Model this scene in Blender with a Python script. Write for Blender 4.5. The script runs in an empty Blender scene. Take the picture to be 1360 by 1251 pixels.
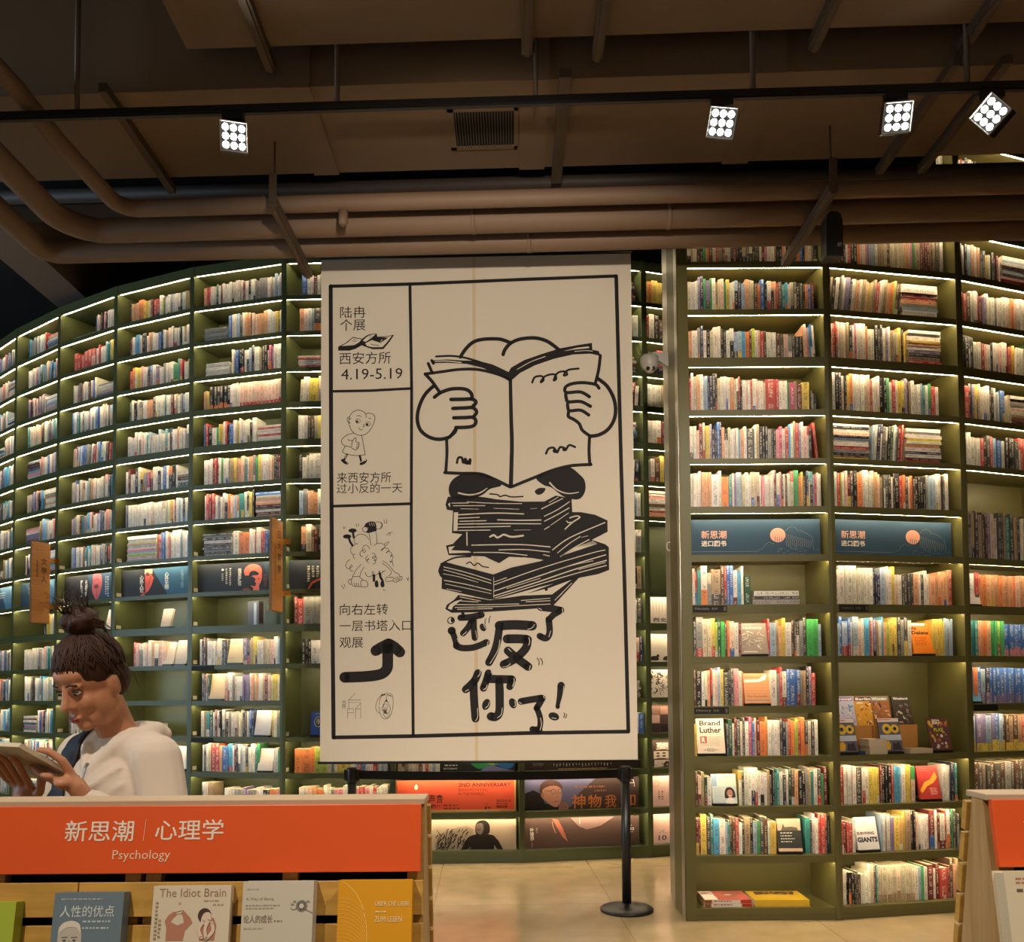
import bpy, bmesh, math, random
from math import sin, cos, pi, radians, hypot, atan2
from mathutils import Vector, Matrix
from mathutils.geometry import tessellate_polygon
from mathutils.kdtree import KDTree

C = bpy.context.scene
COL = C.collection
RND = random.Random(7)

# ------------------------------------------------------------------ camera
F_PX, CAM_H = 1150.0, 1.45
PITCH, ROLL = radians(2.2), radians(0.42)
fw = Vector((0, cos(PITCH), sin(PITCH)))
r0 = Vector((1, 0, 0)); u0 = Vector((0, -sin(PITCH), cos(PITCH)))
rt = r0 * cos(ROLL) - u0 * sin(ROLL)
up = r0 * sin(ROLL) + u0 * cos(ROLL)
cd = bpy.data.cameras.new('camera')
cam = bpy.data.objects.new('camera', cd); COL.objects.link(cam)
cam.matrix_world = Matrix(((rt.x, up.x, -fw.x, 0), (rt.y, up.y, -fw.y, 0), (rt.z, up.z, -fw.z, CAM_H), (0, 0, 0, 1)))
cd.sensor_width = 36.0; cd.lens = F_PX / 1360 * 36.0; cd.shift_y = 0.1804
cd.clip_start = 0.05; cd.clip_end = 60
C.camera = cam
PY0 = 915 - F_PX * math.tan(PITCH)
def proj(p):                                        # where a world point falls in the frame (only to rank books by size)
    v = Vector(p) - Vector((0, 0, CAM_H)); z = v.dot(fw)
    if z < 0.1: return (-9999, -9999)
    return (680 + F_PX * v.dot(rt) / z, PY0 - F_PX * v.dot(up) / z)

# ------------------------------------------------------------------ light and exposure
C.view_settings.view_transform = 'Standard'; C.view_settings.look = 'None'
C.view_settings.gamma = 1.0; C.view_settings.exposure = 0.45; C.view_settings.use_curve_mapping = False
LED_STRENGTH = 46.0
LAMP_STRENGTH = 40.0
wd = bpy.data.worlds.new('room_ambience'); C.world = wd; wd.use_nodes = True
wd.node_tree.nodes['Background'].inputs[0].default_value = (1.0, 0.80, 0.60, 1)
wd.node_tree.nodes['Background'].inputs[1].default_value = 0.15
def spot(name, loc, aim, power, color, size=radians(70), blend=0.6, rad=0.06):
    l = bpy.data.lights.new(name, 'SPOT'); l.energy = power; l.color = color; l.spot_size = size; l.spot_blend = blend
    l.shadow_soft_size = rad
    o = bpy.data.objects.new(name, l); COL.objects.link(o); o.location = loc
    o.rotation_euler = (Vector(aim) - Vector(loc)).to_track_quat('-Z', 'Y').to_euler()
    return o
WARM = (1.0, 0.86, 0.71)
# unseen fill spots for the shop's other track lights, behind and beside the camera
spot('fill_spot', (-1.3, 0.2, 4.05), (-0.6, 2.2, 1.15), 260, WARM)
spot('fill_spot', (1.6, 0.3, 4.05), (1.2, 2.2, 1.0), 200, WARM)
spot('fill_spot', (0.1, 1.0, 3.0), (-0.2, 5.4, 2.6), 380, WARM, radians(62))  # added banner fill, below track height to clear the pipes' shadow; no real lamp
spot('fill_spot', (2.2, 1.4, 4.1), (2.0, 5.4, 0.6), 150, WARM, radians(75))
spot('fill_spot', (-2.6, 1.0, 4.1), (-1.4, 2.6, 1.2), 110, (1, .9, .78), radians(60))
ad = bpy.data.lights.new('cool_fill_light', 'AREA'); ad.energy = 260; ad.color = (0.60, 0.82, 1.0); ad.shape = 'RECTANGLE'; ad.size = 3.5; ad.size_y = 3.2  # unseen cool fill added to light the tower's left side; no window there
ao = bpy.data.objects.new('cool_fill_light', ad); COL.objects.link(ao); ao.location = (-10.4, 3.2, 2.6)
ao.rotation_euler = (Vector((-4.0, 8.0, 2.6)) - ao.location).to_track_quat('-Z', 'Y').to_euler()

# ------------------------------------------------------------------ helpers
def lin(h):
    h = h.lstrip('#'); out = []
    for k in (0, 2, 4):
        c = int(h[k:k + 2], 16) / 255
        out.append(c / 12.92 if c <= 0.04045 else ((c + 0.055) / 1.055) ** 2.4)
    return tuple(out)

MATS = {}
def mat(name, color, rough=0.5, metal=0.0, spec=0.5, emit=0.0, bump=0.0, bscale=40, vary=0.0, vscale=6, coat=0.0, sheen=0.0, stretch=None):
    """a procedural paint / plastic / metal / cloth; the small noise gives it its grain"""
    if name in MATS: return MATS[name]
    m = bpy.data.materials.new(name); m.use_nodes = True; nt = m.node_tree; b = nt.nodes['Principled BSDF']
    if isinstance(color, str): color = lin(color)
    b.inputs['Base Color'].default_value = (*color, 1); b.inputs['Roughness'].default_value = rough
    b.inputs['Metallic'].default_value = metal; b.inputs['Specular IOR Level'].default_value = spec
    if coat: b.inputs['Coat Weight'].default_value = coat
    if sheen: b.inputs['Sheen Weight'].default_value = sheen
    if emit:
        b.inputs['Emission Color'].default_value = (*color, 1); b.inputs['Emission Strength'].default_value = emit
    vec = None
    if stretch or bump or vary:
        tc = nt.nodes.new('ShaderNodeTexCoord'); vec = tc.outputs['Object']
        if stretch:
            mp = nt.nodes.new('ShaderNodeMapping'); mp.inputs['Scale'].default_value = stretch
            nt.links.new(vec, mp.inputs['Vector']); vec = mp.outputs['Vector']
    if vary:
        n = nt.nodes.new('ShaderNodeTexNoise'); n.inputs['Scale'].default_value = vscale; n.inputs['Detail'].default_value = 4
        nt.links.new(vec, n.inputs['Vector'])
        mx = nt.nodes.new('ShaderNodeMix'); mx.data_type = 'RGBA'
        mx.inputs[6].default_value = tuple(c * (1 - vary) for c in color) + (1,)
        mx.inputs[7].default_value = tuple(min(1, c * (1 + vary)) for c in color) + (1,)
        nt.links.new(n.outputs['Fac'], mx.inputs[0]); nt.links.new(mx.outputs[2], b.inputs['Base Color'])
    if bump:
        n = nt.nodes.new('ShaderNodeTexNoise'); n.inputs['Scale'].default_value = bscale; n.inputs['Detail'].default_value = 3
        nt.links.new(vec, n.inputs['Vector'])
        bp = nt.nodes.new('ShaderNodeBump'); bp.inputs['Strength'].default_value = bump; bp.inputs['Distance'].default_value = 0.01
        nt.links.new(n.outputs['Fac'], bp.inputs['Height']); nt.links.new(bp.outputs['Normal'], b.inputs['Normal'])
    MATS[name] = m
    return m

def wood_mat(name, c1, c2, scale, rough=0.45):
    if name in MATS: return MATS[name]
    m = bpy.data.materials.new(name); m.use_nodes = True; nt = m.node_tree; b = nt.nodes['Principled BSDF']
    tc = nt.nodes.new('ShaderNodeTexCoord'); mp = nt.nodes.new('ShaderNodeMapping'); mp.inputs['Scale'].default_value = scale
    n = nt.nodes.new('ShaderNodeTexNoise'); n.inputs['Scale'].default_value = 6; n.inputs['Detail'].default_value = 6; n.inputs['Distortion'].default_value = 0.6
    w = nt.nodes.new('ShaderNodeValToRGB')
    w.color_ramp.elements[0].color = (*lin(c1), 1); w.color_ramp.elements[0].position = .3
    w.color_ramp.elements[1].color = (*lin(c2), 1); w.color_ramp.elements[1].position = .72
    nt.links.new(tc.outputs['Object'], mp.inputs['Vector']); nt.links.new(mp.outputs['Vector'], n.inputs['Vector'])
    nt.links.new(n.outputs['Fac'], w.inputs['Fac']); nt.links.new(w.outputs['Color'], b.inputs['Base Color'])
    b.inputs['Roughness'].default_value = rough
    MATS[name] = m
    return m

def book_mat():
    """paper and printed card: colour from the mesh, rows of small print down the middle of every spine"""
    m = bpy.data.materials.new('printed_book_paper'); m.use_nodes = True; nt = m.node_tree; b = nt.nodes['Principled BSDF']
    N, L = nt.nodes.new, nt.links.new
    at = N('ShaderNodeAttribute'); at.attribute_name = 'Col'
    uv = N('ShaderNodeUVMap'); uv.uv_map = 'UVMap'
    sp = N('ShaderNodeSeparateXYZ'); L(uv.outputs['UV'], sp.inputs[0])
    def math_(op, a, bb=None):
        n = N('ShaderNodeMath'); n.operation = op
        for i, v in enumerate((a, bb)):
            if v is None: continue
            if isinstance(v, (int, float)): n.inputs[i].default_value = v
            else: L(v, n.inputs[i])
        return n.outputs[0]
    u, v = sp.outputs[0], sp.outputs[1]
    cu = math_('ABSOLUTE', math_('SUBTRACT', u, 0.5))
    band = math_('LESS_THAN', cu, 0.25)
    cb = N('ShaderNodeCombineXYZ'); L(math_('MULTIPLY', u, 2.5), cb.inputs[0]); L(math_('MULTIPLY', v, 42.0), cb.inputs[1])
    n1 = N('ShaderNodeTexNoise'); n1.inputs['Scale'].default_value = 1.0; n1.inputs['Detail'].default_value = 1.5; L(cb.outputs[0], n1.inputs['Vector'])
    cb2 = N('ShaderNodeCombineXYZ'); L(math_('MULTIPLY', v, 3.1), cb2.inputs[1])
    n2 = N('ShaderNodeTexNoise'); n2.inputs['Scale'].default_value = 1.0; L(cb2.outputs[0], n2.inputs['Vector'])
    k = math_('MULTIPLY', math_('GREATER_THAN', n1.outputs['Fac'], 0.52), math_('GREATER_THAN', n2.outputs['Fac'], 0.47))
    k = math_('MULTIPLY', math_('MULTIPLY', k, band), 0.62)
    bw = N('ShaderNodeRGBToBW'); L(at.outputs['Color'], bw.inputs[0])
    dark = math_('GREATER_THAN', bw.outputs[0], 0.18)
    ink = N('ShaderNodeMix'); ink.data_type = 'RGBA'; L(dark, ink.inputs[0])
    ink.inputs[6].default_value = (.72, .66, .55, 1); ink.inputs[7].default_value = (.035, .03, .03, 1)
    mx = N('ShaderNodeMix'); mx.data_type = 'RGBA'; L(k, mx.inputs[0]); L(at.outputs['Color'], mx.inputs[6]); L(ink.outputs[2], mx.inputs[7])
    L(mx.outputs[2], b.inputs['Base Color']); b.inputs['Roughness'].default_value = 0.42
    return m
BOOK = book_mat()

ORIGIN = {}
def tag(o, label=None, cat=None, group=None, kind=None):
    if label: o['label'] = label
    if cat: o['category'] = cat
    if group: o['group'] = group
    if kind: o['kind'] = kind
    return o
def thing(name, label, cat, loc, group=None):
    o = bpy.data.objects.new(name, None); COL.objects.link(o); o.location = loc; o.empty_display_size = .1
    ORIGIN[o] = Vector(loc)
    return tag(o, label, cat, group)

class MB:
    """collects boxes, tubes, strips and polygons in world coordinates; build() links them as one mesh object"""
    def __init__(s): s.v = []; s.f = []; s.c = []; s.uv = []; s.sm = []; s.hascol = False
    def face(s, pts, col=None, uv=None, smooth=False):
        i = len(s.v); s.v.extend([tuple(p) for p in pts]); s.f.append(tuple(range(i, i + len(pts))))
        s.c.append(col); s.uv.append(uv); s.sm.append(smooth)
        if col is not None: s.hascol = True
    def mesh(s, verts, faces, smooth=False, col=None):
        i = len(s.v); s.v.extend([tuple(p) for p in verts])
        for f in faces: s.f.append(tuple(i + k for k in f)); s.c.append(col); s.uv.append(None); s.sm.append(smooth)
        if col is not None: s.hascol = True
    def hexa(s, p, col=None):                         # p: 8 corners, bottom ring ccw 0-3 then top ring 4-7
        s.mesh(p, [(3, 2, 1, 0), (4, 5, 6, 7), (0, 1, 5, 4), (1, 2, 6, 5), (2, 3, 7, 6), (3, 0, 4, 7)], False, col)
    def box(s, lo, hi, col=None):
        (a, b, c), (d, e, f) = lo, hi
        s.hexa([(a, b, c), (d, b, c), (d, e, c), (a, e, c), (a, b, f), (d, b, f), (d, e, f), (a, e, f)], col)
    def obox(s, o, ex, ey, ez, lo, hi, col=None):     # box in a frame o + x ex + y ey + z ez
        o, ex, ey, ez = Vector(o), Vector(ex), Vector(ey), Vector(ez)
        P = lambda x, y, z: o + ex * x + ey * y + ez * z
        (a, b, c), (d, e, f) = lo, hi
        s.hexa([P(a, b, c), P(d, b, c), P(d, e, c), P(a, e, c), P(a, b, f), P(d, b, f), P(d, e, f), P(a, e, f)], col)
    def tube(s, pts, rad, n=12, caps=True, smooth=True):
        pts = [Vector(p) for p in pts]; rads = rad if isinstance(rad, (list, tuple)) else [rad] * len(pts)
        rings = []; ref = None
        for i, p in enumerate(pts):
            d = (pts[min(i + 1, len(pts) - 1)] - pts[max(i - 1, 0)]).normalized()
            if ref is None:
                ref = Vector((0, 0, 1)) if abs(d.z) < .9 else Vector((1, 0, 0))
            a = d.cross(ref)
            if a.length < 1e-6: a = d.cross(Vector((0, 1, 0)))
            a.normalize(); b = d.cross(a).normalized(); ref = a.cross(d).normalized()
            rings.append([p + (a * cos(2 * pi * k / n) + b * sin(2 * pi * k / n)) * rads[i] for k in range(n)])
        base = len(s.v)
        for r in rings: s.v.extend([tuple(q) for q in r])
        def add(f, sm): s.f.append(f); s.c.append(None); s.uv.append(None); s.sm.append(sm)
        for i in range(len(rings) - 1):
            for k in range(n):
                k2 = (k + 1) % n
                add((base + i * n + k, base + i * n + k2, base + (i + 1) * n + k2, base + (i + 1) * n + k), smooth)
        if caps:
            add(tuple(base + k for k in range(n - 1, -1, -1)), False); add(tuple(base + (len(rings) - 1) * n + k for k in range(n)), False)
    def lathe(s, c, prof, n=32, axis=(0, 0, 1)):      # prof: (radius, height) pairs
        c = Vector(c); az = Vector(axis).normalized(); ax = az.orthogonal().normalized(); ay = az.cross(ax); base = len(s.v)
        for r, h in prof:
            for k in range(n): s.v.append(tuple(c + az * h + (ax * cos(2 * pi * k / n) + ay * sin(2 * pi * k / n)) * r))
        for i in range(len(prof) - 1):
            for k in range(n):
                k2 = (k + 1) % n
                s.f.append((base + i * n + k, base + i * n + k2, base + (i + 1) * n + k2, base + (i + 1) * n + k)); s.c.append(None); s.uv.append(None); s.sm.append(True)
        for i, rev in ((0, True), (len(prof) - 1, False)):
            if prof[i][0] > 1e-4:
                r = [base + i * n + k for k in range(n)]
                s.f.append(tuple(reversed(r)) if rev else tuple(r)); s.c.append(None); s.uv.append(None); s.sm.append(False)
    def ball(s, c, r, n=16, m=10, rot=None):
        c = Vector(c); r = r if isinstance(r, (list, tuple)) else (r, r, r); rows = []
        for j in range(1, m):
            t = pi * j / m
            rows.append([Vector((r[0] * sin(t) * cos(2 * pi * k / n), r[1] * sin(t) * sin(2 * pi * k / n), r[2] * cos(t))) for k in range(n)])
        vs = [Vector((0, 0, r[2]))] + [q for row in rows for q in row] + [Vector((0, 0, -r[2]))]
        if rot is not None: vs = [rot @ q for q in vs]
        fs = [(0, 1 + k, 1 + (k + 1) % n) for k in range(n)]
        for j in range(m - 2):
            for k in range(n):
                a = 1 + j * n + k; b = 1 + j * n + (k + 1) % n
                fs.append((a, a + n, b + n, b))
        e = len(vs) - 1
        fs += [(e, e - n + (k + 1) % n, e - n + k) for k in range(n)]
        s.mesh([c + q for q in vs], fs, True)
    def build(s, name, m=None, parent=None, loc=None, bevel=0.0):
        if not s.f: return None
        L = Vector(loc) if loc is not None else (ORIGIN[parent] if parent is not None else Vector((0, 0, 0)))
        me = bpy.data.meshes.new(name)
        me.from_pydata([(a - L.x, b - L.y, c - L.z) for a, b, c in s.v], [], s.f)
        me.polygons.foreach_set('use_smooth', s.sm)
        if s.hascol:
            ca = me.color_attributes.new('Col', 'FLOAT_COLOR', 'CORNER'); buf = []
            for f, c in zip(s.f, s.c): buf += list((*(c or (.5, .5, .5)), 1.0)) * len(f)
            ca.data.foreach_set('color', buf)
            ul = me.uv_layers.new(name='UVMap'); buf = []
            for f, q in zip(s.f, s.uv):
                for k in range(len(f)): buf += list(q[k] if q else (-5.0, -5.0))
            ul.data.foreach_set('uv', buf)
        me.update()
        if m is not None: me.materials.append(m)
        o = bpy.data.objects.new(name, me); COL.objects.link(o)
        if parent is not None: o.parent = parent; ORIGIN[o] = ORIGIN[parent]
        else: o.location = L; ORIGIN[o] = L
        if bevel:
            bv = o.modifiers.new('bevel', 'BEVEL'); bv.width = bevel; bv.segments = 2; bv.limit_method = 'ANGLE'
        return o

# ---- flat printed artwork: strokes, fills and lettering on a plane, one mesh part per ink
def smooth_pts(p, closed=False, k=6):
    if len(p) < 3: return p
    out = []; n = len(p); rng = range(n if closed else n - 1)
    for i in rng:
        g = (lambda j: p[j % n]) if closed else (lambda j: p[min(max(j, 0), n - 1)])
        a, b, c, d = g(i - 1), g(i), g(i + 1), g(i + 2)
        for t in range(k):
            t /= k
            out.append(tuple(.5 * (2 * b[q] + (c[q] - a[q]) * t + (2 * a[q] - 5 * b[q] + 4 * c[q] - d[q]) * t * t + (3 * b[q] - a[q] - 3 * c[q] + d[q]) * t ** 3) for q in (0, 1)))
    if not closed: out.append(p[-1])
    return out
FONT_CACHE = {}
def font_polys(body, bold=0.0, line=1.0):
    key = (body, bold, line)
    if key not in FONT_CACHE:
        c = bpy.data.curves.new('lettering', 'FONT'); c.body = body; c.offset = bold; c.resolution_u = 2; c.space_line = line
        if '\n' in body: c.align_x = 'CENTER'
        o = bpy.data.objects.new('lettering', c); COL.objects.link(o)
        me = bpy.data.meshes.new_from_object(o.evaluated_get(bpy.context.evaluated_depsgraph_get()))
        vs = [(v.co.x, v.co.y) for v in me.vertices]; fs = [tuple(p.vertices) for p in me.polygons]
        bpy.data.objects.remove(o); bpy.data.curves.remove(c); bpy.data.meshes.remove(me)
        FONT_CACHE[key] = (vs, fs)
    return FONT_CACHE[key]
class Art:
    """draws on a plane: fn maps drawing units to a world point, given how far the ink stands proud of the sheet"""
    def __init__(s, fn, step=0.0006): s.fn = fn; s.step = step; s.inks = {}; s.g = (0, 0, 1)
    def grp(s, ox=0, oy=0, sc=1): s.g = (ox, oy, sc); return s
    def P(s, p, layer):
        ox, oy, sc = s.g
        return s.fn(ox + p[0] / sc, oy + p[1] / sc, (layer + 1) * s.step)
    def ink(s, key): return s.inks.setdefault(key, MB())
    def fill(s, pts, key, layer=0, smooth=False):
        if smooth: pts = smooth_pts(pts, True)
        tris = tessellate_polygon([[Vector((a, b, 0)) for a, b in pts]])
        s.ink(key).mesh([s.P(p, layer) for p in pts], tris)
    def rect(s, x0, y0, x1, y1, key, layer=0): s.fill([(x0, y0), (x1, y0), (x1, y1), (x0, y1)], key, layer)
    def disc(s, x, y, r, key, layer=0, ry=None, n=20, rot=0):
        ry = ry or r
        pts = [(r * cos(2 * pi * k / n), ry * sin(2 * pi * k / n)) for k in range(n)]
        pts = [(x + a * cos(rot) - b * sin(rot), y + a * sin(rot) + b * cos(rot)) for a, b in pts]
        s.ink(key).mesh([s.P(p, layer) for p in pts], [tuple(range(n))])
    def ring(s, x, y, r, w, key, layer=0, ry=None):
        ry = ry or r
        s.stroke([(x + r * cos(2 * pi * k / 20), y + ry * sin(2 * pi * k / 20)) for k in range(21)], w, key, layer, False)
    def stroke(s, pts, w, key, layer=0, smooth=True, w2=None):
        if smooth: pts = smooth_pts(pts)
        n = len(pts); w2 = w if w2 is None else w2; L = []; R = []
        for i in range(n):
            a, b = pts[max(i - 1, 0)], pts[min(i + 1, n - 1)]
            dx, dy = b[0] - a[0], b[1] - a[1]; l = hypot(dx, dy) or 1
            ww = (w + (w2 - w) * i / max(n - 1, 1)) / 2
            L.append((pts[i][0] - dy / l * ww, pts[i][1] + dx / l * ww)); R.append((pts[i][0] + dy / l * ww, pts[i][1] - dx / l * ww))
        s.ink(key).mesh([s.P(p, layer) for p in L + R], [(i, i + 1, n + i + 1, n + i) for i in range(n - 1)])
        for q, ww in ((pts[0], w), (pts[-1], w2)): s.disc(q[0], q[1], ww / 2, key, layer, n=12)
        if not smooth:
            for q in pts[1:-1]: s.disc(q[0], q[1], w / 2, key, layer, n=10)
    def text(s, body, x0, y0, x1, y1, key, layer=0, bold=0.0, line=1.0, keep=False):
        """lettering stretched to the box x0..x1, y0 (top)..y1 (bottom); keep = same scale both ways, left aligned"""
        vs, fs = font_polys(body, bold, line)
        if not vs: return
        ax, bx = min(v[0] for v in vs), max(v[0] for v in vs); ay, by = min(v[1] for v in vs), max(v[1] for v in vs)
        sx = (x1 - x0) / (bx - ax or 1); sy = (y1 - y0) / (by - ay or 1)
        if keep: sx = abs(sy) * (1 if sx > 0 else -1)
        s.ink(key).mesh([s.P((x0 + (v[0] - ax) * sx, y1 - (v[1] - ay) * sy), layer) for v in vs], fs)
    def build(s, parent, names, mats):
        for k, mb in s.inks.items(): mb.build(names.get(k, 'printed_artwork'), mats[k], parent)
INK = {}
def ink(h):
    if h not in INK: INK[h] = mat('ink_' + h, h, .6, spec=.3)
    return INK[h]
class InkArt(Art):                                   # inks named by their colour, so the parts need no table
    def build(s, parent, names=None):
        for k, mb in s.inks.items(): mb.build((names or {}).get(k, 'printed_artwork'), ink(k), parent)

# ------------------------------------------------------------------ room shell
tile = bpy.data.materials.new('polished_stone_tile'); tile.use_nodes = True
def _tile():
    nt = tile.node_tree; b = nt.nodes['Principled BSDF']; N, L = nt.nodes.new, nt.links.new
    tc = N('ShaderNodeTexCoord'); mp = N('ShaderNodeMapping'); mp.inputs['Rotation'].default_value = (0, 0, radians(-2)); mp.inputs['Location'].default_value = (.33, .12, 0)
    L(tc.outputs['Object'], mp.inputs['Vector'])
    br = N('ShaderNodeTexBrick'); br.offset = 0; br.inputs['Scale'].default_value = 1; br.inputs['Brick Width'].default_value = 1.2; br.inputs['Row Height'].default_value = 1.2
    br.inputs['Mortar Size'].default_value = .003; br.inputs['Color1'].default_value = (*lin('a8926f'), 1); br.inputs['Color2'].default_value = (*lin('a28d6c'), 1)
    br.inputs['Mortar'].default_value = (*lin('86724f'), 1); L(mp.outputs[0], br.inputs['Vector'])
    n = N('ShaderNodeTexNoise'); n.inputs['Scale'].default_value = 5; n.inputs['Detail'].default_value = 5; L(tc.outputs['Object'], n.inputs['Vector'])
    mx = N('ShaderNodeMix'); mx.data_type = 'RGBA'; mx.blend_type = 'OVERLAY'; mx.inputs[0].default_value = .25
    L(br.outputs['Color'], mx.inputs[6]); L(n.outputs['Fac'], mx.inputs[7]); L(mx.outputs[2], b.inputs['Base Color'])
    b.inputs['Roughness'].default_value = .18; b.inputs['Specular IOR Level'].default_value = .55
_tile()
mb = MB(); mb.box((-11, -3, -.1), (11, 15, 0)); tag(mb.build('floor', tile), kind='structure')
mb = MB(); mb.box((-11, -3, 5.9), (11, 15, 6.0)); tag(mb.build('ceiling', mat('black_ceiling_paint', '1c1a18', .9)), kind='structure')
dark_wall = mat('dark_wall_paint', '2a2724', .9)
mb = MB(); mb.box((-11, 14.9, 0), (11, 15, 5.9)); tag(mb.build('wall_back', dark_wall), kind='structure')
mb = MB(); mb.box((-11.1, -3, 0), (-11, 15, 5.9)); tag(mb.build('wall_left', dark_wall), kind='structure')
mb = MB(); mb.box((11, -3, 0), (11.1, 15, 5.9)); tag(mb.build('wall_right', dark_wall), kind='structure')

# ------------------------------------------------------------------ bookcases
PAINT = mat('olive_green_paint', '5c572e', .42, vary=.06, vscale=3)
PAINT_T = mat('olive_paint_cool_lit', '4c5230', .42, vary=.06, vscale=3)  # same olive paint, toned darker and greener for the tower's cooler light
LED = mat('warm_led_strip', (1.0, 0.80, 0.50), .4, emit=LED_STRENGTH)
STEEL = mat('brushed_stainless_steel', 'b2aea0', .34, metal=.75, bump=.25, bscale=5, vary=.18, vscale=2, stretch=(14, 14, .25))
DEPTH = 0.36
TZ = [.10, .42, .757, 1.057, 1.367, 1.677, 2.013, 2.309, 2.626, 2.941, 3.250, 3.591, 3.913, 4.208, 4.522, 4.836]
TT = [.04, .04, .046, .038, .041, .040, .064, .036, .038, .037, .041, .061, .052, .036, .037, .036]
RZ = [.077, .400, .705, 1.018, 1.332, 1.644, 1.972, 2.288, 2.594, 2.901, 3.214, 3.551, 3.863, 4.173, 4.485, 4.795]
RT = [.04, .045, .037, .038, .044, .042, .056, .044, .043, .035, .039, .059, .035, .037, .037, .037]
TP = [(-6.327, 9.95), (-5.735, 9.336), (-5.082, 8.788), (-4.384, 8.298), (-3.64, 7.874), (-2.806, 7.523), (-1.932, 7.292), (-1.002, 7.262), (.075, 7.283), (1.18, 7.473), (2.09, 7.75), (2.95, 8.12)]
RP = [(1.071, 5.439), (2.028, 5.439), (2.968, 5.621), (3.873, 5.933), (4.69, 6.37)]
def offset_poly(P, d):
    out = []
    for i, p in enumerate(P):
        ns = []
        for a, b in ((i - 1, i), (i, i + 1)):
            if a >= 0 and b < len(P):
                e = Vector((P[b][0] - P[a][0], P[b][1] - P[a][1])).normalized(); ns.append(Vector((-e.y, e.x)))
        n = sum(ns, Vector((0, 0))); n.normalize()
        out.append(Vector(p) + n * (d / n.dot(ns[0])))
    return out
TQ, RQ = offset_poly(TP, DEPTH), offset_poly(RP, DEPTH)
class Bay:
    """one column of the wall: front edge p0-p1, back edge q0-q1, shelf heights"""
    def __init__(s, p0, p1, q0, q1, zs, th, ztop, paint, left=.024, right=.024, skip=()):
        s.p0, s.p1, s.q0, s.q1 = Vector(p0), Vector(p1), Vector(q0), Vector(q1)
        s.w = (s.p1 - s.p0).length; s.e = (s.p1 - s.p0).normalized(); s.n = Vector((-s.e.y, s.e.x))
        s.zs, s.th, s.ztop, s.paint, s.l, s.r, s.skip = zs, th, ztop, paint, left, right, skip
        s.root = None
    def W(s, x, d, z):                                # bay coordinates (follows the wedge plan of the carcass)
        t = x / s.w; a = s.p0.lerp(s.p1, t); b = s.q0.lerp(s.q1, t); q = a.lerp(b, d / DEPTH)
        return (q.x, q.y, z)
    def F(s, x, d, z):                                # square frame, for the things standing on the shelves
        q = s.p0 + s.e * x + s.n * d
        return Vector((q.x, q.y, z))
    def slab(s, mb, x0, x1, d0, d1, z0, z1):
        mb.hexa([s.W(x0, d0, z0), s.W(x1, d0, z0), s.W(x1, d1, z0), s.W(x0, d1, z0), s.W(x0, d0, z1), s.W(x1, d0, z1), s.W(x1, d1, z1), s.W(x0, d1, z1)])
    def clear(s, k):                                  # clear height above shelf k
        j = k + 1
        while j in s.skip: j += 1
        return (s.zs[j] - s.th[j] if j < len(s.zs) else s.ztop - .085) - s.zs[k]
    def build(s, label, group):
        c = (s.p0 + s.p1) / 2
        s.root = thing('bookcase', label, 'bookcase', (c.x, c.y, 0), group)
        for x0, x1 in ((0, s.l), (s.w - s.r, s.w)):
            mb = MB(); s.slab(mb, x0 + .0005, x1 - .0005, 0, DEPTH, 0, s.ztop); mb.build('side_panel', s.paint, s.root)
        mb = MB(); s.slab(mb, s.l, s.w - s.r, DEPTH - .012, DEPTH, 0, s.ztop); mb.build('back_panel', s.paint, s.root)
        for k, (z, t) in enumerate(zip(s.zs, s.th)):
            if k in s.skip: continue
            mb = MB(); x0, x1, bz = s.l, s.w - s.r, z - .018   # a board with a deeper front lip that hides the light strip from above
            pf = [(.003, z - t), (.003, z), (DEPTH - .012, z), (DEPTH - .012, bz), (.013, bz), (.013, z - t)]
            A = [s.W(x0, d, q) for d, q in pf]; B = [s.W(x1, d, q) for d, q in pf]
            mb.mesh(A + B, [(0, 1, 7, 6), (1, 2, 8, 7), (2, 3, 9, 8), (3, 4, 10, 9), (4, 5, 11, 10), (5, 0, 6, 11), (5, 4, 0), (0, 4, 1), (1, 4, 3, 2), (6, 10, 11), (7, 10, 6), (8, 9, 10, 7)])
            sh = mb.build('shelf', s.paint, s.root)
            if k:
                mb = MB(); zb = z - t + .0015; s.slab(mb, x0 + .002, x1 - .002, .0132, .0225, zb, zb + .006); mb.build('light_strip', LED, sh)
        mb = MB(); s.slab(mb, s.l, s.w - s.r, .010, .03, 0, s.zs[0] - s.th[0]); mb.build('plinth', s.paint, s.root)
        mb = MB(); s.slab(mb, s.l, s.w - s.r, .003, DEPTH - .012, s.ztop - .075, s.ztop); s.slab(mb, s.l, s.w - s.r, .003, .013, s.ztop - .085, s.ztop - .0752); tb = mb.build('top_board', s.paint, s.root)
        mb = MB(); s.slab(mb, s.l + .012, s.w - s.r - .012, .0132, .0225, s.ztop - .0835, s.ztop - .0775); mb.build('light_strip', LED, tb)
        return s
TLAB = {1: 'farthest left green bookcase bay, cut by the photo edge', 2: 'green bookcase bay behind the left wooden hanging sign',
        3: 'green bookcase bay just right of the left hanging sign, behind the hair bun', 4: 'green bookcase bay with the red scarf sign, right of the person',
        5: 'green bookcase bay holding the round-headed portrait sign', 6: 'narrow visible green bookcase bay against the banner left edge',
        7: 'bookcase bay with the orange anniversary poster under the banner', 8: 'bookcase bay with the brown poster of a man in a cap',
        9: 'bookcase bay with pink posters seen between banner and steel panel'}
BAYS = {}
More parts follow.
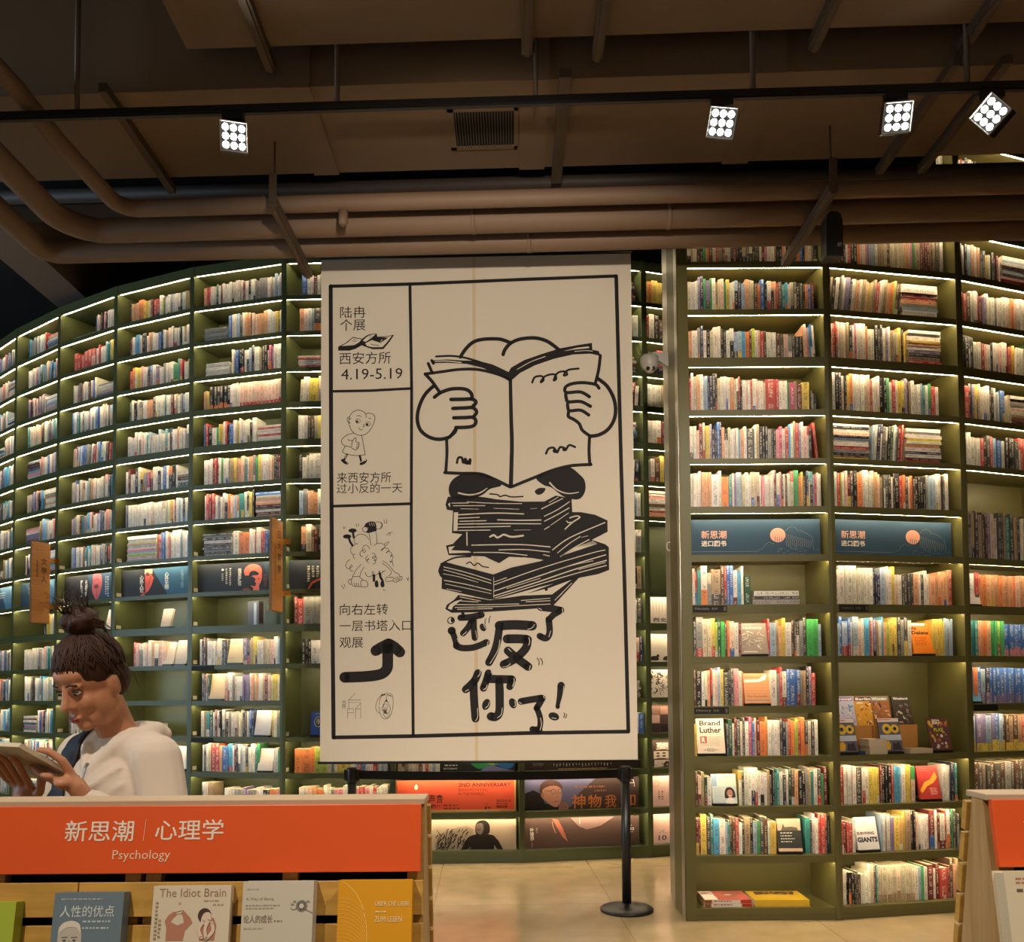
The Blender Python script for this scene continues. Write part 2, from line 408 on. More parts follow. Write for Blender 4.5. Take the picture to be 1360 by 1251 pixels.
for i in range(1, 10):
    sk = ()
    if i == 9: sk = (8,)
    if i == 6: sk = (4,)
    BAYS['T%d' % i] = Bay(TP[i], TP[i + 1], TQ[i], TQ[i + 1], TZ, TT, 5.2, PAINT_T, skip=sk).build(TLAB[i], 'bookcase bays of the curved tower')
RLAB = ['olive bookcase bay clad with steel at its left end', 'olive bookcase bay with the magazine display, second from the steel panel', 'olive bookcase bay at the right edge, behind the second wooden rack']
for i in range(3):
    BAYS['R%d' % (i + 1)] = Bay(RP[i], RP[i + 1], RQ[i], RQ[i + 1], RZ, RT, 5.16, PAINT, left=.068 if i == 0 else .024,
                                skip=((), (4,), (8,))[i]).build(RLAB[i], 'bookcase bays of the right wall')
mb = MB(); a, b = Vector((1.068, 5.442)), Vector((1.108, 6.16)); e = (b - a).normalized(); n = Vector((-e.y, e.x))
mb.hexa([(*(a + n * .003), 0), (*a, 0), (*b, 0), (*(b + n * .003), 0), (*(a + n * .003), 5.16), (*a, 5.16), (*b, 5.16), (*(b + n * .003), 5.16)])
tag(mb.build('steel_end_panel', STEEL, BAYS['R1'].root), 'brushed stainless steel end panel')
mb = MB(); h = a.lerp(b, .5) + n * .003
mb.tube([(h.x, h.y, 2.43), (h.x - .03, h.y, 2.43), (h.x - .04, h.y, 2.40), (h.x - .03, h.y, 2.375), (h.x - .015, h.y, 2.375)], .005, 8)
tag(mb.build('hook', mat('white_plastic', 'd8d4c8', .4), BAYS['R1'].root), 'white hook')

# ------------------------------------------------------------------ books
PAL = {'w': ('d8cfc0', 'cream'), 'W': ('e4dfd6', 'white'), 'i': ('c4b496', 'beige'), 't': ('a58a64', 'tan'), 'g': ('8e8a84', 'grey'), 'G': ('4a4742', 'dark grey'),
       'k': ('1d1a1a', 'black'), 'n': ('23294a', 'navy'), 'b': ('2d62a8', 'blue'), 'c': ('3f9cc8', 'sky blue'), 'l': ('94a8bc', 'pale blue'), 'e': ('3c9a5a', 'green'),
       'E': ('1f4a34', 'dark green'), 'L': ('a8b83a', 'lime'), 'y': ('d8b83a', 'yellow'), 'o': ('e07a28', 'orange'), 'a': ('dc9c6c', 'apricot'), 'r': ('b83428', 'red'),
       'R': ('6e2424', 'maroon'), 'p': ('d8848a', 'pink'), 'm': ('b83868', 'magenta'), 'v': ('7e6e94', 'mauve'), 'B': ('5c3c28', 'brown'), 'T': ('2a8480', 'teal'),
       's': ('e0b49c', 'salmon'), 'f': ('38b048', 'bright green')}
PAGES = lin('d4c6a8')
def colour(ch):
    c = lin(PAL[ch][0]); j = RND.uniform(.82, 1.06); g = (c[0] + c[1] + c[2]) / 3; c = [q * .86 + g * .14 for q in c]
    return tuple(min(.86, max(.008, q * j * RND.uniform(.95, 1.05))) for q in c)
RECS = []
def add_book(mb, b, r):
    """one closed book: printed spine to the front, page edges on top and behind, covers left and right"""
    x0, w, h, dp, d0, z, ln = r['x'], r['w'], r['h'], r['dp'], r['d'], r['z'], r['lean']
    def P(x, d, zz): return b.F(x + ln * (zz - z), d, zz)
    x1 = x0 + w; d1 = d0 + dp; z1 = z + h; c = r['col']; off = r['seed']; uh = h / .2
    if r['flat']:                                     # lying: the spine is the long front face
        mb.face([P(x0, d0, z), P(x1, d0, z), P(x1, d0, z1), P(x0, d0, z1)], c, [(0, off), (0, off + w / .2), (1, off + w / .2), (1, off)])
        mb.face([P(x0, d0, z1), P(x1, d0, z1), P(x1, d1, z1), P(x0, d1, z1)], c); mb.face([P(x1, d0, z), P(x0, d0, z), P(x0, d1, z), P(x1, d1, z)], c)
        mb.face([P(x0, d1, z), P(x0, d0, z), P(x0, d0, z1), P(x0, d1, z1)], PAGES); mb.face([P(x1, d0, z), P(x1, d1, z), P(x1, d1, z1), P(x1, d0, z1)], PAGES)
        mb.face([P(x1, d1, z), P(x0, d1, z), P(x0, d1, z1), P(x1, d1, z1)], PAGES)
        return
    cuts = [z] + [z + h * q for q, _ in r['bands']] + [z1]; cols = [q for _, q in r['bands']] + [c]
    for a, bb, cc in zip(cuts[:-1], cuts[1:], cols):
        va, vb = off + (a - z) / h * uh, off + (bb - z) / h * uh
        mb.face([P(x0, d0, a), P(x1, d0, a), P(x1, d0, bb), P(x0, d0, bb)], cc, [(0, va), (1, va), (1, vb), (0, vb)])
    mb.face([P(x0, d1, z), P(x0, d0, z), P(x0, d0, z1), P(x0, d1, z1)], c); mb.face([P(x1, d0, z), P(x1, d1, z), P(x1, d1, z1), P(x1, d0, z1)], c)
    mb.face([P(x0, d0, z1), P(x1, d0, z1), P(x1, d1, z1), P(x0, d1, z1)], PAGES); mb.face([P(x1, d0, z), P(x0, d0, z), P(x0, d1, z), P(x1, d1, z)], c)
    mb.face([P(x1, d1, z), P(x0, d1, z), P(x0, d1, z1), P(x1, d1, z1)], PAGES)
def row(bay, k, s, t0=0.0, t1=1.0, h=.205, lean=0.0, jit=.018, bot=None, slope=0.0, thick=None):
    """upright books between fractions t0..t1 of the clear width; letters are cover colours, a digit before one sets its thickness"""
    b = BAYS[bay]; X0 = b.l + .012; X1 = b.w - b.r - .012; a0, a1 = X0 + (X1 - X0) * t0, X0 + (X1 - X0) * t1
    items = []; mul = None
    for ch in s:
        if ch == ' ': continue
        if ch.isdigit(): mul = int(ch); continue
        items.append((ch, RND.uniform(.7, 1.35) if mul is None else mul)); mul = None
    tot = sum(q[1] for q in items); u = (a1 - a0 - max(0, abs(lean) * h)) / tot
    x = a0 + (max(0, -lean) * h); mx = b.clear(k) - .02; hh = h
    for i, (ch, m) in enumerate(items):
        if RND.random() < .30 or (i and items[i - 1][0] != ch): hh = h + RND.uniform(-jit, jit) + slope * (i / len(items) - .5)
        if thick == 'set': hh = h
        w = u * m
        bands = []
        q = RND.random()
        if bot: bands = [(.22 if RND.random() < .8 else .3, colour(bot))]
        elif q < .13: bands = [(RND.uniform(.15, .4), colour(RND.choice('kRrnGwwyob')))]
        elif q < .19: bands = [(RND.uniform(.6, .75), colour(RND.choice('wwigsk')))]
        wb = b.zs[k] + .0006
        ht = min(hh, mx)
        RECS.append(dict(bay=bay, k=k, x=x + .0006, w=max(.004, w - .0014), h=ht, dp=RND.uniform(.135, .165), d=.050 + RND.uniform(0, .014), z=wb,
                         lean=lean, col=colour(ch), ch=ch, bands=bands, flat=False, seed=RND.uniform(0, 90)))
        x += w
def stack(bay, k, s, t0, t1, top=.2, d=.05, dp=.15):
    """books lying one on another, bottom one first"""
    b = BAYS[bay]; X0 = b.l + .012; X1 = b.w - b.r - .012; a0, a1 = X0 + (X1 - X0) * t0, X0 + (X1 - X0) * t1
    ws = [RND.uniform(.7, 1.3) for _ in s]; u = min(top, b.clear(k) - .02) / sum(ws); z = b.zs[k] + .0006
    for ch, m in zip(s, ws):
        j = RND.uniform(0, .06) * (a1 - a0); j2 = RND.uniform(0, .05) * (a1 - a0)
        RECS.append(dict(bay=bay, k=k, x=a0 + j, w=a1 - a0 - j - j2, h=u * m - .0008, dp=dp + RND.uniform(-.01, .02), d=d + RND.uniform(0, .012), z=z, lean=0,
                         col=colour(ch), ch=ch, bands=[], flat=True, seed=RND.uniform(0, 90)))
        z += u * m
FACES = []                                            # face-out display books, built further down

# -- right wall, bay beside the steel panel
row('R1', 15, 'wwrkwowBwwgRkwwtkkwnRwwtkkRRwtRkspwwteoobnaW', .0, .98)
row('R1', 14, 'wkwrwnwwBgwwtRkkwwoGwwwRkwwtkpwwteGbnaWwwk', .0, .98)
row('R1', 13, 'wiwRkeoBrrgRiwkRkkiGwkkkRRpwwtkkasiieEobnawtk', .0, 1, h=.225)
row('R1', 12, 'wwwwvnevewtiseywwlnlaiiBobkwaarGTcwiGkGkobR', 0, .97, h=.205, slope=-.05)
row('R1', 11, 'awwgnwkiwwkkwwllcoBLwsrBwwwBGsgGkk', 0, .87, h=.195, slope=-.05)
row('R1', 11, 'awpcbw', .87, .97, h=.225, lean=-.05)
row('R1', 10, 'rwiawllnnkkiwwwwaiwrkwwwrwwwwi4rrwwwe2mt2R3y', 0, .92, h=.22, slope=-.06)
row('R1', 10, 'Ggk', .925, .97, h=.13)
row('R1', 9, 'wwsRiyyvnkbnakiwwwcaw3Gwtkkkgkkpmwrcwtrvwsrk', 0, .93, h=.225, jit=.03)
row('R1', 9, 'rrr', .93, .98, h=.24, lean=-.1)
row('R1', 8, 'wwwwaaaa3Ww3oTwvlliwwiiiwpwwwwRwpGwBwreeoyBnTTvrww', 0, .99, h=.225, jit=.022)
row('R1', 6, 'srT2wi3tBrbbwcw', 0, .39, h=.235, jit=.03); row('R1', 6, 'E', .395, .445, h=.2); stack('R1', 6, 'gGw', .455, .81, top=.09)
row('R1', 5, 'G2giiyLEfBoswR', 0, .365, h=.225, slope=-.05); row('R1', 5, 'r2ltay2wBGkgG2f2fl', .565, .97, h=.225, jit=.03)
row('R1', 4, 'B2kwwarwsly2GkGppwo', 0, .375, h=.23); row('R1', 4, '2wgrwb2bbttkvr', .575, .92, h=.225, jit=.025)
row('R1', 3, 'y', 0, .02, h=.2); row('R1', 3, 'GEwRGwGwmbsR2oowwwwGngroLroGwGw', .24, .93, h=.222, jit=.022)
row('R1', 2, 'BstEw', 0, .125, h=.215, jit=.04); row('R1', 2, 'yGwwwwwwwtGkTTwGwEBakkgtTwGeR', .325, .99, h=.215, jit=.03)
row('R1', 1, 'RR2yGT2c2wlTBBrwG2tkleGBw2y', 0, .6, h=.225, jit=.03); row('R1', 1, '2TGwwr2rBk', .82, 1, h=.225, jit=.03)
# -- middle right bay
row('R2', 15, 'wkwrwnwwBgwwtRkkwwoGwwwRkwwtkpwwteGbnaWwwkww', .0, .98); row('R2', 14, 'wkwrwnwwBgwwtRkkwwoGwwwRkwwtkpwwteGbnaWwwk', .0, .98)
row('R2', 13, 'bwkiBkwrkkoswpvllwttiBiiiiiaaspe2tRRRRtBtGgw', .02, .96, h=.235, jit=.03)
row('R2', 12, 'tkwBgwvnwawtsyitrwitaoLB', 0, .6, h=.235, lean=.12, jit=.02); stack('R2', 12, 'wwlgarRww', .6, .91, top=.235)
row('R2', 11, 'wsrrwiwtkwmwwwowwkGkwvwtwiyky', 0, .63, h=.245, slope=-.03); stack('R2', 11, 'RrwGvwaywWw', .64, .93, top=.24)
row('R2', 10, 'wwkkwkyowwwwwsrwwwkkewrwyyvBtwwwlTwerrw', 0, .9, h=.24, slope=-.05)
stack('R2', 9, 'yBkgrwwlkswkW', 0, .32, top=.24); row('R2', 9, 'lwnnGwkEwTRr', .33, .6, h=.245, lean=.08); stack('R2', 9, 'rRwnwawywWw', .6, .91, top=.235)
row('R2', 8, 'wwrLwsRGkk2owwwiastGGkwk2kroGsoBkkkkgllwwBGww', 0, .96, h=.235, jit=.025, slope=-.02)
row('R2', 6, '2w2ww2wwiwwwwwnnn2lwwywwGGGG2awGww2aaaaaar', 0, .97, h=.225, jit=.03, slope=-.03)
row('R2', 5, 'rlb2lbw2lsw2crwvtwcaLyyyGgGw', 0, .62, h=.235, jit=.025); row('R2', 5, '2yyyyylllll', .79, .96, h=.24)
row('R2', 2, '2rwwww2GwwyyyRkkkrcclwyye', 0, .62, h=.235, jit=.012); row('R2', 2, '2wwgnkT', .845, .97, h=.235)
row('R2', 1, 'rRrrw', 0, .13, h=.2); row('R2', 1, 'lwgwv2yay2tkkswwww2RwR2wrwGeGG', .33, .97, h=.235, jit=.025)
row('R2', 0, 'tw', 0, .05, h=.225); row('R2', 0, 'kkkkGBww', .05, .2, h=.2); row('R2', 0, 'wwiBT', .2, .3, h=.225); row('R2', 0, 'iiiiiiiiii', .3, .6, h=.225, thick='set', bot='t'); row('R2', 0, 'wlew2RwR3rRBat', .6, .95, h=.225, jit=.03)
# -- right edge bay
row('R3', 15, 'wkwrwkwwBgwwtRkkwwoGwwwRkwwtkpwwteGk', .0, .98); row('R3', 14, 'wiikiwitkwtigtkiwwBwiitkiwwwtGwwii', 0, .98)
row('R3', 13, 'RRBwkllaRwakGwywkBRw', 0, .44, h=.23, slope=-.05); stack('R3', 13, 'wrpwlgRwlw', .45, .9, top=.22)
row('R3', 12, 'wwrBwwrRvwwwgwwwwwoswwwwwlwwwkwww', 0, .96, h=.225, jit=.02); row('R3', 11, 'gGkkkwwrswkwwswwroywwwEGwwkwwrww', 0, .96, h=.22, jit=.02)
row('R3', 10, '2r2rGvyyiwwwBkwlwbbwi', 0, .5, h=.235, jit=.02, slope=-.04); stack('R3', 10, 'wRatwswgkw', .5, .85, top=.21)
row('R3', 9, 'wwwwwwrkGrlbbwkkGGrrrwlkwwkkwwrw', 0, .97, h=.22, jit=.02)
row('R3', 7, 'wGtGtGBviiGGtTGtGwiBGwwtGBtgG', .0, .97, h=.30, jit=.025)
row('R3', 6, '3Wr', 0, .14, h=.22); row('R3', 6, 'aoaaaoaaaosaaoaaooaawws', .14, .97, h=.215, jit=.006)
row('R3', 5, 'TTTTaaoaeeLe', .0, .38, h=.235, thick='set'); row('R3', 5, 'bbbbbbbbbbbbbbb', .38, .97, h=.215, thick='set', bot='p')
row('R3', 4, 'lboblnbbbbbbbbbbbvvbbbblbbb', .0, .97, h=.235, jit=.006, bot='v'); row('R3', 3, 'vlvvlvblGBtBtrogRRwwlb', 0, .97, h=.235, jit=.01, bot='y')
row('R3', 2, 'GBGtGBGBgGBGBGGvGBGBG', 0, .97, h=.235, jit=.01); row('R3', 1, 'wwlkwowBwwgRkwwtkkwnRww', 0, .97); row('R3', 0, 'wwlkwowBwwgRkwwtkkwnRww', 0, .97)
# -- curved tower, bay with the portrait sign
row('T5', 15, 'arrwwwEwRwwwwwiwwwRwkwwgggggwwwlwlw', .06, 1, h=.2, slope=.03)
stack('T5', 14, 'ggggggg', .06, .34, top=.13); row('T5', 14, 'bwwlGwaaaGswaaaaawwwyyw', .36, 1, h=.22)
stack('T5', 13, 'rwwwwww', .08, .38, top=.13); row('T5', 13, 'wvbkkwwlkwwtkkwmvwwww', .4, 1, h=.22, jit=.03)
row('T5', 12, 'aty', .06, .13, h=.18); row('T5', 12, '2k2k2k2k2k2k', .14, .38, h=.215, thick='set', bot='o'); row('T5', 12, '2w2wwwww', .38, .5, h=.215); row('T5', 12, '2s2s2s2s2s2s2s2s2s2s2s', .5, 1, h=.222, thick='set', bot='r')
row('T5', 11, 'br2kwweyywrkbbwwywwwwwkww', .07, .69, h=.205, jit=.025, slope=.03); stack('T5', 11, 'rwwrwwwrw', .7, 1, top=.15)
row('T5', 10, 'wwwRrRwewwgtytassTwaageywwwstkkRr', .07, 1, h=.23, jit=.018)
row('T5', 9, 'wrRrRwvwlwowsloTTwkyk', .08, .67, h=.225, jit=.025); stack('T5', 9, 'tRwkRastlb', .68, 1, top=.22)
stack('T5', 8, 'BkgGkBwkgk', .06, .42, top=.2); row('T5', 8, '2w2o2owwrwwrrbwl', .43, .9, h=.215, jit=.02)
row('T5', 5, 'wkBg2wwwiwwGGG', .04, .37, h=.225); row('T5', 5, '2vnttyywwiiisswwlb', .54, 1, h=.225)
row('T5', 4, 'GBaE', .06, .16, h=.235); row('T5', 4, 'swwgwwwvvvwasawwsRswyyww', .33, 1, h=.22, slope=-.02)
row('T5', 3, 'wwt2T2EwRwkkwGwgwwwswwkBwlbn', .05, .68, h=.22); row('T5', 3, 'ywtT', .88, 1, h=.22)
row('T5', 2, 'wnwi2r2ra2bb2cwRnwlwGwwwTe', .07, .74, h=.225); row('T5', 2, 'wweT', .9, 1, h=.2)
row('T5', 1, 'wwwtt', .07, .2, h=.24); row('T5', 1, 'wwwgggvvggwwkkooo2p', .34, 1, h=.19)
row('T5', 0, 'wwlkwowBwwgRkwwtkkwnRww', .05, 1)
# -- bay against the banner
row('T6', 15, '2bwwRwitwwwpsrk' + 'wlwwgwwkwwtww', .12, .98, h=.19); row('T6', 14, 'awwl2Gw2kowwskwwtwrwwgnww', .1, .98, h=.21); stack('T6', 13, 'krwwwrw', .08, .6, top=.12); row('T6', 13, 'wwkwnw', .62, .95)
row('T6', 12, 'iww3yi3tkswRwtwwrwwwkwgww', .1, .98, h=.225, lean=.06); row('T6', 11, 'wwwGBi3ywwwwwwwwwwwwlwwrww', .09, .98, h=.215, thick='set'); row('T6', 10, 'kwww2wlaoo2wegwwwkwwrwww', .09, .98, h=.22, jit=.03)
row('T6', 9, 'lgsaawoBwGkkwwwrwwgwtkwww', .1, .98, h=.215); row('T6', 8, 'awGRkasRlswlRwwwwkwwgw', .12, .98, h=.22, jit=.03); row('T6', 6, 'Rr2gggw2w2wkBwwgwtww', .05, .98, h=.235)
row('T6', 5, 'kkk2w2w2wvk2w2wwgwwkkwwrw', .13, .98, h=.21); row('T6', 2, '2o3oo2L2Lwgw3yEwlrbwwrwlw', .06, .98, h=.2); row('T6', 1, 'wwsaoowwgppww2prpwrwww', .1, .98, h=.21)
row('T6', 0, 'wwlkwowBwwgRkwwtkkwnRww', .05, .98)
# -- bay with the scarf sign
row('T4', 15, 'kaaaooyyiRrrwLnwwlwwwkwtyw', .1, 1, h=.2); row('T4', 14, 'Rwlccwkkwaiwwvbnwgawwkwwkwwtwww', .1, 1, h=.2, slope=.02); row('T4', 13, 'roy2ypwwkbwwvwwgwww2eTrRwiw', .1, 1, h=.2, jit=.025)
row('T4', 12, 'EwkkwGwwaaaBwwwwTwwRwtwglwww', .11, 1, h=.2); row('T4', 11, 'wwwwwwswTlpwwlwwTwnwwawwgwk', .08, 1, h=.2, jit=.03)
row('T4', 10, 'wRwwkwylgmawwnwbwo', .07, .72, h=.215, jit=.03); row('T4', 10, '2kw', .73, .8, h=.22); stack('T4', 10, 'gGwBtw', .8, 1, top=.16)
row('T4', 9, 'vnw' + 'w' * 16 + 'iiwyasRwlwkwnw', .06, 1, h=.22, jit=.01); stack('T4', 8, 'gsLlpwtgw', .08, .52, top=.24); row('T4', 8, '2rbbwspwwwwwlwwlw', .53, 1, h=.235, jit=.04)
row('T4', 5, 'rswwswawss', .2, .66, h=.22); row('T4', 2, 'wwswwgwwlww', .1, .7, h=.21); row('T4', 1, 'wwswwgwwlwwwl', .1, .9, h=.21); row('T4', 0, 'wwlkwowBwwgRkww', .05, 1)
row('T4', 3, 'orkBw', .1, .5, h=.12)
# -- the bays further left, more freely
POOL = 'wwwwwwwwwiigglsatkGnbRvpcTrB'
def fill(bay, k, seed, t0=.1, cool=False):
    R = random.Random(seed); pool = POOL + ('lbcvlw' if cool else '')
    s = lambda n: ''.join(R.choice(pool) for _ in range(n))
    q = R.random()
    if q < .60: row(bay, k, s(26), t0, 1, h=R.uniform(.19, .23), jit=.02, lean=R.choice((0, 0, 0, .07)), slope=R.uniform(-.02, .03))
    elif q < .8: stack(bay, k, s(8), t0, .48, top=R.uniform(.1, .22)); row(bay, k, s(14), .5, 1, h=.215, jit=.02)
    else: row(bay, k, s(15), t0, .6, h=.21, jit=.02); stack(bay, k, s(9), .61, .98, top=R.uniform(.12, .22))
row('T3', 15, 'bswBkRpkwswwwwww', .58, 1, h=.19, slope=.03); stack('T3', 15, 'lwG', .12, .55, top=.05)
row('T3', 14, '2r2r2r2r2r2rpwrwwwlTTyyys', .15, 1, h=.2, slope=.05)
for bay in ('T1', 'T2', 'T3'):
    for k in (0, 1, 2, 3, 4, 5, 8, 9, 10, 11, 12, 13, 14, 15):
        if bay == 'T3' and k in (14, 15): continue
        if k == 6 or k == 7: continue
        fill(bay, k, ord(bay[1]) * 31 + k, .14, True)
row('T2', 6, 'kyywww', .62, .98, h=.2)
# -- behind and right of the banner
for bay, ks in (('T7', (3, 4, 5, 6, 8, 9, 10, 11, 12, 13, 14, 15)), ('T8', (3, 4, 5, 6, 7, 8, 9, 10, 11, 12, 13, 14, 15))):
    for k in ks: fill(bay, k, ord(bay[1]) * 57 + k, .06)
row('T7', 2, 'wRlwbrwwrwlw', .0, .35, h=.2)
row('T9', 15, 'yoyyyammwwaywtkw', .0, .8, h=.215); row('T9', 14, 'rwkBkBkRkkwwtwww', .0, .8, h=.215, jit=.03); row('T9', 13, 'kk2r2wwlb2bwwwwww', .03, .8, h=.22, jit=.05)
row('T9', 12, 'wwwtwvwwwwwyww', .0, .8, h=.215); row('T9', 11, 'wwwRBrRswRkwww', .0, .8, h=.215); row('T9', 10, 'wByb3bwwwswgww', .04, .8, h=.21, jit=.04); stack('T9', 9, 'aarwtwwrws', .0, .42, top=.24)

# ------------------------------------------------------------------ signs and posters standing in the bays
def sheet_art(bay, x0, x1, d, z0, z1, vs=None):
    b = BAYS[bay]; o = b.F(x0, d, z1); ex = Vector((b.e.x, b.e.y, 0)); en = Vector((-b.n.x, -b.n.y, 0)); u = (x1 - x0) / 100
    uv_ = (z1 - z0) / vs if vs else u
    return InkArt(lambda x, y, h: tuple(o + ex * (x * u) - Vector((0, 0, 1)) * (y * uv_) + en * h))
def sign(bay, k, base, label, cat='sign', name='shelf_sign', t0=.0, t1=1.0, d=.07, top=None, group=None, frame=None, vs=None):
    b = BAYS[bay]; X0 = b.l + .004 + (b.w - b.l - b.r - .03) * t0; X1 = b.l + .004 + (b.w - b.l - b.r - .03) * t1
    z0 = b.zs[k] + .0008; z1 = z0 + (top or b.clear(k) - .028)
    c = b.F((X0 + X1) / 2, d, z0); t = thing(name, label, cat, c, group)
    mb = MB(); e3 = Vector((b.e.x, b.e.y, 0)); n3 = Vector((b.n.x, b.n.y, 0))
    mb.obox(b.F(X0, d, z0), e3, n3, (0, 0, 1), (0, 0, 0), (X1 - X0, .006, z1 - z0)); mb.build('board', ink(base), t)
    if frame:
        mb = MB()
        mb.obox(b.F(X0, d, z0), e3, n3, (0, 0, 1), (0, -.014, 0), (X1 - X0, -.0012, .014)); mb.obox(b.F(X1, d, z0), e3, n3, (0, 0, 1), (-.012, -.014, .014), (0, -.0012, z1 - z0))
        mb.build('frame', ink(frame), t)
    return t, sheet_art(bay, X0, X1, d, z0, z1, vs), (vs or (z1 - z0) / (X1 - X0) * 100)
def glyphs(a, x, y0, y1, w, key, layer=0, seed=0):
    """a column of print too small to read"""
    R = random.Random(seed); y = y0
    while y < y1:
        h = w * .95
        for q in range(3): a.rect(x - w / 2, y + h * q * .3, x + w / 2 * R.uniform(.5, 1), y + h * q * .3 + h * .14, key, layer)
        a.rect(x - w * R.uniform(-.1, .3), y, x + w * R.uniform(.35, .5), y + h * .8, key, layer) if R.random() < .5 else None
        y += w * 1.22
def lines(a, x0, x1, y, n, dy, h, key, layer=0, seed=0):
    R = random.Random(seed)
    for i in range(n):
        x = x0
        xe = x1 - R.uniform(0, .25) * (x1 - x0)
        while x < xe:
            w = R.uniform(.8, 3) * h; a.rect(x, y + i * dy, min(x + w, xe), y + i * dy + h, key, layer); x += w + h * .7
for bay, lab in (('R1', 'dark blue sign with a pink moon in the bay beside the steel panel'), ('R2', 'dark blue sign with a pink moon in the second bay from the steel panel')):
    t, a, H = sign(bay, 7, '2a4458', lab, group='blue moon signs', vs=30)
    a.disc(67.5, 13, 5.9, 'd89a84', 0, n=40)
    for i in range(5): a.stroke([(65.5 + i * 1.7, 14.5 + i * .3), (65.2 + i * 1.7, 18.5 - i * .2)], .35, '2a4458', 1, False)
    a.text('新思潮', 8.8, 9, 28.2, 15.6, 'd8a490', 0, .012); a.text('进口图书', 8.8, 17.2, 28, 22, 'e4d8c8', 0, .02)
    gl = '8a8478'
    a.stroke([(1, 26.2), (52, 26.2), (53.5, 24.6), (56, 24.2), (57, 21.5), (61, 18.5), (62.5, 20), (65, 20)], .22, gl, 0, False)
    a.stroke([(73, 10), (76, 7), (78.5, 5.8), (82, 7.5), (82.8, 10), (85, 9.3), (90, 12), (94, 15), (94.8, 25), (99, 25)], .22, gl, 0, False)
    for i in range(13):
        x = 74 + i * 1.55; a.stroke([(x, 12 + i * .5), (x + .5, 14 + i * .5), (x - .3, 18 + i * .35), (x + .4, 22 + (i % 3))], .25, gl)
    R = random.Random(3)
    for i in range(16): x = R.uniform(60, 88); y = R.uniform(24, 29); a.stroke([(x, y), (x + R.uniform(1, 3), y - R.uniform(-.2, .5))], .2, gl, 0, False)
    a.build(t, {'d89a84': 'printed_moon', 'd8a490': 'lettering', 'e4d8c8': 'lettering', gl: 'line_drawing'})
# the tower's dark signs, one in each bay
t, a, H = sign('T5', 7, '2c3138', 'dark sign with a round-headed coral portrait in the bay left of the narrow one', group='dark signs in the tower', vs=42)
a.fill([(78, 0.2), (99.9, 0.2), (99.9, H - .1), (88, H - .1)], '33424f', 0)
a.disc(66.4, 13.2, 10.6, 'd8705c', 1, n=36)
a.fill([(62, 19.5), (63, 14.5), (67, 12.5), (71, 14), (74, 18), (70, 19), (66, 18.6)], '22262c', 2, True)
a.fill([(57, 20), (63, 19), (69, 20), (70, 25), (69, 29), (71, 31), (69, 35), (66, 35), (60, 32), (57.5, 27)], '2c3138', 2, True)
a.fill([(64.5, 20.4), (72, 19), (76.9, 13), (77, 23), (75.5, 30), (73.6, 34), (74, 41.5), (67, 41.5), (66.5, 37), (63.5, 33.5), (69, 35), (70.4, 31.4), (68.6, 28.5), (69.6, 24.5), (67.6, 22)], 'd8705c', 3); a.disc(73, 24.6, .9, '5a2c28', 4)
a.fill([(54, 40.5), (55, 37.5), (61, 37), (64, 40.5)], '8a4238', 2)
a.text('我\n思\n故\n在', 48.5, 8, 53, 33, 'cfcabc', 1, .02, .86); a.text('大\n思\n想', 78.5, 17, 83, 36, '7a4a44', 1, 0, .86)
for x, y0, y1 in ((30.5, 14.5, 24), (35, 7.5, 30), (39.5, 7, 33)): glyphs(a, x, y0, y1, 2.4, 'cfcabc', 1, int(x))
a.disc(30.5, 9, 1.5, 'e4e0d4', 1); a.disc(92, 8.5, 1.6, 'e4e0d4', 1); glyphs(a, 92.3, 11.5, 30, 2.4, 'cfcabc', 1, 5)
a.build(t, {'d8705c': 'printed_portrait', 'cfcabc': 'lettering'})
t, a, H = sign('T4', 7, '2a2e34', 'dark sign with a red scarf figure and white upright lettering, left of the portrait sign', group='dark signs in the tower', vs=42)
a.fill([(45, .3), (99.9, .3), (99.9, H - .1), (68, H - .1)], '34607c', 0)
a.fill([(34.5, .4), (45.5, .4), (45.5, 8), (34.5, 8)], 'd89a80', 1); a.fill([(36, 6), (39, 5), (41, 7), (40, 10), (37, 9)], '6a3a34', 2)
a.fill([(35, 9), (40, 11), (43, 7), (47.5, 14), (45, 24), (40, 34), (36, 37), (35.5, 26)], 'd0584c', 2); a.fill([(28, 44), (29, 38), (35, 35), (35, 39), (32, 44)], 'b85046', 2)
a.stroke([(38.5, 26), (42, 18), (44, 12)], .7, '6a2a28', 3)
a.text('心\n外\n人\n世', 27.2, 9.5, 33.2, 35, 'dcd8cc', 1, .02, .86); a.text('心\n外\n无\n物', 63, 7, 69, 33, 'dcd8cc', 1, .02, .86); a.text('心\n灵\n之\n旅', 85.5, 5, 90, 32, '86a0ae', 1, 0, .86)
a.build(t, {'d0584c': 'printed_scarf', 'dcd8cc': 'lettering'})
t, a, H = sign('T3', 7, '2a2e34', 'dark sign with a pinkish red face shape, third sign from the banner', group='dark signs in the tower', vs=42)
a.fill([(45, .3), (99.9, .3), (99.9, H - .1), (62, H - .1)], '2c4a64', 0)
a.fill([(57, 1), (70, 1), (74, 12), (72, 26), (67, 38), (64, 43), (59, 36), (55, 26), (56, 12)], 'c06066', 1, True); a.disc(63, 20, 4.5, '6e3438', 2, ry=3.5); a.stroke([(58, 11), (63, 8), (68, 11)], 1.1, '7a3c40', 2); a.stroke([(64, 26), (64, 38)], .8, '6e3438', 2)
a.text('野\n蛮\n生', 32, 8, 37, 34, 'dcd8cc', 1, .02, .86); a.text('长\n吧\n你', 41, 8, 46, 34, 'dcd8cc', 1, .02, .86); glyphs(a, 81, 6, 32, 3, 'b8bcc0', 1, 3); glyphs(a, 85, 6, 36, 3, 'b8bcc0', 1, 4)
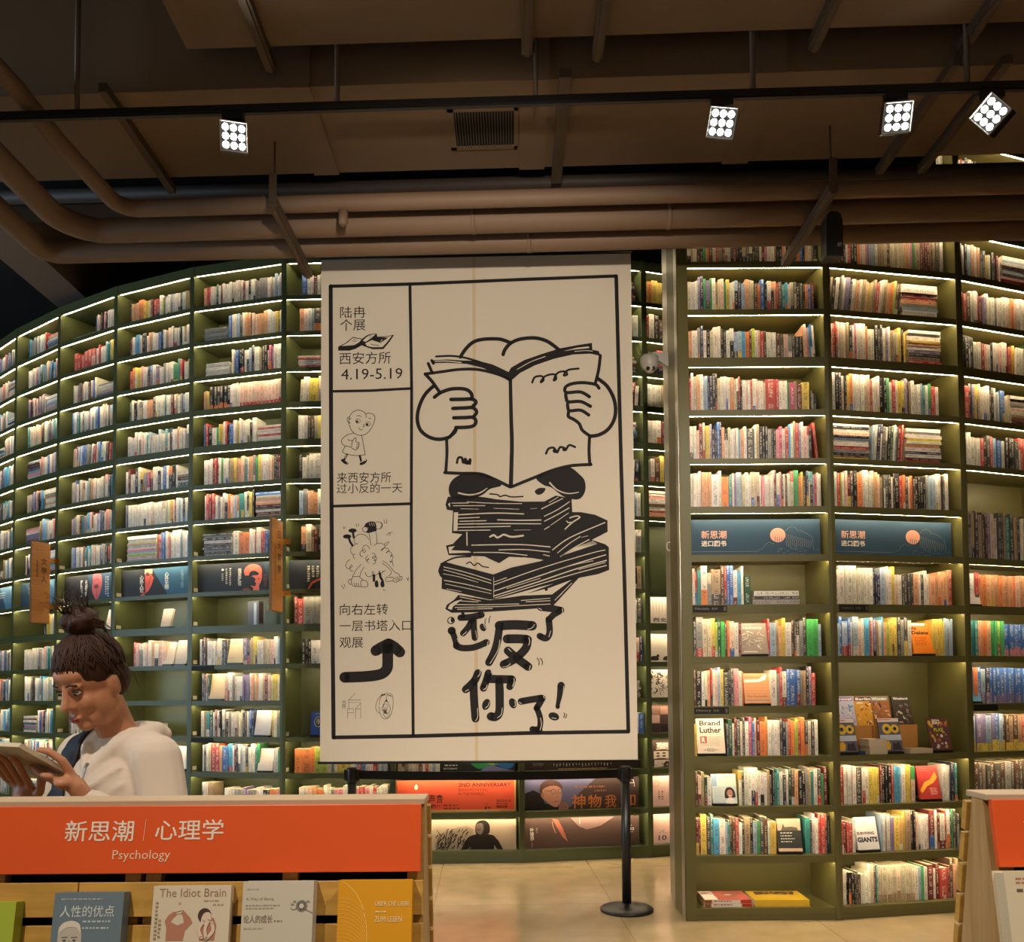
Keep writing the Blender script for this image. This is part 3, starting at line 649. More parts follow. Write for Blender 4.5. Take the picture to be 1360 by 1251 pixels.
a.build(t, {'c06066': 'printed_face', 'dcd8cc': 'lettering'})
for bay in ('T2', 'T1'):
    t, a, H = sign(bay, 7, '2c4454', 'blue-black sign beside the left wooden hanging sign' if bay == 'T2' else 'blue sign at the left photo edge', group='dark signs in the tower', vs=42)
    a.fill([(40, .3), (99.9, .3), (99.9, H - .1), (60, H - .1)], '4a7490', 0); lines(a, 20, 60, 9, 3, 4, 1.6, 'a8c0cc', 1, 4); a.build(t)
t, a, H = sign('T6', 7, '262c34', 'dark sign with a red feather stroke against the banner left edge', group='dark signs in the tower', vs=42)
for i, (y0, y1) in enumerate(((8, 22), (8, 31), (8, 25), (8, 24), (8, 31))): glyphs(a, 38.5 - i * 4.6, y0, y1, 2.8, 'd0ccc0', 0, i)
a.fill([(19, 41), (23, 31), (29, 27), (34, 25), (37, 17), (44, 9), (41, 20), (36, 27), (29, 30), (24, 34), (21, 41)], 'd0604c', 1); a.build(t, {'d0604c': 'printed_feather', 'd0ccc0': 'lettering'})
# posters under and right of the banner
t, a, H = sign('T7', 2, '232326', 'black poster with green, blue and violet brushwork under the banner', 'poster', 'poster', .0, 1.0, group='posters below the banner', vs=31.6)
a.fill([(62, 22), (66, 18), (74, 20), (82, 24), (78, 27), (70, 29), (66, 27)], '2e8a50', 0, True); a.fill([(76, 22), (86, 17), (90, 19), (84, 25)], '8aae3c', 1, True); a.fill([(84, 18), (96, 17), (99, 24), (94, 29), (86, 26), (82, 23)], '2f6aa4', 1, True)
a.fill([(70, 31), (78, 25), (86, 27), (94, 30), (98, 31.2), (70, 31.2)], '7a78a8', 2, True)
a.text('西安\n方所', 24, 20, 34, 27.5, 'd8d4c8', 0, .02, .8); lines(a, 22, 36, 28.6, 1, 2, .5, 'd8d4c8', 0); lines(a, 40, 52, 21, 2, 3, 1.2, 'd8d4c8', 0); a.text('SATURDAY', 39, 27.4, 51, 29.2, 'd8d4c8', 0, .02); a.build(t)
t, a, H = sign('T7', 1, 'e0583a', 'orange red poster reading 2ND ANNIVERSARY, under the belt barrier', 'poster', 'poster', .0, 1.0, group='posters below the banner', frame='c8a468', vs=26.5)
k_ = '3a1410'
a.text('2ND ANNIVERSARY', 51.5, 2.2, 96, 5.6, k_, 0, .02); a.text('BEING WITH YOU', 51.5, 7, 76, 9.3, '6a2418', 0); a.text('IN THE WORLD', 51.5, 10.4, 73, 12.7, '6a2418', 0)
a.text('现在的声音', 7, 12, 38.5, 19, k_, 0, .005); a.text('“当地群像”', 7, 20.5, 36, 23.5, k_, 0, .02); lines(a, 39, 54, 20.5, 2, 2.6, 1.4, '9a3a2a', 0); a.text('2022.9.16', 83.5, 16.6, 96, 18.8, k_, 0, .01); lines(a, 83.5, 96, 19.6, 1, 2, 1, '9a3a2a', 0, 2)
a.text('西安方所', 83.5, 21.4, 93, 23.8, k_, 0, .03); a.text('西安', 73.5, 19.8, 77, 21.4, '9a3a2a'); a.text('群像', 73.5, 22.4, 79, 25, k_, 0, .03); a.fill([(16, 3), (17.6, 6), (16, 8), (14.4, 6)], 'e8d0c0', 0, True)
a.build(t, {k_: 'lettering', '6a2418': 'lettering'})
t, a, H = sign('T7', 0, 'b4a08a', 'grey photo poster of a laughing person in black beside a shaggy animal', 'poster', 'poster', .0, 1.0, group='posters below the banner', vs=28.4)
R = random.Random(5)
a.fill([(33, 28), (33, 18), (36, 13), (42, 11), (50, 7.5), (58, 6), (64, 9), (64, 28)], '9a8a78', 0)
for i in range(95):
    x = R.uniform(34, 64); y = R.uniform(8, 26) if x > 42 else R.uniform(14, 27); l = R.uniform(2, 7); a.stroke([(x, y), (x - R.uniform(.5, 2), y + l * .6), (x - R.uniform(0, 3), min(y + l, 28))], R.uniform(.5, 1.2), '2c2522', 1, True, .2)
for x, y in ((33, 9), (40, 12)): a.stroke([(36.5, 15), (x, y)], .9, '2c2522', 1, False, .2)
a.fill([(54, 28.2), (57, 20), (61, 15.5), (67, 13.5), (70, 15), (75, 13.5), (81, 15), (85, 20), (89, 28.2), (84, 28.2), (81.5, 24), (81.5, 28.2), (62, 28.2), (62, 24.5), (59, 28.2)], '1e1614', 2)
a.fill([(66, 13), (66, 5), (69, 1.2), (74, 1), (77.5, 5), (77.6, 12), (75, 14), (70, 15)], '231c1a', 3, True); a.fill([(66.6, 11.5), (66.4, 5), (69, 3.4), (72, 4.5), (72.5, 10), (70, 14)], '6e5e54', 4, True); a.stroke([(67, 9), (68.5, 9.8), (70, 9.2)], .6, '2c2320', 5)
a.build(t, {'1e1614': 'printed_figure', '2c2522': 'printed_animal'})
t, a, H = sign('T8', 2, '2c2220', 'dark brown poster with a row of white marks under the banner right end', 'poster', 'poster', .0, .97, group='posters below the banner', vs=29)
R = random.Random(9)
for i in range(19): x = 26 + i * 2.75; a.stroke([(x, 22.5), (x + R.uniform(-.4, .4), 22.5 + R.uniform(1, 3))], .5, 'c8bcae', 0, False)
lines(a, 30, 74, 27.6, 1, 2, .7, 'c8a070', 0, 1); lines(a, 8, 19, 21, 3, 1.4, .5, '8a7c70', 0, 2); a.build(t)
t, a, H = sign('T8', 1, '453432', 'poster of a person in a brown cap and glasses with orange brush lettering', 'poster', 'poster', .0, .97, group='posters below the banner', vs=26)
a.fill([(.2, .3), (62, .3), (48, 12), (40, 24), (30, 25.8), (.2, 25.8)], '5c5a78', 0); a.fill([(.2, 25.8), (.2, 12), (8, 9), (14, 12), (18, 20), (28, 24), (36, 20), (40, 25.8)], '1c1618', 1)
a.fill([(15, 12), (17, 7), (22, 4.5), (30, 6), (32.5, 11), (31.5, 19), (28, 23.2), (24, 22.5), (18.5, 18), (15.5, 15)], 'b07e6a', 2, True); a.fill([(13.5, 10), (14.5, 4.5), (19, 1.2), (26, 1), (31.5, 4), (33, 8.5), (28, 6), (22, 6), (16.5, 8.5), (15.5, 12)], '4e322c', 3, True)
a.disc(16, 13.5, 1.4, '9a6a58', 3, ry=2.2); a.ring(25.4, 10.6, 2.2, .35, '2c2020', 3, 1.8); a.ring(31, 10.4, 1.7, .35, '2c2020', 3, 1.8); a.stroke([(18, 9.6), (23, 10)], .35, '2c2020', 3, False); a.stroke([(26.2, 19.4), (28, 18.8), (30, 19.4)], .5, '6a3c34', 3); a.stroke([(28.4, 11.5), (29.4, 15), (28, 15.6)], .4, '84584a', 3)
a.fill([(30, 25.8), (31, 21), (34, 19.4), (37.5, 21.5), (38, 25.8)], '8e6252', 3, True)
for i in range(3): a.stroke([(32.3 + i * 1.6, 21.3), (32.8 + i * 1.6, 24.5)], .25, '5e3c32', 4, False)
a.text('神', 41, 13.5, 53, 25.4, 'c07040', 2, .015); a.text('物', 55, 14.2, 67, 25.2, 'c07040', 2, .015); a.text('我', 70, 14.6, 80, 25.4, 'c07040', 2, .015); a.text('如', 86.5, 14.2, 97, 24.8, 'c07040', 2, .015)
lines(a, 44, 72, 6.6, 1, 2, 1.5, '8e5e44', 2, 3); lines(a, 61, 72, 10.2, 1, 2, 1.3, '8e5e44', 2, 4); a.stroke([(90, 3), (92, 2), (95, 2.4), (95.5, 5)], .6, 'e4e0dc', 2); a.stroke([(88, 4), (88, 7)], 1, 'e4e0dc', 2, False); a.stroke([(91, 5), (96, 5), (96, 8)], .5, 'e4e0dc', 2, False)
a.build(t, {'c07040': 'lettering', 'b07e6a': 'printed_portrait'})
t, a, H = sign('T8', 0, '5a453e', 'brown poster with a glowing pink bird wing, lowest behind the belt post', 'poster', 'poster', .0, .97, group='posters below the banner', vs=26)
a.fill([(40, .4), (78, .4), (66, 8), (54, 11), (47, 8)], '9a7a74', 0); a.fill([(24, .5), (29, 1.5), (33, 9), (37.5, 21), (33, 17), (28, 8)], 'b86a58', 1); a.stroke([(24, 3), (25, 8), (27, 13)], .7, 'b8885c', 1); a.stroke([(47.5, .6), (48, 6)], .5, 'e0c0b0', 1, False)
a.text('叶\n锦\n添', 5, 8, 8.4, 19, 'e8e2da', 1, .02, .9); a.text('展\n览', 10, 8, 11.6, 13, 'b89a8c', 1, 0, .9); glyphs(a, 6.8, 21, 25, 1.3, 'b89a8c', 1, 4); a.text('10.12', 87, 10.5, 95.5, 12.9, 'ece6de', 1, .03); lines(a, 88, 95, 8.2, 1, 1, .8, 'b89a8c', 1); lines(a, 91, 95.5, 14, 1, 1, .8, 'c8b8ac', 1, 3)
a.build(t, {'e8e2da': 'lettering', 'ece6de': 'lettering', 'b86a58': 'printed_wing'})
def t9(k, base, label): return sign('T9', k, base, label, 'poster', 'poster', .0, .34, group='poster column beside the steel panel', vs=92)
t, a, H = t9(6, 'e2d6c8', 'pale poster with thin red streaks, topmost beside the steel panel')
for i in range(9): x = 8 + i * 10; a.stroke([(x, 1), (x + (i % 3) - 1, 60 + 14 * (i % 2))], 2, 'c88872', 0, False, .5)
a.text('西\n遇', 62, 28, 78, 62, '2c2422', 1, .02, .9); a.text('西北', 18, 72, 62, 86, '2c2422', 1, .02); a.build(t, {'2c2422': 'lettering'})
t, a, H = t9(5, 'd8ccbc', 'plain pale poster with dark ink animals along its foot')
for x in (20, 62): a.fill([(x - 12, 86), (x - 10, 76), (x, 72), (x + 12, 76), (x + 14, 86)], '3a322e', 0, True); a.disc(x + 12, 72, 5, '3a322e', 0)
a.build(t)
t, a, H = t9(4, 'd4c8b8', 'poster crowded with black ink scribbles, third down beside the steel panel'); R = random.Random(2)
for i in range(70): x = R.uniform(2, 92); y = R.uniform(2, 74); a.stroke([(x, y), (x + R.uniform(-8, 8), y + R.uniform(2, 8)), (x + R.uniform(-8, 8), y + R.uniform(4, 12))], R.uniform(.8, 3), R.choice(('2c2624', '4a423c')), 0)
a.build(t)
t, a, H = t9(3, '5c443c', 'poster of brown and pink squares, fourth down beside the steel panel')
for i in range(3):
    for j in range(3): a.rect(3 + 34 * i, 3 + 29 * j, 35 + 34 * i, 30 + 29 * j, ('7a5c50', '8e6a5c', '6a4e46', 'b8948a', '463632', '2e2624', '3a2c2a', '2e2422', '342826')[i + 3 * j], 0)
a.build(t)
t, a, H = t9(2, '4a3630', 'dark brown poster with pale block lettering above the pink posters'); a.text('到', 22, 6, 70, 32, 'd8c4b4', 0, .05); a.text('田', 14, 36, 62, 62, 'd8c4b4', 0, .05); a.text('野', 14, 66, 70, 92, 'd8c4b4', 0, .05); a.build(t, {'d8c4b4': 'lettering'})
t, a, H = t9(1, 'e0b8aa', 'pale pink poster with small upright characters, upper of the two'); a.text('叶\n锦\n添', 74, 44, 84, 84, '4a2e2a', 0, 0, 1.1); glyphs(a, 40, 46, 74, 6, '8a5a50', 0, 2); glyphs(a, 30, 46, 74, 6, '4a2e2a', 0, 3); a.stroke([(10, 26), (18, 14), (28, 20), (26, 30), (12, 30)], 1.5, 'c89a8c', 0); a.build(t, {'4a2e2a': 'lettering'})
t, a, H = t9(0, 'e0b8aa', 'pale pink poster with the figure 10 at its foot, lower of the two'); a.text('10', 26, 66, 52, 82, '4a4248', 0, .02); a.text('16', 72, 66, 96, 82, '6a6268', 0, .02); a.stroke([(28, 60), (44, 50), (40, 58), (56, 60)], 1.5, '8a8a98', 0); a.build(t, {'4a4248': 'lettering'})

# ------------------------------------------------------------------ face-out books, each leaning on a black stand
STAND = mat('black_acrylic', '121113', .3)
PAPER = mat('book_page_edges', 'cfc2a6', .8, vary=.12, vscale=300)
def cover_mat(h): return mat('printed_cover_' + h, h, .38)
def leaning_book(b_o, e3, n3, w, h, th, tilt, base, label, draw=None, spine=None, cat='book', name='book', group=None, rest=.0, edge='r'):
    """bottom front edge at b_o (left corner); e3 to the right, n3 away from the viewer"""
    e3 = Vector(e3); n3 = Vector(n3); zz = Vector((0, 0, 1)); ey = n3 * sin(tilt) + zz * cos(tilt); en = -n3 * cos(tilt) + zz * sin(tilt); o = Vector(b_o)
    t = thing(name, label, cat, o + e3 * (w / 2), group)
    mb = MB(); mb.obox(o, e3, ey, en, (0, 0, -.0015), (w, h, 0)); mb.obox(o, e3, ey, en, (0, 0, -th), (w, h, -th + .0015))
    if edge == 'r': mb.obox(o, e3, ey, en, (0, 0, -th + .0015), (.0015, h, -.0015))
    else: mb.obox(o, e3, ey, en, (w - .0015, 0, -th + .0015), (w, h, -.0015))
    cv = mb.build('cover', cover_mat(base), t)
    mb = MB(); mb.obox(o, e3, ey, en, (.002 if edge == 'r' else .004, .003, -th + .0016), (w - .004 if edge == 'r' else w - .002, h - .003, -.0016)); mb.build('page_block', PAPER, t)
    if draw:
        u = w / 100; top = o + ey * h
        a = InkArt(lambda x, y, hh: tuple(top + e3 * (x * u) - ey * (y * u) + en * hh), .0004)
        draw(a, h / w * 100); a.build(cv)
    return t
def faceout(bay, k, xc, w, h, base, label, draw=None, th=.02, tilt=radians(14), d=.045, raise_=.016, stand=True, cat='book', name='book', group='face-out display books', dz=0):
    b = BAYS[bay]; X0, X1 = b.l + .012, b.w - b.r - .012; x = X0 + (X1 - X0) * xc - w / 2
    e3 = Vector((b.e.x, b.e.y, 0)); n3 = Vector((b.n.x, b.n.y, 0)); z = b.zs[k] + .0008 + dz
    o = b.F(x, d, z + raise_)
    t = leaning_book(o, e3, n3, w, h, th, tilt, base, label, draw, group=group, cat=cat, name=name)
    if stand:
        s = thing('book_stand', 'black stand under the ' + (label if 'row' in label else label.split(',')[0]), 'stand', b.F(x + w / 2, d, z), 'black book stands'); mb = MB()
        dd = th / cos(tilt) + .004
        mb.obox(b.F(x, d - .012, z), e3, n3, (0, 0, 1), (.004, 0, 0), (w - .004, dd + .05, .013)); mb.build('base_plate', STAND, s)
        mb = MB(); mb.hexa([b.F(x + w * .2, d + dd + .002, z + .013), b.F(x + w * .8, d + dd + .002, z + .013), b.F(x + w * .8, d + dd + .02, z + .013), b.F(x + w * .2, d + dd + .02, z + .013),
                            b.F(x + w * .3, d + dd + .002 + h * .5 * sin(tilt), z + .02 + h * .5 * cos(tilt)), b.F(x + w * .7, d + dd + .002 + h * .5 * sin(tilt), z + .02 + h * .5 * cos(tilt)), b.F(x + w * .7, d + dd + .012 + h * .5 * sin(tilt), z + .02 + h * .5 * cos(tilt)), b.F(x + w * .3, d + dd + .012 + h * .5 * sin(tilt), z + .02 + h * .5 * cos(tilt))])
        mb.build('back_rest', STAND, s)
    return t
def d_alchemy(a, H):
    a.text('Alchemy', 8, 12, 84, 26, 'd8ccb8', 0, .02); R = random.Random(4); lines(a, 10, 60, 6, 1, 3, 2, 'c8b8a4', 0)
    for i in range(26): x = R.uniform(8, 84); y = R.uniform(34, H - 16); a.stroke([(x, y), (x + R.uniform(-14, 14), y + R.uniform(-6, 10)), (x + R.uniform(-20, 20), y + R.uniform(0, 14))], R.uniform(1.5, 4), R.choice(('b8a894', 'c8bca8', '7c6c5e')), 0)
    a.rect(10, H - 10, 60, H - 7, 'd8ccb8', 1)
def d_orange(a, H):
    lines(a, 8, 88, 14, 1, 4, 3, '8a5430', 0); a.fill([(4, 26), (60, 24), (84, 4), (92, 8), (84, 26), (60, 34), (4, 36)], 'f0dcc8', 0)
    for i in range(5): a.rect(6, 44 + i * 12, 94, 45 + i * 12, 'b06a3c', 0)
    a.text('The Storyteller', 10, 86, 90, 98, '8a4c26', 0); a.rect(4, 104, 96, 109, '8e7c6c', 0)
def d_luther(a, H):
    a.text('Brand', 12, 8, 88, 27, '3a302c', 0, .03); a.text('Luther', 12, 32, 90, 54, '3a302c', 0, .03); a.rect(12, 66, 36, 92, 'a8604c', 0); a.text('R', 17, 70, 31, 89, 'e4d4c0', 1, .03)
    lines(a, 42, 88, 68, 6, 5, 1.6, '9a8670', 0, 3); lines(a, 14, 88, 98, 1, 5, 1.6, '9a8670', 0, 4); lines(a, 34, 66, 110, 2, 8, 3, '8a7660', 0, 6); lines(a, 22, 80, H - 14, 1, 8, 3, '8a7660', 0, 8)
def d_woman(a, H):
    a.rect(0, 0, 22, 50, '8aa4bc', 0); a.rect(22, 0, 100, 50, 'd8cfbe', 0); a.rect(52, 12, 84, 15, 'a89c88', 1); lines(a, 8, 50, 60, 5, 8, 2, '8a9494', 0, 2)
    a.fill([(50, 96), (52, 70), (62, 56), (78, 56), (90, 68), (94, 92), (86, 98), (58, 100)], '2c1e1a', 1, True); a.fill([(60, 84), (62, 70), (72, 64), (82, 72), (82, 88), (72, 98)], 'a0705a', 2, True); a.fill([(54, H), (58, 104), (70, 96), (84, 100), (92, H)], 'd8d4c8', 2, True); a.stroke([(66, 88), (71, 91), (77, 88)], 2, 'e8dccc', 3)
def d_grey(a, H):
    a.rect(0, 50, 100, H - 14, '32322f', 0); a.rect(0, H - 12, 100, H - 2, 'd8b48c', 0); a.fill([(16, 50), (22, 34), (26, 20), (32, 36), (60, 34), (84, 38), (88, 50)], '5c5044', 1); lines(a, 12, 72, 58, 4, 12, 4, 'c8beb0', 1, 5)
for args in (
    ('R1', 5, .465, .170, .205, '8a7868', 'grey brown book titled Alchemy, standing face out', d_alchemy), ('R1', 4, .48, .165, .195, 'c88652', 'plain orange book in plastic wrap, standing face out', d_orange),
    ('R1', 3, .125, .175, .225, 'd8c4ac', 'cream book titled Brand Luther, standing face out', d_luther), ('R1', 2, .22, .155, .185, 'b4beba', 'pale blue book with a smiling woman, standing face out', d_woman),
    ('R1', 1, .705, .150, .205, 'b09c84', 'half grey half black book, face out on the lowest full row', d_grey)): faceout(*args)
def d_alt(a, H):
    a.rect(6, 4, 74, 14, 'e8dcc8', 0); a.text('Alt', 4, 18, 32, 34, '4a2614', 0, .04); a.text('Delete', 4, 38, 86, 54, '4a2614', 0, .04); lines(a, 14, 74, 66, 6, 7, 3, 'a84a18', 0, 4)
def d_red(a, H):
    a.fill([(4, 104), (30, 70), (58, 60), (86, 28), (96, 50), (74, 74), (40, 88), (12, 118)], 'e0a038', 0); lines(a, 52, 92, 96, 4, 8, 4, 'e8b8a8', 0, 2); lines(a, 10, 70, 10, 2, 9, 3, 'c86a5c', 0, 2)
def d_giants(a, H):
    lines(a, 18, 70, 10, 4, 9, 2, 'a8a4a8', 0, 2); a.text('SURVIVING', 4, 62, 84, 74, '5c3038', 0, .04); a.text('GIANTS', 2, 84, 96, 106, '2a2a3c', 0, .05)
faceout('R2', 5, .715, .150, .210, 'e07c20', 'orange book titled Alt Delete, standing face out', d_alt); faceout('R2', 2, .74, .150, .215, 'b83a34', 'red book with a yellow flash, standing face out', d_red); faceout('R2', 1, .23, .150, .205, 'd4d0ce', 'white book with GIANTS in bold, standing face out', d_giants)
def d_white(a, H): lines(a, 10, 60, 12, 1, 4, 3, '9a948c', 0, 2); a.rect(10, H - 30, 50, H - 28, 'a8a098', 0)
def d_blueoval(a, H): a.text('Emma Smith', 30, 8, 90, 16, 'c8ccd8', 0); a.disc(50, 66, 27, 'c8c4b4', 0, ry=34, n=32); a.disc(50, 66, 23, '2a3048', 1, ry=30, n=32); R = random.Random(3); [a.stroke([(R.uniform(36, 62), R.uniform(46, 84)), (R.uniform(36, 62), R.uniform(46, 84)), (R.uniform(36, 62), R.uniform(46, 84))], 3, 'b8b4a4', 2) for _ in range(7)]
def d_orn(a, H): R = random.Random(8); [a.stroke([(R.uniform(30, 90), R.uniform(10, 120)), (R.uniform(30, 90), R.uniform(10, 120))], 4, 'd8c0a4', 0) for _ in range(16)]
for args in (('T5', 5, .46, .15, .215, 'cdbf9c', 'tan paperback leaning face out below the empty shelf', d_white), ('T5', 4, .245, .15, .225, 'cbb492', 'tan paper-wrapped book leaning face out among white spines', None),
             ('T5', 3, .775, .15, .215, 'b4b2b6', 'pale grey book standing face out near the narrow bay', d_white), ('T5', 2, .81, .14, .19, 'd0c4b4', 'white book with blue foot, face out above the orange counter', d_white),
             ('T6', 3, .29, .13, .20, '2f4a94', 'blue book with an oval emblem, standing face out', d_blueoval), ('T4', 6, .66, .115, .165, 'cfc0ae', 'cream boxed book alone on an otherwise empty shelf', d_white),
             ('T4', 5, .70, .12, .2, 'd4c6b4', 'clear-wrapped white book beside the person, face out', d_white), ('T4', 5, .87, .13, .215, 'c8bcae', 'grey white book rightmost on the shelf beside the person', d_white),
             ('T4', 2, .88, .14, .2, 'd4ccbc', 'white book face out low behind the shoulder', d_white), ('T3', 6, .9, .12, .19, 'd8c8b8', 'white book face out behind the hair bun', d_white),
             ('R3', 6, .07, .13, .2, 'd8c8c4', 'white book leaning face out beside the apricot spines', d_white), ('R3', 4, .05, .13, .205, '6aa4c4', 'light blue manga volume face out at its row start', None), ('R3', 2, .80, .16, .22, '7a6a66', 'mottled grey book face out above the second rack', d_orn)): faceout(*args)
# pair on the double shelf against the banner, its upper one raised on a carton
b6 = BAYS['T6']
def crate(bay, x0, x1, d0, d1, z0, z1, label, color='b07a40', name='display_carton', cat='box'):
    b = BAYS[bay]; t = thing(name, label, cat, b.F((x0 + x1) / 2, (d0 + d1) / 2, z0), 'cardboard display risers'); mb = MB(); e3 = Vector((b.e.x, b.e.y, 0)); n3 = Vector((b.n.x, b.n.y, 0))
    m = mat('brown_cardboard_' + color, color, .8, vary=.08, vscale=20)
    mb.obox(b.F(x0, d0, z0), e3, n3, (0, 0, 1), (0, 0, 0), (x1 - x0, d1 - d0, z1 - z0)); mb.build('carton_body', m, t)
    mb = MB(); xm = (x0 + x1) / 2; mb.obox(b.F(xm, d0 - .0008, z0), e3, n3, (0, 0, 1), (-.0015, 0, .002), (.0015, .0006, z1 - z0 - .002)); mb.build('flap_seam', mat('cardboard_seam', '6a4622', .9), t)
    return t
t = crate('T6', .30, .50, .13, .30, 1.0578, 1.235, 'orange brown carton riser behind the blue oval-emblem book', 'a85a2c')
faceout('T6', 3, .40, .15, .215, 'b86a3c', 'orange patterned book raised on the carton above the blue book', d_orn, d=.16, stand=False, raise_=0, dz=.178)
# boxed volume alone on the shelf under the portrait sign
b5 = BAYS['T5']; X0 = b5.l + .012 + .535 * (b5.w - .07)
t = thing('boxed_book_set', 'dark boxed book set alone on the shelf under the portrait sign', 'book set', b5.F(X0 + .1, .12, 2.0138)); mb = MB(); e3 = Vector((b5.e.x, b5.e.y, 0)); n3 = Vector((b5.n.x, b5.n.y, 0))
q3 = (e3 * .94 - n3 * .34).normalized(); m3 = (n3 * .94 + e3 * .34).normalized()
mb.obox(b5.F(X0, .14, 2.0138), q3, m3, (0, 0, 1), (0, 0, 0), (.145, .055, .215)); mb.build('slipcase', cover_mat('5a5a68'), t, bevel=.004)
mb = MB(); mb.obox(b5.F(X0, .14, 2.0138), q3, m3, (0, 0, 1), (.085, -.0012, .01), (.118, -.0002, .2)); mb.build('title_band', ink('8fa4b4'), t)
mb = MB(); mb.obox(b5.F(X0, .14, 2.0138), q3, m3, (0, 0, 1), (.1452, .003, .02), (.1464, .05, .2)); mb.build('spine_label', ink('3a3030'), t)
# magazine display in the second bay
def d_mag(sky, ink1, ink2, title, seed):
    def f(a, H):
        R = random.Random(seed); a.rect(3, 3, 97, 24, sky, 0); a.text(title, 10, 8, 90, 20, 'e8e2da', 1, .03)
        for i in range(26): x = R.uniform(4, 92); y = R.uniform(30, H - 6); a.stroke([(x, y), (min(97, x + R.uniform(0, 16)), min(H - 2, y + R.uniform(-8, 12)))], R.uniform(2, 9), R.choice((ink1, ink2, sky, 'd8cfc0')), 0)
    return f
def d_games(a, H): a.rect(0, 0, 100, 16, 'd8c8c8', 0); a.rect(4, 5, 60, 8, 'b84a4a', 1); a.disc(38, 46, 22, 'd4b02c', 0); a.disc(76, 46, 19, 'd4b02c', 0); a.disc(38, 46, 9, '2a2c5c', 1); a.disc(76, 46, 8, '2a2c5c', 1); a.rect(0, 72, 100, 96, 'b4bccc', 0); a.fill([(8, H - 6), (14, 104), (36, 98), (46, 112), (40, H - 6)], 'd8a42c', 1); a.fill([(50, H - 6), (58, 104), (70, 112), (84, 100), (94, H - 6)], '3c3436', 1)
def d_fair(a, H):
    R = random.Random(6)
    for i in range(60): a.disc(R.uniform(8, 92), R.uniform(10, H - 8), R.uniform(3, 9), R.choice(('c8823c', 'b84a3c', 'd8d0c4', '7a4a5c', '3c4a5c', 'c8a83c')), i % 3)
    a.text('EGO', 24, 8, 62, 30, 'e4dcd4', 4, .05); a.text('PLAY', 26, 46, 74, 62, 'b8c03c', 4, .04)
for i, (xc, c, fn, lab) in enumerate(((.03, '2c2628', d_mag('8a8480', 'c8808a', '3a3230', 'NOW', 1), 'dark magazine cut by the upright, leftmost of the back row'), (.175, 'b8b4cc', d_mag('8a70a8', '5a8cb4', 'c8c4d8', 'travel', 2), 'pale violet magazine with a blue sea, back row of the display'),
                     (.33, 'c89030', d_mag('4a3c70', 'd8a028', '8a2c2c', 'Berlin', 3), 'orange and purple magazine titled Berlin, back row of the display'), (.465, '9a5c2c', d_mag('7a8488', 'd07a2c', '4a3048', 'Wonder', 4), 'orange brown crowd-scene magazine, back row of the display'), (.64, '3c3430', d_mag('4a4440', '8a8078', 'c07040', 'Weekend', 5), 'charcoal striped magazine, rightmost of the back row'))):
    faceout('R2', 3, xc, .135, .195, c, lab, fn, th=.008, d=.175, stand=False, raise_=0, dz=.178, cat='magazine', name='magazine', group='display magazines')
b2 = BAYS['R2']; CW = b2.w - .072
crate('R2', .036 + .00 * CW, .036 + .74 * CW, .168, .30, 1.0188, 1.1955, 'long cardboard riser carrying the back row of magazines', 'b07a3c')
for xc, fn, c, lab in ((.07, d_games, '5a5864', 'yellow and grey toy magazine, left of front row'), (.43, d_games, '5a5864', 'yellow and grey toy magazine, middle of front row'), (.83, d_fair, '5c3a34', 'dark red fairground magazine, right end of front row')):
    faceout('R2', 3, xc, .15, .215, c, lab, fn, th=.012, d=.035, cat='magazine', name='magazine', group='display magazines')
FLAT = [('R2', 3, .16, .22, .020, '1e3a58', .0, 'dark blue book lying beside the left toy magazine', .05, .16), ('R2', 3, .235, .375, .05, 'c8b89c', 0, 'pale closed book lying left of the middle magazine, lower of two', .02, .11),
        ('R2', 3, .23, .37, .045, 'd0c0a4', .051, 'pale closed book lying left of the middle magazine, upper of two', .024, .11), ('R2', 3, .56, .74, .03, 'cbb898', 0, 'pale closed book lying between the middle and right magazines', .02, .11),
        ('R1', 0, .045, .41, .022, 'c8a080', 0, 'red and white magazine, lower of two on the bottom shelf', .03, .24), ('R1', 0, .05, .40, .022, 'b85c50', .0225, 'red and white magazine, upper of two on the bottom shelf', .03, .24), ('R1', 0, .425, .83, .042, 'd0a82c', 0, 'thick yellow book lying alone on the bottom shelf', .03, .24)]
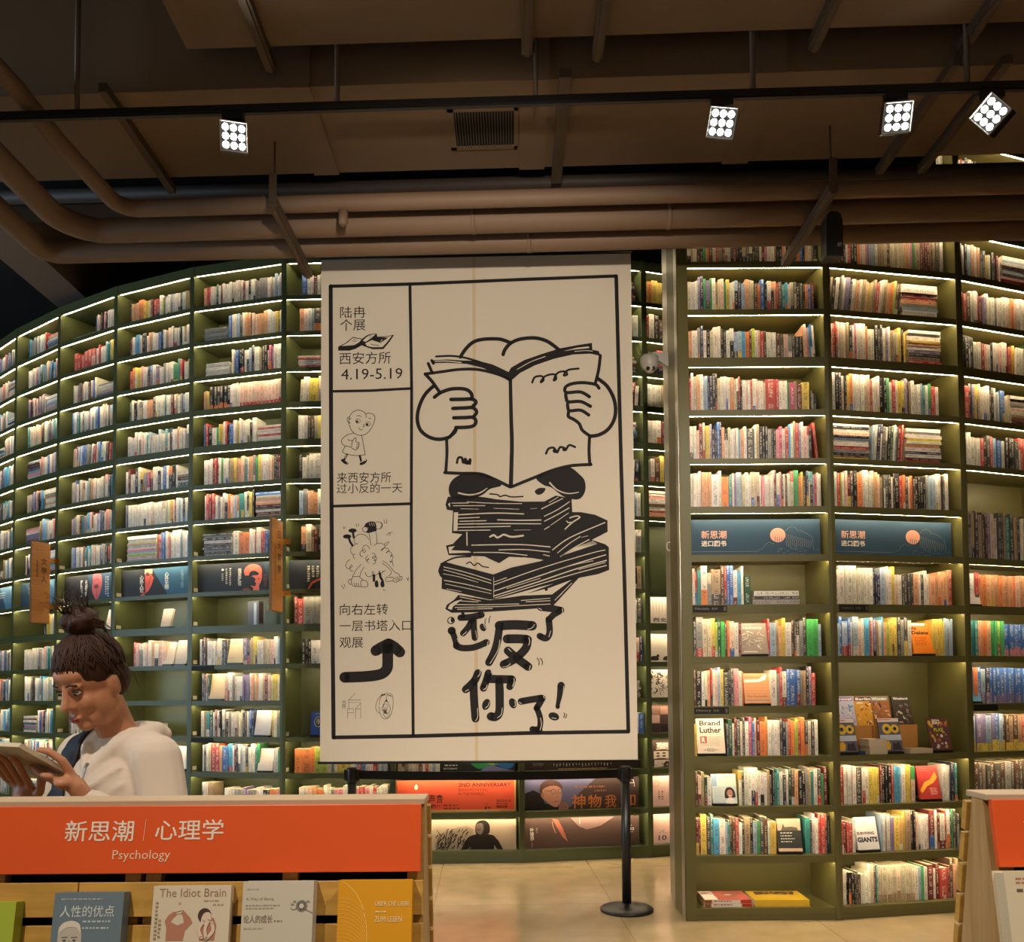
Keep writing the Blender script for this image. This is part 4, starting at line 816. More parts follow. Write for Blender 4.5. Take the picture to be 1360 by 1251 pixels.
for bay, k, t0, t1, h, c, dz, lab, d, dp in FLAT:
    b = BAYS[bay]; X0 = b.l + .012; w = b.w - b.r - b.l - .024; x0, x1 = X0 + w * t0, X0 + w * t1; z = b.zs[k] + .0008 + dz; e3 = Vector((b.e.x, b.e.y, 0)); n3 = Vector((b.n.x, b.n.y, 0))
    t = thing('book' if 'book' in lab else 'magazine', lab, 'book' if 'book' in lab else 'magazine', b.F((x0 + x1) / 2, d + dp / 2, z), 'books lying flat'); o = b.F(x0, d, z); mb = MB()
    mb.obox(o, e3, n3, (0, 0, 1), (0, 0, 0), (x1 - x0, dp, .0015)); mb.obox(o, e3, n3, (0, 0, 1), (0, 0, h - .0015), (x1 - x0, dp, h)); mb.obox(o, e3, n3, (0, 0, 1), (0, 0, .0015), (x1 - x0, .0015, h - .0015)); cv = mb.build('cover', cover_mat(c), t)
    mb = MB(); mb.obox(o, e3, n3, (0, 0, 1), (.002, .0016, .0016), (x1 - x0 - .002, dp - .003, h - .0016)); mb.build('page_block', PAPER, t)
    if bay == 'R1':
        u = (x1 - x0) / 100; H = dp / u; a = InkArt(lambda x, y, hh, o=o, u=u, e3=e3, n3=n3, dp=dp, h=h: tuple(o + e3 * (x * u) + n3 * (dp - y * u) + Vector((0, 0, h + hh))), .0005)
        if 'yellow' in lab:
            a.fill([(14, 4), (90, 6), (84, 30), (40, 26), (12, 30)], '5c4030', 0); R = random.Random(3)
            for i in range(20): a.disc(R.uniform(18, 84), R.uniform(8, 26), 3, R.choice(('a87840', '3c2c28', 'c89848')), 1)
        elif 'upper' in lab:
            a.rect(2, 2, 30, H - 2, 'dcd4c8', 0); a.text('BBC', 5, 12, 27, 30, 'a83c34', 1, .03); a.disc(64, H * .45, 18, '8a6a5c', 0, ry=12); a.disc(60, H * .45, 8, 'd8b8a0', 1, ry=6)
        a.build(cv)
        if 'yellow' not in lab:
            a = InkArt(lambda x, y, hh, o=o, u=u, e3=e3, n3=n3, h=h: tuple(o + e3 * (x * u) + Vector((0, 0, h - y * u)) - n3 * hh), .0005); a.rect(2, .3, 14, h / u - .3, '7a5a34', 0); a.rect(78, .3, 98, h / u - .3, 'a8382c', 0); a.rect(16, .3, 76, h / u - .3, 'd8cfc0', 0); lines(a, 20, 70, 1.5, 1, 2, 2, '8a3a30', 1, 2); a.build(cv)
# section labels and shelf number tags, fixed to the boards
def label_strip(bay, k, x0, x1, txt, txt2):
    b = BAYS[bay]; z1 = b.zs[k] - .006; z0 = z1 - .042; sh = [c for c in b.root.children if c.name.split('.')[0] == 'shelf'][sum(1 for j in range(k) if j not in b.skip)]
    mb = MB(); e3 = Vector((b.e.x, b.e.y, 0)); n3 = Vector((b.n.x, b.n.y, 0)); o = b.F(x0, .0, z0); mb.obox(o, e3, n3, (0, 0, 1), (0, -.004, 0), (x1 - x0, .0028, .042)); 
    l = mb.build('label_strip', ink('1c1a17'), sh)
    a = InkArt(lambda x, y, hh: tuple(o + e3 * x - n3 * (.004 + hh) + Vector((0, 0, .042 - y))), .0006); w = x1 - x0
    if txt: a.text(txt, .012, .012, w * .48, .030, '8a8478'); a.text(txt2, w * .55, .013, w * .72, .028, '8a8478'); a.rect(w * .9, .008, w * .97, .034, '5c5850')
    a.build(sh, {'8a8478': 'lettering', '5c5850': 'printed_mark'})
label_strip('R1', 6, .07, .285, 'Philosophy', '哲学'); label_strip('R1', 4, .07, .285, 'History', '历史'); label_strip('R2', 6, .04, .24, 'Management\n& Marketing', '经济·管理'); label_strip('R3', 4, .03, .23, '', '')
label_strip('T5', 5, .026, .24, '', ''); label_strip('T5', 3, .026, .24, '', '')
TAGM = ink('d0c8b4')
for bay in ('T3', 'T4', 'T5', 'T6'):
    b = BAYS[bay]
    for k in (1, 2, 3, 4, 5, 6, 7, 8):
        if k in b.skip: continue
        mb = MB(); b.slab(mb, b.l, b.l + .002, .02, .07, b.zs[k] + .012, b.zs[k] + .044)
        mb.build('number_tag', TAGM, b.root)

# ------------------------------------------------------------------ shelve the books: the 270 that show largest stand alone, the rest are one mass
HIDE = [(424, 325, 850, 1012), (-99, 1050, 566, 1300), (1276, 1048, 1400, 1300), (40, 812, 236, 1060), (356, 686, 378, 812), (40, 716, 66, 826), (-99, -99, 1500, 318), (1060, 230, 1112, 345), (877, 300, 912, 1230)]
def spine_size(r):
    b = BAYS[r['bay']]; c = b.F(r['x'] + r['w'] / 2 + r['lean'] * r['h'] / 2, r['d'], r['z'] + r['h'] / 2)
    x, y = proj(c)
    if not (6 < x < 1354 and 6 < y < 1245) or any(q[0] - 3 < x < q[2] + 3 and q[1] - 3 < y < q[3] + 3 for q in HIDE): return 0
    if r['bay'][0] == 'T' and x > 850 and x > 866: pass
    a = proj(b.F(r['x'], r['d'], r['z'])); e = proj(b.F(r['x'] + r['w'], r['d'], r['z'] + r['h']))
    return abs(e[0] - a[0]) * abs(e[1] - a[1])
for r in RECS: r['size'] = spine_size(r)
order = {}
for r in RECS: order.setdefault((r['bay'], r['k'], r['flat']), []).append(r)
for L in order.values():
    L.sort(key=lambda r: -r['z'] if r['flat'] else r['x'])
    for i, r in enumerate(L): r['n'] = i + 1
for L in order.values():
    if L[0]['flat']:                                  # two stacks can share one shelf
        stx = sorted({round(r['x'], 1) for r in L})
CH = sorted(RECS, key=lambda r: -r['size'])[:268]
def ordi(n): return '%d%s' % (n, 'th' if 10 <= n % 100 <= 20 else {1: 'st', 2: 'nd', 3: 'rd'}.get(n % 10, 'th'))
NUMW = ['', 'first', 'second', 'third', 'fourth', 'fifth', 'sixth', 'seventh', 'eighth']
BAYN = {'R1': 'steel panel bay', 'R2': 'magazine bay', 'R3': 'rightmost bay', 'T5': 'portrait sign bay', 'T6': 'banner bay', 'T4': 'scarf bay', 'T3': 'bun bay', 'T9': 'poster bay beside steel panel', 'T2': 'hanging sign bay', 'T1': 'leftmost bay'}
STUFF = MB(); chosen = {id(r) for r in CH}; seen = set()
for r in RECS:
    b = BAYS[r['bay']]
    if id(r) not in chosen: add_book(STUFF, b, r); continue
    mb = MB(); add_book(mb, b, r)
    base = b.F(r['x'] + r['w'] / 2, r['d'] + r['dp'] / 2, r['z']); o = mb.build('book', BOOK, None, base)
    th = r['h'] if r['flat'] else r['w']; size = 'slim ' if th < .018 else ('thick ' if th > .032 else '')
    dk = r['k'] - 7; rown = 'sign level shelf' if dk == 0 else '%s shelf %s sign level' % (NUMW[abs(dk)], 'above' if dk > 0 else 'below')
    if r['flat']:
        half = 'left' if r['x'] + r['w'] / 2 < b.w / 2 else 'right'
        grp = [q for q in order[(r['bay'], r['k'], True)] if (q['x'] + q['w'] / 2 < b.w / 2) == (half == 'left')]
        n = grp.index(r) + 1
        lab = '%s book, %s down in stack, %s, %s' % (PAL[r['ch']][1], ordi(n), rown, BAYN.get(r['bay'], 'tower bay'))
        if len({(q['x'] + q['w'] / 2 < b.w / 2) for q in order[(r['bay'], r['k'], True)]}) > 1: lab = '%s book, %s down in %s stack, %s, %s' % (PAL[r['ch']][1], ordi(n), half, rown, BAYN.get(r['bay'], 'tower bay'))
    else: lab = '%s%s book, %s spine from left, %s, %s' % (size, PAL[r['ch']][1], ordi(r['n']), rown, BAYN.get(r['bay'], 'tower bay'))
    w = lab.split()
    tag(o, ' '.join(w[1:] if len(w) > 16 and not r['flat'] else w), 'book', 'single books on the shelves')
o = STUFF.build('shelved_books', BOOK); tag(o, 'rows of smaller paperbacks filling the lit bookcase shelves', 'books', kind='stuff')

# ------------------------------------------------------------------ hanging cloth banner
def bilin(c, x0, y0, x1, y1):
    """corner points for a rectangle of drawing units: top-left, top-right, bottom-right, bottom-left"""
    tl, tr, br, bl = [Vector(q) for q in c]; n = (tr - tl).cross(bl - tl).normalized()
    if n.y > 0: n = -n
    def fn(x, y, h):
        u, v = (x - x0) / (x1 - x0), (y - y0) / (y1 - y0)
        return tl * (1 - u) * (1 - v) + tr * u * (1 - v) + br * u * v + bl * (1 - u) * v + n * h
    return fn
BTL, BTR, BBR, BBL = (-1.202, 5.44, 4.204), (.772, 5.392, 4.208), (.776, 5.392, 1.006), (-1.206, 5.44, 1.004)
bfn = bilin((BTL, BTR, BBR, BBL), 425, 331, 845, 1009)
cloth = bpy.data.materials.new('cream_banner_cloth'); cloth.use_nodes = True
def _cloth():
    nt = cloth.node_tree; b = nt.nodes['Principled BSDF']; N, L = nt.nodes.new, nt.links.new
    tc = N('ShaderNodeTexCoord'); sp = N('ShaderNodeSeparateXYZ'); L(tc.outputs['Object'], sp.inputs[0])
    m1 = N('ShaderNodeMath'); m1.operation = 'SUBTRACT'; m1.inputs[1].default_value = .006; L(sp.outputs[0], m1.inputs[0])
    m2 = N('ShaderNodeMath'); m2.operation = 'ABSOLUTE'; L(m1.outputs[0], m2.inputs[0])
    m3 = N('ShaderNodeMath'); m3.operation = 'LESS_THAN'; m3.inputs[1].default_value = .011; L(m2.outputs[0], m3.inputs[0])
    mx = N('ShaderNodeMix'); mx.data_type = 'RGBA'; mx.inputs[6].default_value = (*lin('c8bca8'), 1); mx.inputs[7].default_value = (*lin('c0ac8c'), 1); L(m3.outputs[0], mx.inputs[0])
    L(mx.outputs[2], b.inputs['Base Color']); b.inputs['Roughness'].default_value = .85; b.inputs['Specular IOR Level'].default_value = .2
    n = N('ShaderNodeTexNoise'); n.inputs['Scale'].default_value = 1.6; n.inputs['Detail'].default_value = 2; L(tc.outputs['Object'], n.inputs['Vector'])
    w = N('ShaderNodeTexNoise'); w.inputs['Scale'].default_value = 260; L(tc.outputs['Object'], w.inputs['Vector'])
    b1 = N('ShaderNodeBump'); b1.inputs['Strength'].default_value = .22; b1.inputs['Distance'].default_value = .05; L(n.outputs['Fac'], b1.inputs['Height'])
    b2 = N('ShaderNodeBump'); b2.inputs['Strength'].default_value = .15; b2.inputs['Distance'].default_value = .001; L(w.outputs['Fac'], b2.inputs['Height']); L(b1.outputs['Normal'], b2.inputs['Normal'])
    L(b2.outputs['Normal'], b.inputs['Normal'])
_cloth()
ban = thing('exhibition_banner', 'large cream cloth banner with black drawings hanging in front of the bookcases', 'banner', (-.231, 5.417, 1.0))
mb = MB(); g = 24
V = [bfn(425 + 420 * i / g, 331 + 678 * j / g, 0.0) for j in range(g + 1) for i in range(g + 1)]
V2 = [bfn(425 + 420 * i / g, 331 + 678 * j / g, -.003) for j in range(g + 1) for i in range(g + 1)]
Fq = [(j * (g + 1) + i, (j + 1) * (g + 1) + i, (j + 1) * (g + 1) + i + 1, j * (g + 1) + i + 1) for j in range(g) for i in range(g)]
mb.mesh(V, Fq, True); mb.mesh(V2, [tuple(reversed(f)) for f in Fq], True)
mb.build('cloth', cloth, ban)
ROD = mat('black_metal_rod', '1e1c1a', .4, metal=.6)
mb = MB(); mb.tube([bfn(422, 1010.5, -.004), bfn(848.5, 1010.5, -.004)], .009, 10); tag(mb.build('bottom_rod', ROD, ban), 'black bottom rod')
mb = MB(); mb.tube([bfn(423, 330, -.004), bfn(847, 330, -.004)], .009, 10); tag(mb.build('top_rod', ROD, ban), 'black top rod')
for x in (470, 647, 800):
    p = bfn(x, 330, -.004); mb = MB(); mb.tube([p, (p.x, p.y, 5.9)], .0025, 6); mb.build('hanging_wire', ROD, ban)
K, W_ = 'black', 'cloth'
a = Art(bfn, .0009)
# frame lines
a.grp(); 
a.stroke([(438, 368), (560, 367), (700, 364), (825, 362)], 4.5, K, 0, False); a.stroke([(825, 362), (828, 600), (831, 800), (833, 972)], 5, K, 0, False); a.stroke([(438, 368), (439, 600), (441, 800), (443, 977)], 5.5, K, 0, False); a.stroke([(443, 977), (548, 976), (700, 973), (833, 972)], 5, K, 0, False)
a.stroke([(546, 368), (548, 510), (547, 700), (549, 976)], 4, K, 0, False); a.stroke([(439, 512), (490, 512), (547, 510)], 3.6, K, 0, False); a.stroke([(440, 668), (490, 667), (547, 666)], 3.8, K, 0, False)
# two hands holding an open book
a.grp(540, 420, 4.25); w = 21
a.stroke([(315, 205), (345, 160), (390, 120), (450, 105), (530, 105), (570, 115), (605, 130)], w, K); a.stroke([(560, 195), (572, 165), (605, 130), (660, 108), (740, 103), (800, 118), (840, 142), (880, 175)], w, K)
a.fill([(150, 222), (240, 218), (330, 226), (420, 230), (500, 252), (590, 297), (605, 272), (680, 230), (780, 197), (880, 167), (980, 150), (1068, 138), (1070, 178), (1105, 185), (1118, 215), (1060, 200), (960, 203), (850, 226), (740, 262), (655, 305), (608, 345), (588, 342), (520, 305), (440, 270), (350, 246), (240, 238), (150, 238)], K)
a.stroke([(175, 200), (260, 198), (340, 210), (430, 238)], 12, K); a.stroke([(112, 300), (200, 290), (300, 278), (400, 278), (490, 297), (560, 322), (600, 345)], 17, K); a.stroke([(130, 240), (152, 292)], 17, K); a.stroke([(150, 222), (160, 240)], 16, K)
a.fill([(905, 183), (980, 165), (1050, 158), (1052, 168), (975, 174)], W_, 1); a.stroke([(640, 283), (720, 240), (800, 212)], 4, W_, 1); a.stroke([(970, 186), (1030, 182), (1070, 186)], 4, W_, 1); a.stroke([(170, 228), (240, 228), (320, 238)], 6, W_, 1)
a.stroke([(112, 300), (150, 342), (175, 378), (197, 410)], 19, K); a.stroke([(165, 435), (200, 410), (260, 390), (330, 390), (365, 405), (380, 430), (376, 450)], w, K)
for q in ([(260, 450), (330, 450), (380, 450), (403, 468), (385, 492)], [(270, 502), (340, 500), (385, 500), (406, 525), (388, 552)], [(275, 556), (340, 556), (385, 556), (402, 580), (385, 605), (340, 612), (287, 612)]): a.stroke(q, 21, K)
a.stroke([(287, 612), (284, 635), (255, 662)], 20, K); a.stroke([(160, 370), (110, 420), (77, 490), (66, 560), (82, 620), (125, 660), (180, 678), (235, 672), (262, 655), (288, 618)], w, K)
a.stroke([(233, 670), (235, 760), (228, 868)], 18, K); a.stroke([(222, 870), (310, 876), (420, 880), (500, 910), (592, 957)], 18, K); a.stroke([(600, 345), (603, 560), (606, 720), (598, 955)], 20, K, w2=24)
a.stroke([(1055, 836), (940, 842), (840, 865), (740, 903), (608, 955)], 18, K); a.stroke([(1048, 680), (1044, 760), (1048, 838)], 18, K); a.stroke([(1115, 212), (1105, 290), (1085, 370)], 18, K)
for q in ([(1105, 400), (1085, 378), (1020, 367), (960, 370), (920, 385), (910, 408), (925, 422), (1000, 420), (1050, 448)], [(915, 432), (918, 455), (930, 475), (1000, 475), (1055, 503)], [(925, 488), (928, 515), (940, 527), (1000, 525), (1045, 553)], [(930, 535), (930, 560), (960, 577), (990, 602), (1008, 640), (1050, 673)]): a.stroke(q, 19, K)
a.stroke([(1100, 345), (1152, 390), (1188, 460), (1198, 530), (1185, 590), (1150, 640), (1100, 668), (1050, 675)], w, K)
a.stroke([(725, 360), (740, 330), (780, 325), (790, 348), (772, 360), (800, 325), (850, 315), (862, 340), (847, 350), (870, 308), (912, 300), (925, 318), (905, 322), (930, 292), (990, 285)], 12, K)
a.stroke([(800, 770), (815, 742), (845, 738), (862, 765), (880, 735), (908, 742), (912, 752), (932, 724), (965, 735)], 13, K); a.disc(850, 755, 13, K); a.disc(903, 748, 11, K)
a.stroke([(292, 815), (300, 787), (320, 787), (328, 815), (340, 792), (352, 822), (368, 795), (366, 822)], 14, K); a.disc(345, 812, 14, K); a.disc(362, 812, 12, K)
a.fill([(318, 882), (420, 878), (500, 908), (545, 948), (480, 968), (430, 1004), (340, 1030), (270, 1022), (244, 975), (260, 920)], K, 0, True); a.fill([(745, 905), (850, 865), (930, 850), (985, 888), (1018, 930), (1018, 992), (980, 1034), (900, 1018), (830, 966), (785, 950)], K, 0, True)
a.stroke([(300, 988), (360, 1000), (420, 990), (462, 964)], 9, W_, 1, w2=6); a.stroke([(820, 938), (860, 978), (920, 1000), (982, 994)], 10, W_, 1, w2=5)
# the pile of books underneath
a.grp(590, 640, 5.913)
a.fill([(18, 165), (36, 104), (120, 98), (300, 106), (420, 128), (620, 150), (800, 152), (890, 105), (1015, 130), (1020, 238), (1090, 240), (1200, 262), (1296, 308), (1296, 398), (1175, 458), (1040, 520), (870, 612), (830, 622), (700, 598), (520, 585), (440, 635), (320, 580), (40, 566), (20, 490), (75, 478), (150, 402), (68, 392), (78, 214), (30, 206)], K)
a.fill([(300, 108), (470, 25), (528, 58), (580, 32), (800, 36), (880, 100), (800, 148), (620, 142), (420, 122)], W_, 1); a.stroke([(370, 85), (430, 92), (450, 108), (490, 98), (540, 112), (632, 110)], 11, K, 2); a.fill([(725, 70), (760, 45), (810, 48), (790, 85), (750, 98)], K, 2, True)
a.fill([(38, 162), (56, 148), (54, 188)], W_, 1)
for q, ww in (([(68, 154), (200, 155)], 6), ([(80, 175), (330, 178)], 6), ([(190, 146), (400, 160), (622, 166)], 6), ([(140, 200), (280, 205)], 4), ([(400, 200), (600, 210)], 4), ([(690, 208), (740, 205)], 3), ([(115, 248), (400, 238), (636, 248)], 9), ([(120, 275), (285, 270)], 7), ([(130, 300), (340, 297)], 7), ([(430, 292), (600, 298), (772, 298)], 9), ([(118, 322), (440, 322), (770, 328)], 8), ([(118, 347), (530, 345)], 7), ([(120, 372), (370, 372)], 7), ([(560, 375), (690, 375)], 3),
               ([(778, 210), (850, 175), (945, 130)], 7), ([(800, 268), (900, 220), (1000, 155)], 7), ([(800, 308), (900, 258), (995, 205)], 7), ([(800, 372), (838, 350)], 7), ([(850, 340), (990, 245)], 5), ([(840, 160), (910, 118)], 5), ([(186, 388), (188, 490)], 9), ([(225, 490), (600, 490), (842, 512)], 8), ([(440, 530), (640, 530), (836, 552)], 7), ([(240, 548), (450, 552), (660, 576)], 7), ([(790, 572), (836, 584)], 7),
               ([(862, 535), (1000, 440), (1275, 325)], 8), ([(900, 560), (990, 490), (1080, 432)], 6), ([(920, 590), (1050, 510), (1150, 458)], 7), ([(1090, 440), (1140, 428)], 4), ([(962, 372), (1020, 320), (1078, 282), (1050, 270), (1000, 284)], 10), ([(975, 310), (990, 322), (1010, 318)], 8)): a.stroke(q, ww, W_, 1, len(q) > 2)
a.fill([(85, 228), (118, 228), (112, 376), (80, 376)], W_, 1); a.stroke([(370, 425), (400, 413), (425, 432), (450, 424), (480, 410), (540, 428), (630, 420)], 15, W_, 1); a.fill([(40, 502), (92, 496), (60, 528), (200, 536), (222, 548), (46, 553)], W_, 1)
a.fill([(30, 612), (100, 585), (330, 582), (420, 632), (450, 634), (520, 592), (650, 592), (710, 620), (400, 708), (240, 680)], W_, 1)   # top page of the big book shows below
a.fill([(1045, 518), (1180, 466), (1215, 492), (940, 580)], W_, 1)
a.grp(540, 600, 3.128)
a.fill([(140, 470), (160, 452), (365, 508), (440, 480), (560, 455), (700, 405), (775, 368), (832, 388), (846, 400), (846, 495), (800, 512), (700, 530), (560, 562), (370, 612), (345, 612), (240, 588), (148, 565), (150, 520), (140, 510)], K, 1)
a.stroke([(146, 462), (205, 436), (270, 432)], 7, K, 2)
a.stroke([(145, 470), (138, 492), (148, 512)], 7, K, 2)
for q, ww in (([(158, 474), (250, 498), (355, 532)], 3.5), ([(158, 486), (250, 512), (355, 545)], 3), ([(156, 503), (220, 516), (300, 540)], 2.5), ([(160, 530), (250, 548), (355, 575)], 3.5), ([(165, 545), (260, 566), (355, 588)], 2.5), ([(170, 566), (230, 578)], 2.5), ([(366, 540), (420, 522)], 3), ([(366, 552), (560, 485), (770, 425), (830, 412)], 3.5), ([(366, 578), (560, 515), (700, 470), (832, 432)], 4), ([(366, 598), (560, 538), (700, 492), (835, 455)], 4.5), ([(372, 606), (560, 550), (700, 510), (835, 476)], 3.5), ([(600, 500), (700, 472), (780, 456)], 2.5), ([(720, 492), (830, 464)], 2.5), ([(420, 568), (560, 526)], 2.5), ([(366, 520), (366, 606)], 2)): a.stroke(q, ww, W_, 2, len(q) > 2)
a.stroke([(253, 462), (268, 455), (285, 470), (300, 460), (320, 474), (345, 478)], 5, K, 3)
a.fill([(163, 650), (170, 632), (200, 612), (218, 592), (350, 615), (480, 598), (680, 526), (722, 524), (612, 642), (540, 652), (330, 664), (190, 666)], K, 1)
a.fill([(174, 648), (182, 632), (205, 618), (235, 610), (215, 625), (196, 640), (190, 654)], W_, 2); a.fill([(470, 598), (600, 566), (690, 534), (655, 560), (608, 594)], W_, 2); a.fill([(575, 566), (592, 560), (590, 578), (580, 580)], K, 3)
for q in ([(215, 616), (300, 622)], [(205, 632), (330, 634), (470, 632)], [(205, 644), (400, 642), (600, 634)], [(480, 618), (600, 610)], [(500, 624), (600, 620)], [(215, 652), (360, 650)], [(620, 618), (690, 548)], [(628, 610), (650, 590)]): a.stroke(q, 3, W_, 2, False)
a.stroke([(225, 600), (310, 618)], 3, W_, 2, False)
# the fat lettering
a.grp(590, 790, 6.583)
a.ring(65, 218, 29, 8, K); a.disc(76, 214, 14, K, 0, 22); a.stroke([(148, 195), (240, 190), (332, 172)], 57, K); a.stroke([(262, 205), (265, 290), (272, 372)], 55, K); a.stroke([(245, 225), (215, 280), (170, 332)], 55, K); a.disc(344, 282, 26, K, 0, 36, rot=-.5)
a.stroke([(165, 120), (172, 190)], 29, K); a.disc(70, 308, 36, K); a.stroke([(72, 310), (92, 360), (106, 410), (108, 440)], 53, K); a.stroke([(108, 440), (160, 460), (250, 458), (320, 436), (374, 412)], 57, K)
a.stroke([(488, 268), (620, 262), (775, 272)], 84, K); a.stroke([(490, 268), (470, 400), (440, 500), (395, 588)], 68, K); a.stroke([(555, 384), (650, 384), (725, 390)], 79, K); a.stroke([(735, 392), (715, 470), (620, 560), (524, 606)], 73, K); a.stroke([(562, 488), (640, 555), (736, 628)], 75, K)
a.stroke([(850, 110), (940, 122), (1025, 140)], 64, K); a.stroke([(1020, 145), (960, 180), (922, 220)], 55, K); a.stroke([(920, 215), (926, 330), (895, 382), (840, 362)], 57, K)
a.stroke([(298, 680), (265, 750), (190, 822)], 68, K); a.stroke([(258, 760), (262, 900), (274, 1076)], 70, K); a.stroke([(390, 680), (372, 740), (345, 812)], 64, K); a.stroke([(380, 730), (480, 735), (592, 738)], 73, K); a.stroke([(598, 740), (575, 800)], 64, K); a.stroke([(484, 750), (486, 900), (482, 1020), (450, 1062), (408, 1058)], 73, K)
a.disc(368, 954, 34, K, 0, 50, rot=.35); a.disc(600, 946, 32, K, 0, 46, rot=-.35)
a.stroke([(672, 930), (760, 915), (852, 902)], 59, K); a.stroke([(858, 905), (835, 945), (808, 990)], 57, K); a.stroke([(808, 985), (836, 1070), (836, 1140), (815, 1190)], 51, K); a.stroke([(770, 1172), (830, 1182)], 55, K)
a.stroke([(1022, 795), (1010, 890), (990, 980)], 66, K, w2=38); a.disc(956, 1062, 48, K, 0, 34, rot=.35)
for q in ([(815, 555), (832, 580), (830, 616)], [(842, 555), (860, 582), (858, 616)], [(1045, 1032), (1050, 1050), (1040, 1072)], [(1065, 1042), (1068, 1056), (1056, 1078)], [(372, 205), (362, 225), (364, 252)], [(412, 184), (400, 205), (397, 242)]): a.stroke(q, 7, K)
for q in ([(735, 302), (770, 292), (796, 262)], [(742, 440), (752, 410), (745, 375)], [(490, 392), (475, 480), (405, 598)], [(565, 468), (590, 494)], [(515, 630), (555, 622), (582, 600)], [(748, 655), (755, 620)], [(318, 655), (315, 690), (295, 712)], [(188, 838), (215, 822)], [(292, 985), (293, 1060), (275, 1096)], [(415, 655), (416, 680)], [(345, 825), (368, 812), (378, 785)], [(612, 728), (614, 760), (598, 800)], [(508, 985), (500, 1040), (465, 1072)], [(362, 985), (385, 965), (396, 935)], [(612, 975), (624, 960), (618, 930)], [(655, 938), (675, 948)], [(868, 885), (876, 905)], [(840, 1075), (848, 1130), (835, 1180)], [(1046, 800), (1036, 880), (1010, 970)], [(940, 1075), (975, 1080)], [(1040, 125), (1042, 160), (1022, 178)], [(936, 320), (920, 370)], [(280, 310), (292, 380)], [(165, 350), (200, 318)], [(390, 405), (380, 440)], [(120, 375), (128, 405)], [(820, 112), (860, 132)], [(350, 260), (366, 290)]): a.stroke(q, 6, W_, 1)
# panel one: lettering and a small open book
a.grp(440, 385, 10.876)
a.fill([(90, 720), (200, 665), (310, 578), (370, 592), (450, 606), (500, 565), (560, 540), (662, 536), (668, 582), (780, 580), (918, 558), (850, 660), (760, 768), (600, 768), (510, 735), (440, 705), (350, 755), (260, 782), (92, 778)], K)
a.fill([(138, 712), (220, 668), (312, 592), (370, 605), (440, 614), (400, 660), (330, 700), (230, 708)], W_, 1); a.fill([(490, 680), (570, 640), (664, 592), (780, 592), (884, 574), (810, 670), (748, 738), (600, 738), (520, 718)], W_, 1); a.fill([(455, 640), (510, 585), (570, 552), (645, 548), (580, 600), (500, 655)], W_, 1)
a.fill([(580, 630), (650, 588), (832, 600), (720, 676)], K, 2); a.stroke([(575, 690), (610, 705), (650, 708), (690, 715)], 9, K, 2); a.stroke([(300, 640), (340, 612)], 5, K, 2, False); a.stroke([(310, 652), (365, 622)], 5, K, 2, False); a.stroke([(330, 655), (368, 638)], 5, K, 2, False); a.stroke([(560, 590), (575, 560)], 7, K, 2, False); a.stroke([(720, 660), (745, 628)], 9, W_, 3, False)
T_ = 'ink'; a.text('陆冉', 118, 125, 495, 295, T_, 0); a.text('个展', 118, 312, 495, 485, T_, 0); a.text('西安方所', 108, 805, 868, 985, T_, 0); a.text('4.19-5.19', 135, 1052, 1040, 1212, T_, 0)
# panel two: a small walking figure
a.grp(440, 520, 8.933); w = 7.5
for q in ([(410, 212), (372, 178), (320, 163), (265, 177), (226, 217), (206, 275), (212, 345), (240, 410), (290, 455), (345, 470), (410, 455), (470, 395), (508, 315), (520, 262), (505, 222), (460, 203), (415, 212), (414, 252)], [(215, 245), (192, 250), (184, 280), (196, 310), (225, 315)], [(205, 290), (212, 268), (232, 262)], [(302, 236), (330, 228), (352, 245)], [(445, 262), (472, 272)], [(380, 335), (395, 355), (372, 372)], [(325, 378), (345, 402), (370, 402)],
          [(268, 440), (190, 460), (130, 505), (115, 548), (150, 590), (225, 606)], [(192, 518), (220, 530), (250, 530)], [(160, 600), (130, 668), (200, 698), (300, 715), (402, 705)], [(402, 705), (385, 600), (360, 475)], [(240, 600), (246, 545), (280, 498), (294, 510), (290, 545), (325, 556), (328, 575), (300, 578)], [(328, 575), (326, 600), (300, 604)], [(324, 604), (318, 622), (296, 622)], [(310, 628), (285, 646), (250, 628), (226, 606)]): a.stroke(q, w, K)
for x, y in ((315, 296), (437, 332)): a.ring(x, y, 27, 6, K); a.disc(x - 9, y + 6, 15, K)
a.stroke([(182, 700), (150, 762)], 26, K, 0, False); a.stroke([(176, 705), (160, 745)], 7, W_, 1, False); a.stroke([(338, 718), (352, 778)], 26, K, 0, False); a.stroke([(128, 768), (160, 795), (186, 804)], 34, K); a.stroke([(352, 815), (390, 800), (408, 776)], 34, K); a.disc(190, 800, 8, W_, 1); a.disc(402, 772, 9, W_, 1)
a.text('来西安方所', 62, 915, 715, 1045, T_); a.text('过小反的一天', 60, 1050, 850, 1170, T_)
